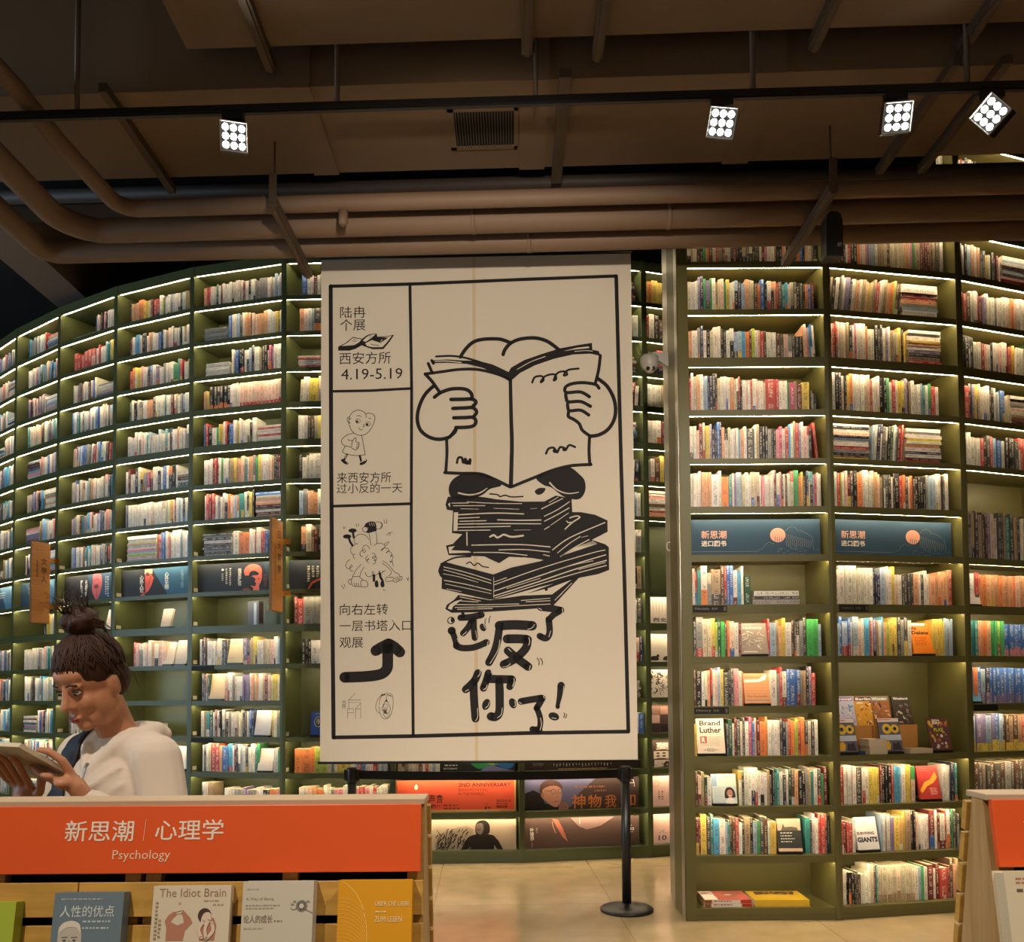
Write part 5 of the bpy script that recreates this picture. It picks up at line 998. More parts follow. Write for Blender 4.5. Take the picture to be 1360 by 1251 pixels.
# panel three: a curly cloud lifting dumb-bells
a.grp(445, 680, 11.37); w = 8
for q in ([(295, 350), (340, 310), (400, 298), (460, 318), (510, 378)], [(295, 350), (285, 400), (310, 442), (348, 440)], [(300, 450), (245, 500), (232, 540), (250, 590), (275, 608), (302, 600)], [(275, 608), (275, 650), (298, 672)], [(232, 685), (190, 705), (162, 760), (175, 810), (215, 820), (255, 790), (245, 765), (220, 800), (230, 850), (268, 862)],
          [(525, 525), (500, 480), (455, 465), (420, 500), (415, 550), (440, 578), (460, 560), (445, 535), (410, 545), (378, 580), (380, 620), (420, 645)], [(500, 625), (470, 655), (465, 690), (490, 700), (515, 675), (490, 680), (480, 710), (512, 738)], [(560, 592), (600, 600), (610, 650), (580, 672), (565, 655), (600, 640), (632, 665), (610, 710), (590, 700), (615, 690), (610, 740), (570, 758)],
          [(590, 475), (630, 448), (690, 440), (745, 460), (755, 500), (700, 555), (715, 530), (760, 512), (810, 530), (815, 560), (780, 590), (800, 562), (845, 578), (865, 625), (840, 650), (860, 620), (885, 645), (870, 680), (868, 715), (840, 735), (835, 712), (870, 730), (885, 795)], [(745, 460), (790, 425), (818, 428), (760, 490)],
          [(515, 290), (530, 370), (542, 468)], [(618, 262), (632, 340), (632, 448)], [(395, 760), (320, 840), (262, 945)], [(440, 798), (395, 870), (372, 950)], [(262, 950), (310, 942), (372, 950), (415, 1000)], [(262, 950), (245, 1000), (250, 1060), (290, 1092), (400, 1100), (480, 1100), (495, 1060), (470, 1010), (400, 1005), (388, 1060), (400, 1098)], [(245, 985), (210, 990), (200, 1030), (225, 1062), (250, 1060)], [(285, 1040), (300, 1090)], [(318, 1040), (330, 1092)], [(350, 1040), (360, 1092)],
          [(725, 708), (800, 760), (860, 830), (905, 885)], [(710, 740), (790, 800), (858, 885), (815, 940)], [(905, 885), (960, 910), (985, 950), (975, 1010), (920, 1040), (880, 1020)], [(985, 950), (1015, 955), (1020, 990), (985, 1008)], [(780, 960), (890, 965), (880, 1010), (790, 1025), (765, 1000), (780, 960)], [(925, 960), (930, 1020)], [(950, 950), (960, 1010)],
          [(455, 880), (475, 930), (520, 948), (570, 925), (590, 885), (570, 868), (565, 905), (600, 925), (650, 905), (680, 880), (668, 860), (670, 900), (710, 890), (735, 860), (720, 880), (770, 855)], [(620, 120), (670, 112), (715, 140), (715, 190), (690, 215), (628, 220)], [(700, 130), (715, 165), (690, 205)],
          [(120, 178), (130, 210), (155, 180)], [(312, 140), (330, 180)], [(345, 138), (358, 172)], [(740, 80), (758, 135)], [(775, 75), (790, 120), (775, 135)], [(785, 318), (820, 285), (875, 275)], [(820, 285), (840, 305), (825, 325)], [(1090, 970), (1105, 1010)], [(1115, 965), (1110, 1015)], [(95, 1075), (130, 1130)], [(130, 1055), (150, 1100)], [(725, 1150), (765, 1160)]): a.stroke(q, w, K)
a.fill([(440, 180), (460, 135), (510, 110), (560, 103), (605, 112), (625, 160), (632, 250), (560, 270), (500, 284), (460, 265), (500, 240), (500, 200)], K, 0); a.ring(455, 225, 40, 9, K, 1); a.disc(455, 225, 36, W_, 0)
for x in (520, 555, 585): a.stroke([(x, 125), (x + 12, 170)], 6, W_, 2, False)
for x, y in ((262, 240), (180, 330)): a.disc(x, y, 64, K, 0, 33)
a.stroke([(268, 265), (280, 345)], 34, K, 0); a.stroke([(205, 345), (225, 410), (262, 470)], 34, K, 0); a.stroke([(300, 285), (300, 330)], 7, W_, 1, False)
a.stroke([(590, 930), (590, 1010)], 38, K); a.stroke([(680, 905), (690, 960), (715, 1000)], 36, K); a.disc(632, 1060, 32, K, 0, 54); a.disc(722, 1060, 34, K, 0, 54); a.stroke([(655, 1020), (662, 1070)], 7, W_, 1, False); a.stroke([(748, 1020), (752, 1070)], 7, W_, 1, False)
# panel four: directions, arrow, two marks
a.grp(440, 790, 7.355)
a.text('向右左转', 82, 70, 556, 180, T_); a.text('一层书塔入口', 80, 232, 786, 340, T_); a.text('观展', 80, 400, 312, 502, T_)
a.stroke([(130, 790), (300, 785), (420, 775), (500, 755), (545, 710), (553, 640), (552, 480)], 106, K); a.stroke([(436, 532), (500, 495), (562, 465)], 106, K); a.stroke([(672, 548), (620, 500), (562, 465)], 106, K); a.fill([(510, 470), (562, 415), (610, 470), (600, 560), (500, 560)], K)
for q in ([(172, 1012), (232, 948)], [(165, 1012), (288, 1012)], [(170, 1015), (172, 1100)], [(172, 1036), (288, 1036), (288, 1192)], [(160, 1102), (160, 1192)], [(158, 1098), (218, 1098), (218, 1136), (160, 1136)], [(236, 1192), (238, 1098), (286, 1044)], [(240, 1098), (288, 1098)]): a.stroke(q, 4, 'thin', 0, False)
a.text('方\n所', 104, 1012, 146, 1100, 'green', 0, 0, .8)
for q in ([(500, 955), (450, 1020), (435, 1090), (455, 1130), (475, 1145)], [(470, 1060), (480, 1000), (520, 955), (570, 952), (600, 975), (605, 1060), (590, 1140), (560, 1190), (510, 1195), (480, 1150), (468, 1080)], [(540, 1008), (505, 1070), (500, 1110), (525, 1145), (555, 1145), (578, 1110), (570, 1070), (540, 1008)], [(540, 960), (540, 1008)], [(505, 1150), (540, 1190), (572, 1150)]): a.stroke(q, 5, 'thin')
a.fill([(525, 1032), (540, 1005), (555, 1032)], 'thin'); a.stroke([(515, 1112), (540, 1140)], 16, 'thin'); a.stroke([(540, 1112), (518, 1140)], 14, 'thin'); a.stroke([(495, 968), (522, 962)], 14, 'thin'); a.stroke([(550, 962), (590, 978)], 8, 'thin'); a.ring(532, 1075, 22, 4, 'thin')
INKM = mat('black_screen_print', '15100f', .7, spec=.3)
a.build(ban, {'black': 'printed_drawing', 'cloth': 'unprinted_gaps', 'ink': 'lettering', 'thin': 'printed_marks', 'green': 'printed_marks'}, {'black': INKM, 'cloth': cloth, 'ink': INKM, 'thin': mat('brown_thin_print', '4a3c34', .7), 'green': mat('green_thin_print', '2e5a4a', .7)})  # cloth-coloured fills over the ink are the drawing's unprinted gaps

# ------------------------------------------------------------------ ducts, pipes and lamps under the ceiling
DUCT = mat('brown_duct_paint', '776048', .6, vary=.10, vscale=1.2)
DUCT2 = mat('brown_pipe_lagging', '745c47', .65, vary=.12, vscale=2.5)
CHAN = mat('galvanised_channel', '5c4c3e', .5, metal=.4)
SK = -.034                                            # the services run slightly off square to the bookcases
def rx(x, y): return y + SK * x
def sbox(mb, x0, x1, y0, y1, z0, z1): mb.hexa([(x0, rx(x0, y0), z0), (x1, rx(x1, y0), z0), (x1, rx(x1, y1), z0), (x0, rx(x0, y1), z0), (x0, rx(x0, y0), z1), (x1, rx(x1, y0), z1), (x1, rx(x1, y1), z1), (x0, rx(x0, y1), z1)])
d1 = thing('air_duct', 'wide brown duct nearest the camera, cut by the top edge', 'duct', (1.5, 3, 4.45)); mb = MB(); sbox(mb, -1.5, 6, 1.2, 3.885, 4.45, 4.95); mb.build('duct_body', DUCT, d1)
for px_, ext in ((-1.13, .10), (.09, .05), (.42, .10), (1.42, .08), (2.12, .12)):
    mb = MB(); sbox(mb, px_ - .025, px_ + .025, 1.2, 3.885 + ext, 4.405, 4.4495); sbox(mb, px_ - .012, px_ + .012, 1.2, 3.885 + ext, 4.395, 4.405); mb.build('support_channel', CHAN, d1)
d2 = thing('air_duct', 'long brown duct with the black grille, behind the lamp track', 'duct', (0, 4.4, 4.35)); mb = MB()
def strip(mb, x0, x1, d, y0, y1):                     # a raised sheet-metal band round the duct
    sbox(mb, x0, x1, y0 - d, y1 + d, 4.35 - d, 4.35); sbox(mb, x0, x1, y0 - d, y0, 4.35, 5.0)
sbox(mb, -3.6, 6, 4.022, 4.715, 4.35, 5.0); mb.build('duct_body', DUCT, d2)
for x in (-1.02, .13, 1.25): mb = MB(); strip(mb, x - .07, x + .07, .008, 4.022, 4.715); mb.build('joint_band', DUCT, d2)
for x, w in ((-1.93, .02), (.27, .028), (2.07, .02), (2.3, .02)):
    mb = MB(); sbox(mb, x - w, x + w, 3.95, 4.80, 4.305, 4.3495); mb.build('support_channel', CHAN, d2)
mb = MB(); gx0, gx1, gy0, gy1 = -.305, .05, 4.20, 4.53
for a_, b_, c_, e_ in ((gx0, gx1, gy0, gy0 + .025), (gx0, gx1, gy1 - .025, gy1), (gx0, gx0 + .03, gy0, gy1), (gx1 - .02, gx1, gy0, gy1)): sbox(mb, a_, b_, c_, e_, 4.340, 4.3495)
gr = mb.build('grille_frame', DUCT, d2)
mb = MB(); sbox(mb, gx0 + .03, gx1 - .02, gy0 + .025, gy1 - .025, 4.3475, 4.3495); mb.build('grille_opening', mat('duct_dark', '0c0b0a', .9), gr)
mb = MB()
for i in range(21): x = gx0 + .036 + i * .0142; sbox(mb, x, x + .005, gy0 + .025, gy1 - .025, 4.338, 4.347)
mb.build('grille_slats', mat('grille_metal', '54473c', .5), gr)
def pipe(label, pts, r, name='pipe', group='lagged pipes', bands=()):
    t = thing(name, label, 'pipe', pts[len(pts) // 2], group); mb = MB(); mb.tube(pts, r, 20); mb.build('pipe_run', DUCT2, t)
    for x in bands: mb = MB(); y = rx(x, bands[x] if isinstance(bands, dict) else 0); mb.tube([(x - .012, y, 4.1), (x + .012, y + SK * .024, 4.1)], r + .004, 20); mb.build('joint_ring', DUCT2, t)
def bend(xb, y, r, n=8, z=4.1, ye=.6, rise=False):               # run along X, then turn towards the camera
    pts = [(6.5, rx(6.5, y), z), (0, rx(0, y), z), (xb + r, rx(xb + r, y), z)]
    for i in range(1, n + 1): t = pi / 2 * i / n; pts.append((xb + r - r * sin(t), rx(xb, y) - r + r * cos(t), z))
    pts += [(xb - .10, 4.20, 4.19), (xb - .16, 3.95, 4.275), (xb - .20, 3.6, 4.29), (xb - .28, ye, 4.29)] if rise else [(xb - .03, ye, z)]
    return pts
pipe('slim brown pipe, front one of three, bending towards the camera at left', bend(-2.14, 4.585, .12, rise=True), .044, bands={})
pipe('thick brown pipe, middle one of three, bending towards the camera at left', bend(-2.53, 4.80, .24), .067, bands={.9: 4.80, -.2: 4.80})
pipe('thick brown pipe, rearmost of three, just above the banner', bend(-2.80, 5.03, .12), .064, bands={.12: 5.03})
mb = MB(); mb.tube([(-3.4, rx(-3.4, 4.95), 4.40), (6, rx(6, 4.95), 4.40)], .04, 14); tag(mb.build('pipe', mat('dark_pipe', '3a2f28', .6), None, (0, 4.95, 4.4)), 'thin dark pipe hidden behind the three lagged pipes', 'pipe')
mb = MB(); y = rx(-.9, 4.585); mb.lathe((-.9, y, 4.005), [(.001, -.03), (.02, -.028), (.026, -.01), (.026, .05)], 16); tag(mb.build('pipe_valve', DUCT2, None, (-.9, y, 4.0)), 'small round valve under the front pipe', 'valve')
for i, (x, lab) in enumerate(((-1.235, 'steel pipe hanger with rods, above the banner left corner'), (1.665, 'steel pipe hanger with rods, above the right bookcases'))):
    t = thing('pipe_hanger', lab, 'hanger', (x, 4.7, 4.0), 'pipe hangers'); mb = MB(); y0, y1 = rx(x, 4.40), rx(x, 5.18)
    mb.box((x - .025, y0, 3.985), (x + .025, y1, 4.026)); mb.box((x - .012, y0, 3.975), (x + .012, y1, 3.985)); mb.build('strut', CHAN, t)
    for y, zt in ((y0 + .03, 4.349), (y1 - .03, 4.419)): mb = MB(); mb.tube([(x, y, 3.97), (x, y, zt)], .006, 8); mb.build('threaded_rod', CHAN, t)
    mb = MB(); mb.box((x - .02, y0 - .006, 4.0), (x + .02, y0, 4.16)); mb.build('bracket', CHAN, t)
# black rounded loudspeaker hanging at the right hanger
x, y = 1.735, 4.56; t = thing('hanging_speaker', 'black rounded box hanging below the right pipe hanger, small white lettering', 'speaker', (x, y, 3.75)); mb = MB()
prof = [(-.045, 3.74), (.045, 3.74), (.046, 3.93), (.038, 3.965), (.02, 3.985), (-.02, 3.985), (-.038, 3.965), (-.046, 3.93)]
A = [(x + a_, y - .04, z) for a_, z in prof]; B = [(x + a_, y + .05, z) for a_, z in prof]; n_ = len(prof)
mb.mesh(A + B, [tuple(range(n_)), tuple(range(2 * n_ - 1, n_ - 1, -1))] + [(i, n_ + i, n_ + (i + 1) % n_, (i + 1) % n_) for i in range(n_)]); mb.build('speaker_case', mat('black_plastic_case', '0f0f10', .45), t, bevel=.006)
a = InkArt(lambda u, v, h: (x + u, y - .04 - h, 3.80 - v), .0008); a.text('AVY', .012, -.012, .036, .012, 'b8b8b4', 0, .02); a.build(t, {'b8b8b4': 'lettering'})
mb = MB(); mb.tube([(x, y, 3.984), (x, y, 5.9)], .004, 6); mb.build('hanging_wire', CHAN, t)
# ceiling beam far left
mb = MB(); mb.box((-4.52, 5.4, 5.30), (-4.14, 14.8, 5.9)); tag(mb.build('trim_beam', mat('pale_beam_paint', '6a5c54', .8)), kind='structure')
# lamp track
TRK = mat('black_track', '121212', .4)
trk = thing('lamp_track', 'black lighting track crossing under the brown ducts', 'lamp track', (0, 3.926, 4.18)); mb = MB(); sbox(mb, -2.44, 5, 3.908, 3.944, 4.165, 4.195); sbox(mb, -2.44, 5, 3.916, 3.936, 4.158, 4.165); mb.build('rail', TRK, trk)
for x in (-2.04, -.80, .13, 1.13, 2.10): mb = MB(); mb.tube([(x, rx(x, 3.926), 4.19), (x, rx(x, 3.926), 5.9)], .013 if x != .13 else .01, 8); mb.build('suspension_rod', CHAN, trk)
LEDW = mat('white_led_lens', (1.0, .95, .88), .3, emit=LAMP_STRENGTH)
for x, aim, roll, lab in ((-1.29, (.30, -.85, -.42), .05, 'square nine-lens lamp hanging alone at the left of the track'), (.985, (-.22, -.85, -.48), -.22, 'nine-lens lamp left of the right group of three'), (1.775, (-.24, -.85, -.46), -.08, 'nine-lens lamp in the middle of the right group of three'), (2.21, (-.62, -.70, -.30), .62, 'tilted nine-lens lamp at the right photo edge')):
    y = rx(x, 3.926); t = thing('track_lamp', lab, 'lamp', (x, y, 4.05), 'track lamps'); mb = MB(); mb.box((x - .05, y - .016, 4.128), (x + .05, y + .016, 4.164)); mb.tube([(x, y, 4.09), (x, y, 4.135)], .012, 10); mb.build('track_adapter', TRK, t)
    nrm = Vector(aim).normalized(); ex = nrm.cross(Vector((0, 0, 1))).normalized() * -1; ey = ex.cross(nrm) * -1
    if ey.z < 0: ey = -ey
    e1 = ex * cos(roll) + ey * sin(roll); e2 = ey * cos(roll) - ex * sin(roll); c = Vector((x, y, 4.045)) - Vector((0, .0, 0)); f = c + nrm * .05; s_ = .062
    mb = MB(); mb.obox(c, e1, e2, nrm, (-s_, -s_, -.05), (s_, s_, .044)); hd = mb.build('lamp_head', TRK, t, bevel=.004)
    mb = MB()
    for a_, b_, c_, d_ in ((-s_, -s_, -s_ + .004, s_), (s_ - .004, -s_, s_, s_), (-s_, -s_, s_, -s_ + .004), (-s_, s_ - .004, s_, s_)): mb.obox(c, e1, e2, nrm, (a_, b_, .044), (c_, d_, .062))
    mb.build('hood', mat('white_lamp_hood', 'c8c4bc', .4), hd)
    for i in (-1, 0, 1):
        for j in (-1, 0, 1):
            mb = MB(); o = c + e1 * (i * .036) + e2 * (j * .036); mb.lathe(o, [(.0005, .0505), (.011, .0495), (.0142, .0465), (.0142, .0442)], 14, nrm); mb.build('lens', LEDW, hd)
    spot('lamp_beam', tuple(c + nrm * .075), tuple(c + nrm * 2 + Vector((0, 0, -.4))), 40, WARM, radians(95), .8, .05)

# ------------------------------------------------------------------ belt barrier
BLK = mat('black_powder_coat', '161414', .38)
for i, (x, y, lab) in enumerate(((.738, 5.712, 'black belt barrier post standing clear on the floor, right one'), (-1.066, 5.765, 'black belt barrier post half hidden behind the wooden rack'))):
    t = thing('barrier_post', lab, 'barrier post', (x, y, 0), 'belt barrier posts')
    mb = MB(); mb.lathe((x, y, 0), [(.001, 0), (.172, 0), (.174, .012), (.165, .022), (.10, .032), (.05, .036), (.034, .05)], 40); mb.build('base', BLK, t)
    mb = MB(); mb.lathe((x, y, 0), [(.0305, .034), (.0305, .86)], 24); mb.build('pole', BLK, t)
    mb = MB(); mb.lathe((x, y, 0), [(.034, .84), (.036, .845), (.036, .925), (.033, .938), (.001, .941)], 24); mb.box((x - .05, y - .014, .852), (x + .05, y + .014, .925)); mb.build('head', BLK, t)
mb = MB(); p, q = Vector((-1.016, 5.764, 0)), Vector((.688, 5.713, 0)); n_ = 12; rows = []
for k in range(n_ + 1):
    c = p.lerp(q, k / n_); sag = .012 * (1 - (2 * k / n_ - 1) ** 2); rows.append((c, sag))
for (c0, s0), (c1, s1) in zip(rows[:-1], rows[1:]):
    mb.hexa([(c0.x, c0.y - .001, .862 - s0), (c1.x, c1.y - .001, .862 - s1), (c1.x, c1.y + .001, .862 - s1), (c0.x, c0.y + .001, .862 - s0), (c0.x, c0.y - .001, .918 - s0), (c1.x, c1.y - .001, .918 - s1), (c1.x, c1.y + .001, .918 - s1), (c0.x, c0.y + .001, .918 - s0)])
tag(mb.build('barrier_belt', mat('black_webbing', '131212', .8, bump=.2, bscale=300), None, (-.16, 5.74, .86)), 'black belt stretched between the two barrier posts', 'belt')

# ------------------------------------------------------------------ wooden blade signs on the tower
OAK = wood_mat('honey_wood_board', 'a06a2c', '8a5824', (1.5, 1.5, 12), .5); BRASS = mat('brass_bracket', 'a8772c', .35, metal=.8)
for (px_, py_), out, a0, a1, txt, lab in (((-1.932, 7.292), (-.14, -.99), .025, .255, '日\n大\n國\n學', 'wooden blade sign jutting out beside the round-headed portrait sign'), ((-4.384, 8.298), (-.535, -.845), .06, .245, '文\n學\n人', 'wooden blade sign with white edge, farther left above the person')):
    o = Vector((px_, py_, 0)); ov = Vector((*out, 0)).normalized(); sv = Vector((-ov.y, ov.x, 0)); z0, z1 = 2.105, 2.875
    c = o + ov * ((a0 + a1) / 2); t = thing('blade_sign', lab, 'sign', (c.x, c.y, z0), 'wooden blade signs')
    if sv.x < 0: sv = -sv
    mb = MB(); mb.obox(o, ov, sv, (0, 0, 1), (a0, -.01, z0), (a1 - .004, .01, z1)); mb.build('board', OAK, t, bevel=.006)
    mb = MB(); mb.obox(o, ov, sv, (0, 0, 1), (a1 - .004, -.011, z0), (a1, .011, z1)); mb.build('edge_strip', mat('pale_edge_strip', 'b4aa98' if px_ < -3 else '7a6040', .5), t)
    for z in (2.27, 2.71): mb = MB(); mb.obox(o, ov, sv, (0, 0, 1), (.004, -.004, z - .018), (a0 + .002, .006, z + .018)); mb.obox(o, ov, sv, (0, 0, 1), (.0035, -.02, z - .022), (.0085, .07, z + .022)); mb.build('bracket', BRASS, t)
    a = InkArt(lambda u, v, h, o=o, ov=ov, sv=sv, a0=a0, a1=a1: tuple(o + ov * (a1 - (a1 - a0) * u) + sv * (.0105 + h) + Vector((0, 0, z1 - (z1 - z0) * v))), .0008)
    a.text(txt, .5, .12 if px_ > -3 else .2, .82, .58 if px_ > -3 else .5, '3a2410', 0, .01, 1.3)
    for i in range(26 if px_ > -3 else 14): a.rect(.26, .29 + i * .015 - (.0 if px_ > -3 else .06), .36, .299 + i * .015 - (.0 if px_ > -3 else .06), '5a3c1c', 0)
    a.build(t, {'3a2410': 'lettering', '5a3c1c': 'lettering'})

# ------------------------------------------------------------------ security camera on the steel panel
CC = mat('grey_white_camera_case', 'a8a49a', .4); cx, cy, cz = .95, 5.80, 3.66
t = thing('security_camera', 'white dome security camera on an arm from the steel panel', 'camera', (cx, cy, cz))
mb = MB(); mb.box((1.072, 5.765, 3.59), (1.083, 5.835, 3.735)); mb.build('wall_plate', CC, t, bevel=.004)
mb = MB(); mb.hexa([(1.075, 5.775, 3.62), (1.075, 5.825, 3.62), (1.075, 5.825, 3.72), (1.075, 5.775, 3.72), (.965, 5.775, 3.69), (.965, 5.825, 3.69), (.965, 5.825, 3.722), (.965, 5.775, 3.722)]); mb.build('arm', CC, t)
mb = MB(); mb.lathe((cx, cy, cz), [(.001, .045), (.05, .045), (.062, .03), (.062, -.01), (.054, -.04), (.03, -.06), (.001, -.066)], 28); mb.build('housing', CC, t)
fn_ = Vector((-.05, -.85, -.5)).normalized(); bc = Vector((cx, cy - .012, cz - .038)); mb = MB(); mb.ball(bc, .042, 24, 14); b_ = mb.build('lens_ball', CC, t)
e1 = Vector((1, 0, 0)); e2 = fn_.cross(e1).normalized()
for s_ in (-1, 1): mb = MB(); mb.lathe(bc + e1 * (s_ * .017) + fn_ * .034, [(.013, 0), (.013, .006), (.010, .0065), (.001, .005)], 16, fn_); mb.build('lens', mat('dark_lens', '1c1812', .15), b_)

# ------------------------------------------------------------------ added black box filling the dark gap behind the pipes, hiding the right wall's top
mb = MB(); sbox(mb, -3.6, 2.52, 5.08, 5.26, 4.42, 5.05); tag(mb.build('dark_gap_box', mat('dark_gap_black', '161412', .8), None, (0, 5.15, 4.42)), 'added black box filling the dark gap behind the lagged pipes above the right wall', 'filler box')

# ------------------------------------------------------------------ wooden display racks in the foreground
RW = wood_mat('oak_rack_slats', 'c49a48', 'a87e36', (.8, 6, 9), .45); RS = wood_mat('oak_rack_sides', 'b8986a', 'a07e4c', (9, 9, .7), .5)
ORANGE = mat('orange_sign_laminate', 'd8531c', .42, vary=.03, vscale=4); TA = math.tan(radians(10.3))
GAPM = mat('slat_gap_shade', '1c120c', .9)
def rack(x0, x1, yf, label):
    t = thing('display_rack', label, 'rack', ((x0 + x1) / 2, yf + .04, 0), 'sloping wooden book racks'); H = 1.248; yb = yf + .075
    fy = lambda z: yf - (H - z) * TA
    by = lambda z: yb + (H - z) * TA
    for xa, xb in ((x0, x0 + .024), (x1 - .024, x1)):
        mb = MB(); mb.hexa([(xa, fy(0) + .018, 0), (xb, fy(0) + .018, 0), (xb, by(0) - .018, 0), (xa, by(0) - .018, 0), (xa, fy(H) + .018, H - .012), (xb, fy(H) + .018, H - .012), (xb, by(H) - .018, H - .012), (xa, by(H) - .018, H - .012)]); mb.build('end_panel', RS, t)
    mb = MB(); mb.box((x0 - .002, yf + .001, H - .012), (x1 + .002, yb, H)); mb.build('top_cap', mat('pale_cap_edge', 'b8a284', .5), t, bevel=.002)
    en = Vector((0, -cos(atan2(TA, 1)), -sin(atan2(TA, 1)) * -1)); en = Vector((0, -1, -TA)).normalized(); ez = Vector((0, TA, 1)).normalized(); en = Vector((0, -ez.z, ez.y))
    def plank(za, zb, th, m, name, xa, xb, out=0.0):
        o = Vector((xa, fy(za), za)) + en * out; mb = MB(); mb.obox(o, (1, 0, 0), ez, en, (0, 0, -th), (xb - xa, (zb - za) / ez.z, 0)); return mb.build(name, m, t, bevel=.0012)
    sgn = plank(1.118, H - .010, .014, ORANGE, 'sign_panel', x0 + .004, x1 - .004, .004)
    z = 1.103; k = 0
    while z > .16:
        nseg = max(1, round((x1 - x0) / .52)); L = (x1 - x0 + .004) / nseg
        for i in range(nseg): plank(z - .060, z, .016, RW, 'slat', x1 + .002 - (i + 1) * L + .001, x1 + .002 - i * L - .001)
        k += 1; z -= .074
    z = 1.235
    while z > .16:
        o = Vector((x0 - .006, by(z - .062) - .0, z - .062)); mb = MB(); eb = Vector((0, -TA, 1)).normalized(); nb = Vector((0, eb.z, -eb.y))
        mb.obox(o, (1, 0, 0), eb, nb, (0, 0, -.016), (x1 - x0 + .012, .056, 0)); mb.build('back_slat', RW, t); z -= .0625
    for xs in [x0 + .012, x1 - .030] + [x1 - .53 - .02, x1 - .53 + .018] + [x1 - .26, x1 - .80]:
        if not (x0 < xs < x1 - .02): continue
        mb = MB(); o = Vector((xs, fy(.1), .1)); mb.obox(o, (1, 0, 0), ez, en, (0, 0, -.036), (.028, 1.13 / ez.z, -.0165)); mb.build('stile', RW, t)
    mb = MB(); mb.box((x0 + .025, yf + .03, .1), (x1 - .025, yf + .036, 1.23)); mb.build('slat_gap_sheet', GAPM, t)  # near-black sheet standing in for the shade behind the slat gaps
    for zl in (.865, .50): mb = MB(); o = Vector((x0 + .03, fy(zl), zl)); mb.obox(o, (1, 0, 0), ez, en, (0, -.018, 0), (x1 - x0 - .06, 0, .075)); mb.obox(o, (1, 0, 0), ez, en, (0, -.018, .067), (x1 - x0 - .06, .02, .075)); mb.build('ledge', RW, t)
    o = Vector((x0, fy(H - .010), H - .010)); 
    art = InkArt(lambda x, y, h: tuple(Vector((x, fy(H - .010), H - .010)) - ez * y + en * (.0042 + h)), .0006)
    return t, sgn, art, fy, ez, en
tl, sg, a, fyL, ezL, enL = rack(-1.42, -.166, 1.62, 'sloping oak rack with the orange Psychology sign, lower left')
PXM = 1.611 / 1150                                    # metres per picture unit on the sign
sx = lambda p: (p - 680) * PXM
sy = lambda p: (p - 1067) * PXM * .985
a.text('新思潮', sx(91), sy(1086), sx(181), sy(1113.5), 'e8d8c4', 0, .006); a.text('心理学', sx(209.5), sy(1085.5), sx(299), sy(1112.5), 'e8d8c4', 0, .006); a.stroke([(sx(196.3), sy(1085)), (sx(194.7), sy(1113))], .0011, 'e8b090', 0, False); a.text('Psychology', sx(156), sy(1125), sx(231.5), sy(1140.5), 'e8c4a4', 0, 0)
a.build(sg, {'e8d8c4': 'lettering', 'e8b090': 'divider_line', 'e8c4a4': 'lettering'})
tr_, sg, a, fyR, ezR, enR = rack(.883, 2.05, 1.62, 'sloping oak rack with an orange sign, cut by the right edge')
lines(a, .94, 1.30, .040, 1, .01, .0035, 'e8a078', 0, 2); lines(a, .97, 1.20, .050, 1, .01, .0025, 'e0906a', 0, 3); a.build(sg, {'e8a078': 'lettering', 'e0906a': 'lettering'})
def rack_book(fy, ez, en, px0, px1, ztop, h, th, base, label, draw, edge='l', copies=0):
    zb = ztop - h * ez.z; y = fy(zb) - .002; yy = y - th
    x0, x1 = (px0 - 680) / 1150 * (yy + .02), (px1 - 680) / 1150 * (yy + .02)
    o = Vector((x0, fy(zb), zb)) + en * (.0015 + th)
    return leaning_book(o, (1, 0, 0), (0, 1, 0), x1 - x0, h, th, atan2(TA, 1), base, label, draw, group='books shown on the rack', edge=edge)
def d_human(a, H):
    lines(a, 10, 88, 8, 1, 3, 2.4, '9aa8ac', 0, 2); a.text('人性的优点', 10, 18, 88, 34, 'cfd4d2', 0, 0); lines(a, 44, 86, 39, 1, 3, 2.6, 'b0bcc0', 0, 3); lines(a, 44, 84, 48, 1, 3, 2.6, 'b0bcc0', 0, 4)
    a.fill([(14, H), (10, 60), (14, 46), (28, 40), (40, 46), (44, 62), (42, 84), (34, 98), (38, H)], 'b8b2a4', 0, True); a.fill([(11, 58), (14, 44), (28, 39), (40, 44), (42, 56), (36, 49), (24, 48), (15, 53)], 'd4cfc0', 1, True)
    for x in (20, 34): a.disc(x, 66, 2.4, '4c5458', 1, ry=1.4); a.stroke([(x - 4, 62), (x + 4, 61.5)], 1.2, '6a706e', 1)
    a.stroke([(27, 66), (25, 76), (29, 77)], 1, '847e72', 1); a.stroke([(22, 84), (28, 85), (33, 83.5)], 1.2, '7a6a60', 1)
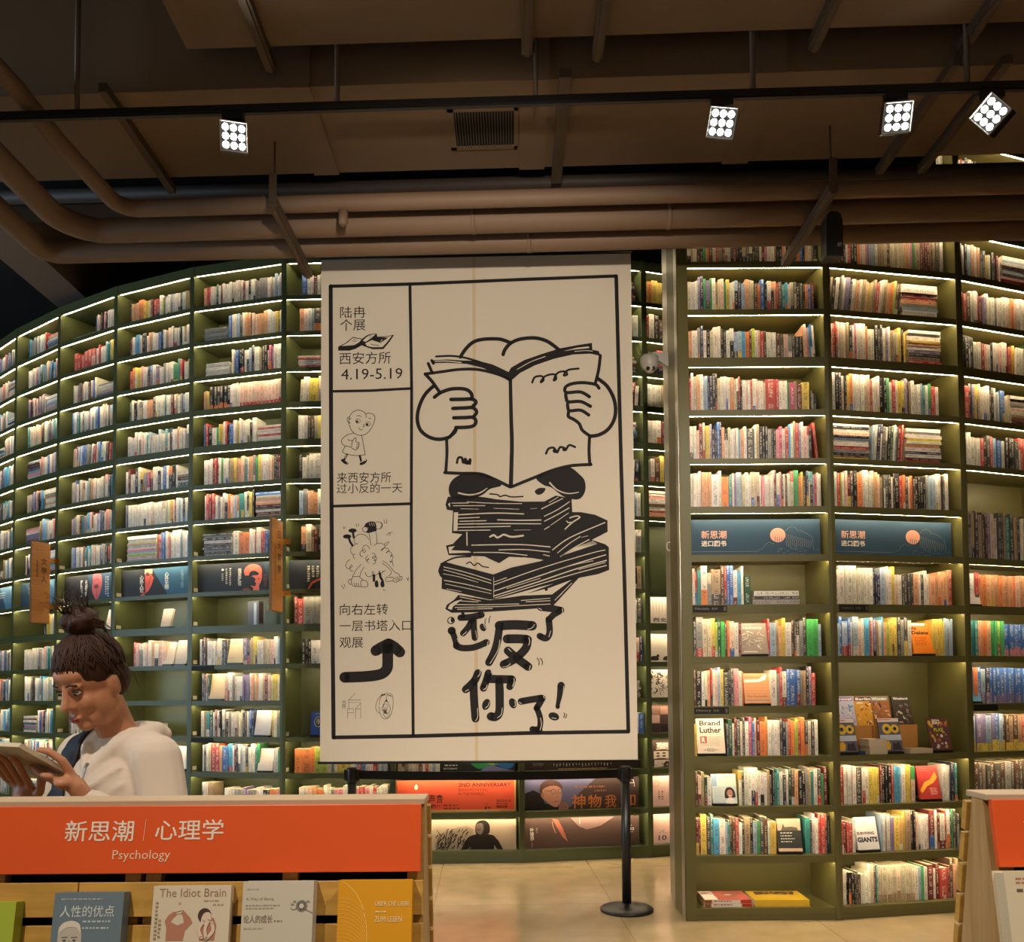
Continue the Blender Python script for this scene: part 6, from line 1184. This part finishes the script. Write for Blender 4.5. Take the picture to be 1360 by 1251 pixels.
def d_idiot(a, H):
    a.text('The Idiot Brain', 8, 3.5, 94, 14, '9a7a5c', 0, 0); lines(a, 66, 92, 18, 1, 4, 2, 'a89478', 0, 2); lines(a, 78, 92, 23, 1, 4, 2, 'a89478', 0, 3)
    glyphs(a, 6, 20, 66, 4, 'a08c74', 0, 4); glyphs(a, 11, 42, 66, 4, 'a08c74', 0, 5)
    sk = 'b07a62'
    a.fill([(20, 68), (20, 52), (17, 44), (22, 36), (32, 30), (36, 33), (28, 40), (25, 45), (34, 49), (42, 46), (40, 38), (36, 32), (40, 30), (50, 40), (53, 46), (44, 56), (42, 68)], sk, 0); a.disc(34, 32, 5, 'd8c8ae', 1, ry=3); a.stroke([(30, 33), (38, 31)], .8, '8a6a50', 2); a.disc(35, 22, 1.6, 'b89c7c', 0)
    a.fill([(63, 68), (62, 52), (66, 42), (80, 40), (84, 50), (82, 68)], sk, 0); a.disc(68, 37, 8.6, '4a3634', 1, ry=9); a.fill([(64, 42), (68, 34), (75, 34), (77, 42), (72, 48), (66, 48)], 'd8c2aa', 2, True)
    a.stroke([(66, 64), (62, 54), (68, 43)], 4, 'd8c6b0', 3); a.stroke([(72, 66), (70, 54), (74, 42)], 4, 'd8c6b0', 3); a.stroke([(72, 66), (80, 56), (78, 46)], 4, 'd8c6b0', 3)
    a.text('是我把你蠢哭了吗', 5, 74, 92, 86, '2a2420', 0, .03)
def d_being(a, H):
    lines(a, 6, 28, 10, 1, 3, 1.8, 'a8a294', 0, 2); a.text('A Way of Being', 5, 22, 44, 27, '9a8a7a', 0, 0); lines(a, 5, 56, 32, 2, 4, 1.8, 'a09488', 0, 3); a.text('论人的成长', 3, 46, 44, 57, '7a7264', 0, .012); lines(a, 46, 58, 53, 1, 4, 2.4, '8a8274', 0, 4); lines(a, 4, 36, 63, 1, 4, 2, 'a8a294', 0, 5)
    g = '8a867c'
    for i in range(9): t_ = i * 2 * pi / 9; a.disc(84 + 5 * cos(t_), 34 + 5 * sin(t_), 3.4, g, 0)
    a.disc(84, 34, 3.4, 'ccc6b4', 1); a.stroke([(88, 38), (92, 40), (99, 43)], 1.6, g, 0); a.stroke([(78, 37), (72, 39), (69, 37)], 1.4, g, 0); a.disc(71, 32, 2.6, g, 0, 1.6); a.disc(74, 28, 2.4, g, 0, 1.6); a.disc(93, 28, 2.6, g, 0, 1.5)
def d_liebe(a, H):
    for r in range(18): a.stroke([(0, 24 + r * 5), (16, 26 + r * 5), (30, 34 + r * 5.2), (38, 46 + r * 5.4)], .7, 'e8b450', 0)
    a.stroke([(6, 2), (24, 18), (36, 44), (40, 78), (36, H)], 1.2, 'ecbc5c', 0); a.text('ÜBER DIE LIEBE', 50, 27, 97, 34, 'ecd9a8', 1, 0); lines(a, 51, 70, 41, 1, 3, 1.6, 'ecd9a8', 1, 2); a.text('ZUM LEBEN', 50, 48, 87, 55, 'ecd9a8', 1, 0)
rack_book(fyL, ezL, enL, -62, 19, 1.072, .20, .026, 'a4b43c', 'yellow-green book at the left end of the rack, mostly out of frame', None)
rack_book(fyL, ezL, enL, 70, 162, 1.087, .205, .026, '687a84', 'slate blue book with a portrait, second from left on the rack', d_human)
rack_book(fyL, ezL, enL, 201, 304, 1.097, .215, .018, 'd2c6ae', 'cream book titled The Idiot Brain, in the middle of the rack', d_idiot)
rack_book(fyL, ezL, enL, 320, 414, 1.104, .215, .030, 'c6bfad', 'pale grey book titled A Way of Being, second from right on the rack', d_being)
rack_book(fyL, ezL, enL, 447, 545, 1.105, .215, .024, 'd8981c', 'golden yellow book at the right end of the rack', d_liebe)
def d_cream(a, H): lines(a, 14, 60, 8, 2, 5, 2.6, 'b87a5c', 0, 2); lines(a, 14, 40, 22, 1, 5, 4, '6a5a4c', 0, 3)
rack_book(fyR, ezR, enR, 1333, 1436, 1.112, .215, .040, 'd4c8aa', 'thick cream book on the right rack, cut by the frame', d_cream, edge='x')

# low table with loose books at the bottom edge
t = thing('display_table', 'low wooden table behind the right rack, mostly below the frame', 'table', (1.12, 2.15, 0)); mb = MB(); mb.box((.80, 1.96, .70), (1.50, 2.35, .735)); mb.build('tabletop', RW, t, bevel=.004)
for x in (.83, 1.44):
    for y in (1.98, 2.30): mb = MB(); mb.box((x, y, 0), (x + .03, y + .03, .70)); mb.build('leg', RS, t)
for x0, y0, x1, y1, c, lab in ((.99, 2.16, 1.23, 2.333, 'd8d4cc', 'white book lying on the low table at the bottom edge'), (.86, 2.13, .967, 2.335, 'cfc8bc', 'small white booklet on the low table, left of the other')):
    t = thing('book', lab, 'book', ((x0 + x1) / 2, (y0 + y1) / 2, .7355), 'books lying flat'); mb = MB(); mb.box((x0, y0, .7358), (x1, y1, .738)); mb.box((x0, y0, .752), (x1, y1, .754)); mb.box((x0, y0, .738), (x0 + .002, y1, .752)); mb.build('cover', cover_mat(c), t); mb = MB(); mb.box((x0 + .0025, y0 + .002, .7382), (x1 - .002, y1 - .002, .7518)); mb.build('page_block', PAPER, t)

# ------------------------------------------------------------------ the reader
YAW = radians(28); FD = Vector((-sin(YAW), -cos(YAW), 0)); LD = Vector((cos(YAW), -sin(YAW), 0)); PB = Vector((-1.135, 2.50, 0))
def Q(f, l, z): return PB + FD * f + LD * l + Vector((0, 0, z))
per = thing('person', 'person with brown hair in a top bun and beige hooded jacket, reading a book', 'person', PB)
SKIN = mat('skin', 'b47c5a', .5, vary=.05, vscale=30); HOOD = mat('beige_jacket_cloth', 'd0c1b0', .85, bump=.35, bscale=9, sheen=.2); PANTS = mat('dark_trousers', '2a2c34', .85); SHOE = mat('white_shoes', 'c8c4bc', .6); HAIR = mat('brown_hair', '3a2418', .62, spec=.3, vary=.35, vscale=60)
def remesh(o, vox, sm=6):
    m = o.modifiers.new('join', 'REMESH'); m.mode = 'VOXEL'; m.voxel_size = vox; m.use_smooth_shade = True
    s = o.modifiers.new('soften', 'SMOOTH'); s.factor = .5; s.iterations = sm
def limb(mb, pts, rads):                              # tapered limb: balls at the joints, cones between
    mb.tube(pts, list(rads), 14, True)
    for p, r in zip(pts, rads): mb.ball(p, r, 14, 8)
BM3 = Matrix((FD, LD, Vector((0, 0, 1)))).transposed()
# head frame: tipped forward towards the book
PV = Q(.035, 0, 1.355); PT = radians(24)
HY = radians(26); FH = Vector((-sin(HY), -cos(HY), 0)); HL = Vector((cos(HY), -sin(HY), 0))
HF = FH * cos(PT) - Vector((0, 0, 1)) * sin(PT); HU = FH * sin(PT) + Vector((0, 0, 1)) * cos(PT); HM = Matrix((HF, HL, HU)).transposed()
def Hd(f, l, u): return PV + HF * f + HL * l + HU * u
mb = MB()
mb.ball(Hd(-.008, 0, .165), (.092, .074, .098), 24, 16, HM); mb.ball(Hd(.028, 0, .105), (.060, .056, .088), 20, 14, HM); mb.ball(Hd(.058, 0, .034), (.026, .026, .020), 14, 10, HM); mb.ball(Hd(.062, 0, .178), (.026, .052, .03), 14, 10, HM)
for s in (-1, 1):
    mb.ball(Hd(.050, s * .034, .100), (.03, .024, .03), 14, 10, HM); mb.ball(Hd(.030, s * .036, .055), (.04, .020, .035), 14, 10, HM); mb.ball(Hd(.012, s * .048, .085), (.045, .022, .05), 14, 10, HM); mb.ball(Hd(-.012, s * .074, .122), (.020, .009, .031), 14, 10, HM); mb.ball(Hd(.090, s * .011, .098), (.010, .008, .008), 10, 8, HM); mb.ball(Hd(.073, s * .031, .152), (.014, .020, .008), 10, 8, HM)
limb(mb, [Hd(.080, 0, .150), Hd(.092, 0, .125), Hd(.103, 0, .102)], [.010, .010, .0125]); mb.ball(Hd(.083, 0, .064), (.010, .021, .007), 12, 8, HM); mb.ball(Hd(.081, 0, .052), (.010, .018, .008), 12, 8, HM)
limb(mb, [Q(-.005, 0, 1.24), Q(.0, 0, 1.33), Hd(-.015, 0, .075)], [.075, .054, .052])
mb.ball(Q(0, 0, 1.14), (.10, .145, .16), 20, 12, BM3); mb.ball(Q(0, 0, .95), (.10, .14, .16), 20, 12, BM3)
for s in (-1, 1): limb(mb, [Q(0, s * .09, .90), Q(.02, s * .095, .48), Q(-.005, s * .10, .09)], [.075, .052, .036]); limb(mb, [Q(-.02, s * .10, .05), Q(.12, s * .115, .035)], [.035, .028])
ARM_L = [Q(0, .155, 1.270), Q(.02, .235, 1.02), Q(.22, .169, 1.172)]; ARM_R = [Q(0, -.155, 1.270), Q(.07, -.215, 1.03), Q(.248, -.04, 1.115)]
for A in (ARM_L, ARM_R): limb(mb, A, [.048, .040, .025])
BZ = lambda f: 1.2266 + .576 * (f - .22)             # underside of the held book
# left hand at the near corner: thumb on the cover, four fingers underneath
W1 = ARM_L[2]; pal = Q(.185 + .07, .198 + (-.053), BZ(.185 + .07) - .026); limb(mb, [W1, Q(.172 + .07, .210 + (-.053), BZ(.172 + .07) - .030)], [.025, .024]); mb.ball(pal, (.040, .024, .019), 14, 10, BM3); mb.ball(Q(.165 + .07, .204 + (-.053), BZ(.165 + .07) - .026), (.026, .022, .020), 14, 10, BM3)
for i, (df, ln) in enumerate(((.036, .070), (.018, .082), (.0, .078), (-.017, .062))):
    f = .188 + df; limb(mb, [Q(f + .07, .182 + (-.053), BZ(f + .07) - .030), Q(f + .004 + .07, .182 - ln * .48 + (-.053), BZ(f + .07) - .026), Q(f + .006 + .07, .182 - ln * .78 + (-.053), BZ(f + .006 + .07) - .014), Q(f + .006 + .07, .182 - ln + (-.053), BZ(f + .006 + .07) - .010)], [.0098, .0092, .0085, .0075])
limb(mb, [Q(.172 + .07, .206 + (-.053), BZ(.172 + .07) - .016), Q(.200 + .07, .194 + (-.053), BZ(.200 + .07) + .022), Q(.222 + .07, .170 + (-.053), BZ(.222 + .07) + .034), Q(.234 + .07, .150 + (-.053), BZ(.234 + .07) + .031)], [.013, .0115, .0105, .0085])
# right hand below the book: palm up, fingers spread along the cover
W2 = ARM_R[2]; limb(mb, [W2, Q(.185 + .07, -.012 + (-.02), 1.150)], [.025, .026]); mb.ball(Q(.196 + .07, .004 + (-.02), 1.184), (.024, .042, .036), 14, 10, BM3)
for i, (dl, ln) in enumerate(((-.030, .88), (-.009, 1.0), (.013, 1.02), (.036, .90))):
    f1 = .200 + .024 * ln; f2 = .205 + .075 * ln
    limb(mb, [Q(.200 + .07, dl * 1.0 + (-.02), 1.206), Q(f1 + .07, dl * 1.35 + (-.02), min(1.228, BZ(f1 + .07) - .012)), Q(.205 + .052 * ln + .07, dl * 1.6 + (-.02), BZ(.205 + .052 * ln + .07) - .011), Q(f2 + .07, dl * 1.75 + (-.02), BZ(f2 + .07) - .010)], [.0102, .0095, .0088, .0078])
limb(mb, [Q(.190 + .07, .036 + (-.02), 1.180), Q(.196 + .07, .066 + (-.02), 1.194), Q(.204 + .07, .088 + (-.02), BZ(.204 + .07) - .020), Q(.206 + .07, .104 + (-.02), BZ(.206 + .07) - .012)], [.0135, .012, .0105, .0085])
body = mb.build('body', SKIN, per); remesh(body, .0048, 7)
# eyes looking down, brows, lips
for s in (-1, 1):
    mb = MB(); mb.ball(Hd(.0745, s * .031, .136), (.0095, .0125, .0065), 14, 10, HM); e_ = mb.build('eye', mat('eye_white', 'cfc4b8', .3), body)
    mb = MB(); mb.ball(Hd(.081, s * .031, .1335), (.0042, .006, .0055), 12, 8, HM); mb.build('iris', mat('dark_iris', '1c120e', .2), body)
    mb = MB(); mb.tube([Hd(.0795, s * .019, .1405), Hd(.0865, s * .031, .1425), Hd(.0785, s * .043, .1395)], [.002, .0026, .0018], 8); mb.build('eyelid_line', HAIR, body)
    mb = MB(); mb.tube([Hd(.089, s * .016, .1575), Hd(.0895, s * .031, .1625), Hd(.078, s * .047, .158)], [.0028, .0034, .002], 8); mb.build('eyebrow', HAIR, body)
mb = MB(); mb.ball(Hd(.0905, 0, .0635), (.0055, .0185, .0042), 14, 8, HM); mb.ball(Hd(.0895, 0, .0555), (.0055, .0155, .0046), 14, 8, HM); mb.build('lips', mat('lips', '96524a', .75, spec=.2), body)
# jacket
mb = MB(); mb.ball(Q(-.005, 0, 1.145), (.128, .178, .165), 24, 14, BM3); mb.ball(Q(0, 0, .98), (.132, .168, .17), 24, 14, BM3); mb.ball(Q(0, 0, .86), (.128, .170, .085), 24, 14, BM3)
limb(mb, [Q(-.008, -.145, 1.268), Q(-.012, 0, 1.285), Q(-.008, .145, 1.268)], [.064, .075, .064])
limb(mb, [Q(0, .158, 1.262), Q(.01, .205, 1.14), Q(.02, .236, 1.02), Q(.12, .205, 1.09), Q(.205, .174, 1.158)], [.070, .064, .058, .050, .041]); limb(mb, [Q(0, -.158, 1.262), Q(.07, -.216, 1.03), Q(.16, -.125, 1.075), Q(.236, -.05, 1.107)], [.070, .058, .048, .040])
mb.ball(Q(-.080, .01, 1.325), (.050, .105, .040), 20, 12, BM3); mb.ball(Q(-.095, .01, 1.27), (.045, .10, .06), 18, 10, BM3)
for s in (-1, 1): limb(mb, [Q(-.06, s * .085, 1.335), Q(.0, s * .088, 1.325), Q(.055, s * .055, 1.290), Q(.092, s * .012, 1.235)], [.030, .027, .022, .015])
R = random.Random(4)
for i in range(7):                                    # soft folds running from the shoulder and elbow
    y0 = 1.24 - i * .045; limb(mb, [Q(.075 + .006 * (i % 2), .10 + .02 * (i % 3), y0), Q(.118, .04, y0 - .05 - .01 * (i % 2)), Q(.122, -.03, y0 - .085)], [.008, .012, .007])
for i in range(4): z = 1.19 - i * .05; limb(mb, [Q(.045, .235, z), Q(.058, .195, z - .012), Q(.045, .165, z - .03)], [.006, .011, .006])
for w, r in ((ARM_L[2], .0315), (ARM_R[2], .0315)): mb.ball(w, r, 14, 10)
jk = mb.build('jacket', HOOD, per); remesh(jk, .0065, 4)
def wrap(o, off):
    s = o.modifiers.new('lie_on_cloth', 'SHRINKWRAP'); s.target = jk; s.offset = off; s.wrap_method = 'NEAREST_SURFACEPOINT'; s.wrap_mode = 'ABOVE_SURFACE'
def ribbon(mb, pts, side, w):
    side = Vector(side).normalized(); A = [Vector(p) for p in pts]; L = [p - side * w / 2 for p in A]; Rr = [p + side * w / 2 for p in A]; n = len(A); Md = A
    mb.mesh(L + Md + Rr, [(i, i + 1, n + i + 1, n + i) for i in range(n - 1)] + [(n + i, n + i + 1, 2 * n + i + 1, 2 * n + i) for i in range(n - 1)], True)
def along(pts, k=10):
    out = []
    for p, q in zip(pts[:-1], pts[1:]): out += [Vector(p).lerp(Vector(q), i / k) for i in range(k)]
    return out + [Vector(pts[-1])]
mb = MB(); ribbon(mb, along([Q(.105, 0, 1.262), Q(.135, 0, 1.18), Q(.15, 0, 1.05), Q(.15, 0, .90)]), LD, .007); z_ = mb.build('zip', mat('zip_teeth', '8a8074', .4, metal=.4), jk); wrap(z_, .003)
mb = MB()
for s in (-1, 1): limb(mb, [Q(.01, s * .085, .88), Q(.03, s * .095, .48), Q(.0, s * .10, .10)], [.098, .072, .058])
mb.ball(Q(0, 0, .87), (.115, .155, .10), 20, 12, BM3); tr = mb.build('trousers', PANTS, per); remesh(tr, .012, 4)
for s in (-1, 1): mb = MB(); limb(mb, [Q(-.03, s * .10, .045), Q(.07, s * .108, .04), Q(.14, s * .115, .032)], [.042, .042, .030]); mb.box(*[tuple(v) for v in ((Q(.05, s * .108, 0) - Vector((.05, .05, -.002))), (Q(.05, s * .108, 0) + Vector((.05, .05, .02))))]); sh = mb.build('shoe', SHOE, per); remesh(sh, .008, 3)
# hair: swept-up cap, bun, loose ends
mb = MB(); mb.ball(Hd(-.014, 0, .182), (.096, .081, .096), 24, 16, HM); mb.ball(Hd(-.05, 0, .130), (.062, .070, .07), 20, 12, HM)
limb(mb, [Hd(-.03, 0, .25), Hd(-.028, 0, .285)], [.034, .036]); mb.ball(Hd(-.030, .004, .305), (.044, .054, .038), 18, 12, HM)
for i in range(9): t_ = i * 2 * pi / 9; limb(mb, [Hd(-.03 + .036 * cos(t_), .004 + .040 * sin(t_), .295), Hd(-.03 + .040 * cos(t_ + .5), .004 + .044 * sin(t_ + .5), .312), Hd(-.03 + .02 * cos(t_ + 1), .004 + .022 * sin(t_ + 1), .338)], [.010, .012, .008])
hr = mb.build('hair', HAIR, per); remesh(hr, .0045, 2)
mb = MB(); R = random.Random(21)
for i in range(150):                                  # combed strands drawn up from the hairline to the bun
    az = R.uniform(0, 2 * pi); t1 = radians(R.uniform(72, 96) if cos(az) > .35 else R.uniform(88, 112)); pts = []
    for q in range(9):
        t_ = radians(12) + (t1 - radians(12)) * q / 8; az2 = az + .12 * sin(q * .8 + i)
        pts.append(Hd(-.014 + .0978 * sin(t_) * cos(az2), .0826 * sin(t_) * sin(az2), .182 + .0978 * cos(t_)))
    mb.tube(pts, [.0022] * 7 + [.0016, .0006], 5)
mb.build('combed_strands', HAIR, hr)
mb = MB(); R = random.Random(11)
for i in range(60):
    t_ = R.uniform(0, 2 * pi); b0 = Hd(-.03 + .03 * cos(t_), .034 * sin(t_), .335); up_ = R.uniform(.02, .075); sd = R.uniform(-.06, .05); mb.tube([b0, b0 + HU * up_ * .6 + LD * sd * .4 + HF * R.uniform(-.02, .02), b0 + HU * up_ + LD * sd + HF * R.uniform(-.03, .03)], [.0013, .001, .0004], 5)
for i in range(16):
    s = R.choice((-1, 1)); b0 = Hd(R.uniform(-.08, .0), s * .076, R.uniform(.10, .2)); mb.tube([b0, b0 + HL * s * R.uniform(.005, .02) - HU * .02, b0 + HL * s * R.uniform(.0, .02) - HU * R.uniform(.04, .08)], [.0012, .001, .0004], 5)
for i in range(14): a0 = R.uniform(-.5, .5); b0 = Hd(-.03, .004, .30) ; mb.tube([b0 + LD * .03, b0 + LD * R.uniform(.06, .10) + HU * R.uniform(-.02, .02), b0 + LD * R.uniform(.08, .13) - HU * R.uniform(.0, .05)], [.004, .003, .0006], 6)
mb.build('loose_strands', HAIR, hr)
# the bag strap over the far shoulder
bag = thing('shoulder_bag', 'navy shoulder bag strap crossing the front of the beige jacket', 'bag', Q(-.02, .22, .75)); NAVY = mat('navy_webbing', '141c2e', .7, bump=.2, bscale=200)
mb = MB(); ribbon(mb, along([Q(-.05, -.095, 1.37), Q(.03, -.105, 1.36), Q(.09, -.115, 1.29), Q(.135, -.125, 1.19), Q(.15, -.11, 1.08), Q(.14, .03, .95), Q(.05, .185, .84)]), LD, .056); st = mb.build('strap', NAVY, bag); wrap(st, .007); so = st.modifiers.new('cloth_thickness', 'SOLIDIFY'); so.thickness = .003
mb = MB(); mb.obox(Q(-.10, .185, .62), FD, LD, (0, 0, 1), (0, 0, 0), (.26, .09, .24)); mb.build('bag_body', NAVY, bag, bevel=.02)
# the open book in the hands
ef = Vector((FD.x, FD.y, .595)).normalized(); eb = ef.cross(LD).normalized()
if eb.z < 0: eb = -eb
t = thing('book', 'cream covered book held open in the person\'s hands', 'book', Q(.22, -.03, BZ(.22))); o = Q(.205, -.205, BZ(.205)); mb = MB(); D_ = .195
mb.obox(o, LD, ef, eb, (0, 0, 0), (.160, D_, .002)); mb.obox(o, LD, ef, eb, (.166, 0, 0), (.325, D_, .002)); mb.obox(o, LD, ef, eb, (.159, 0, -.001), (.167, D_, .0012)); mb.build('cover', mat('cream_book_cover', 'cbb99a', .55), t)
for x0, x1 in ((.004, .1625), (.1635, .321)): mb = MB(); mb.obox(o, LD, ef, eb, (x0, .004, .0022), (x1, D_ - .004, .013)); mb.build('page_block', PAPER, t)
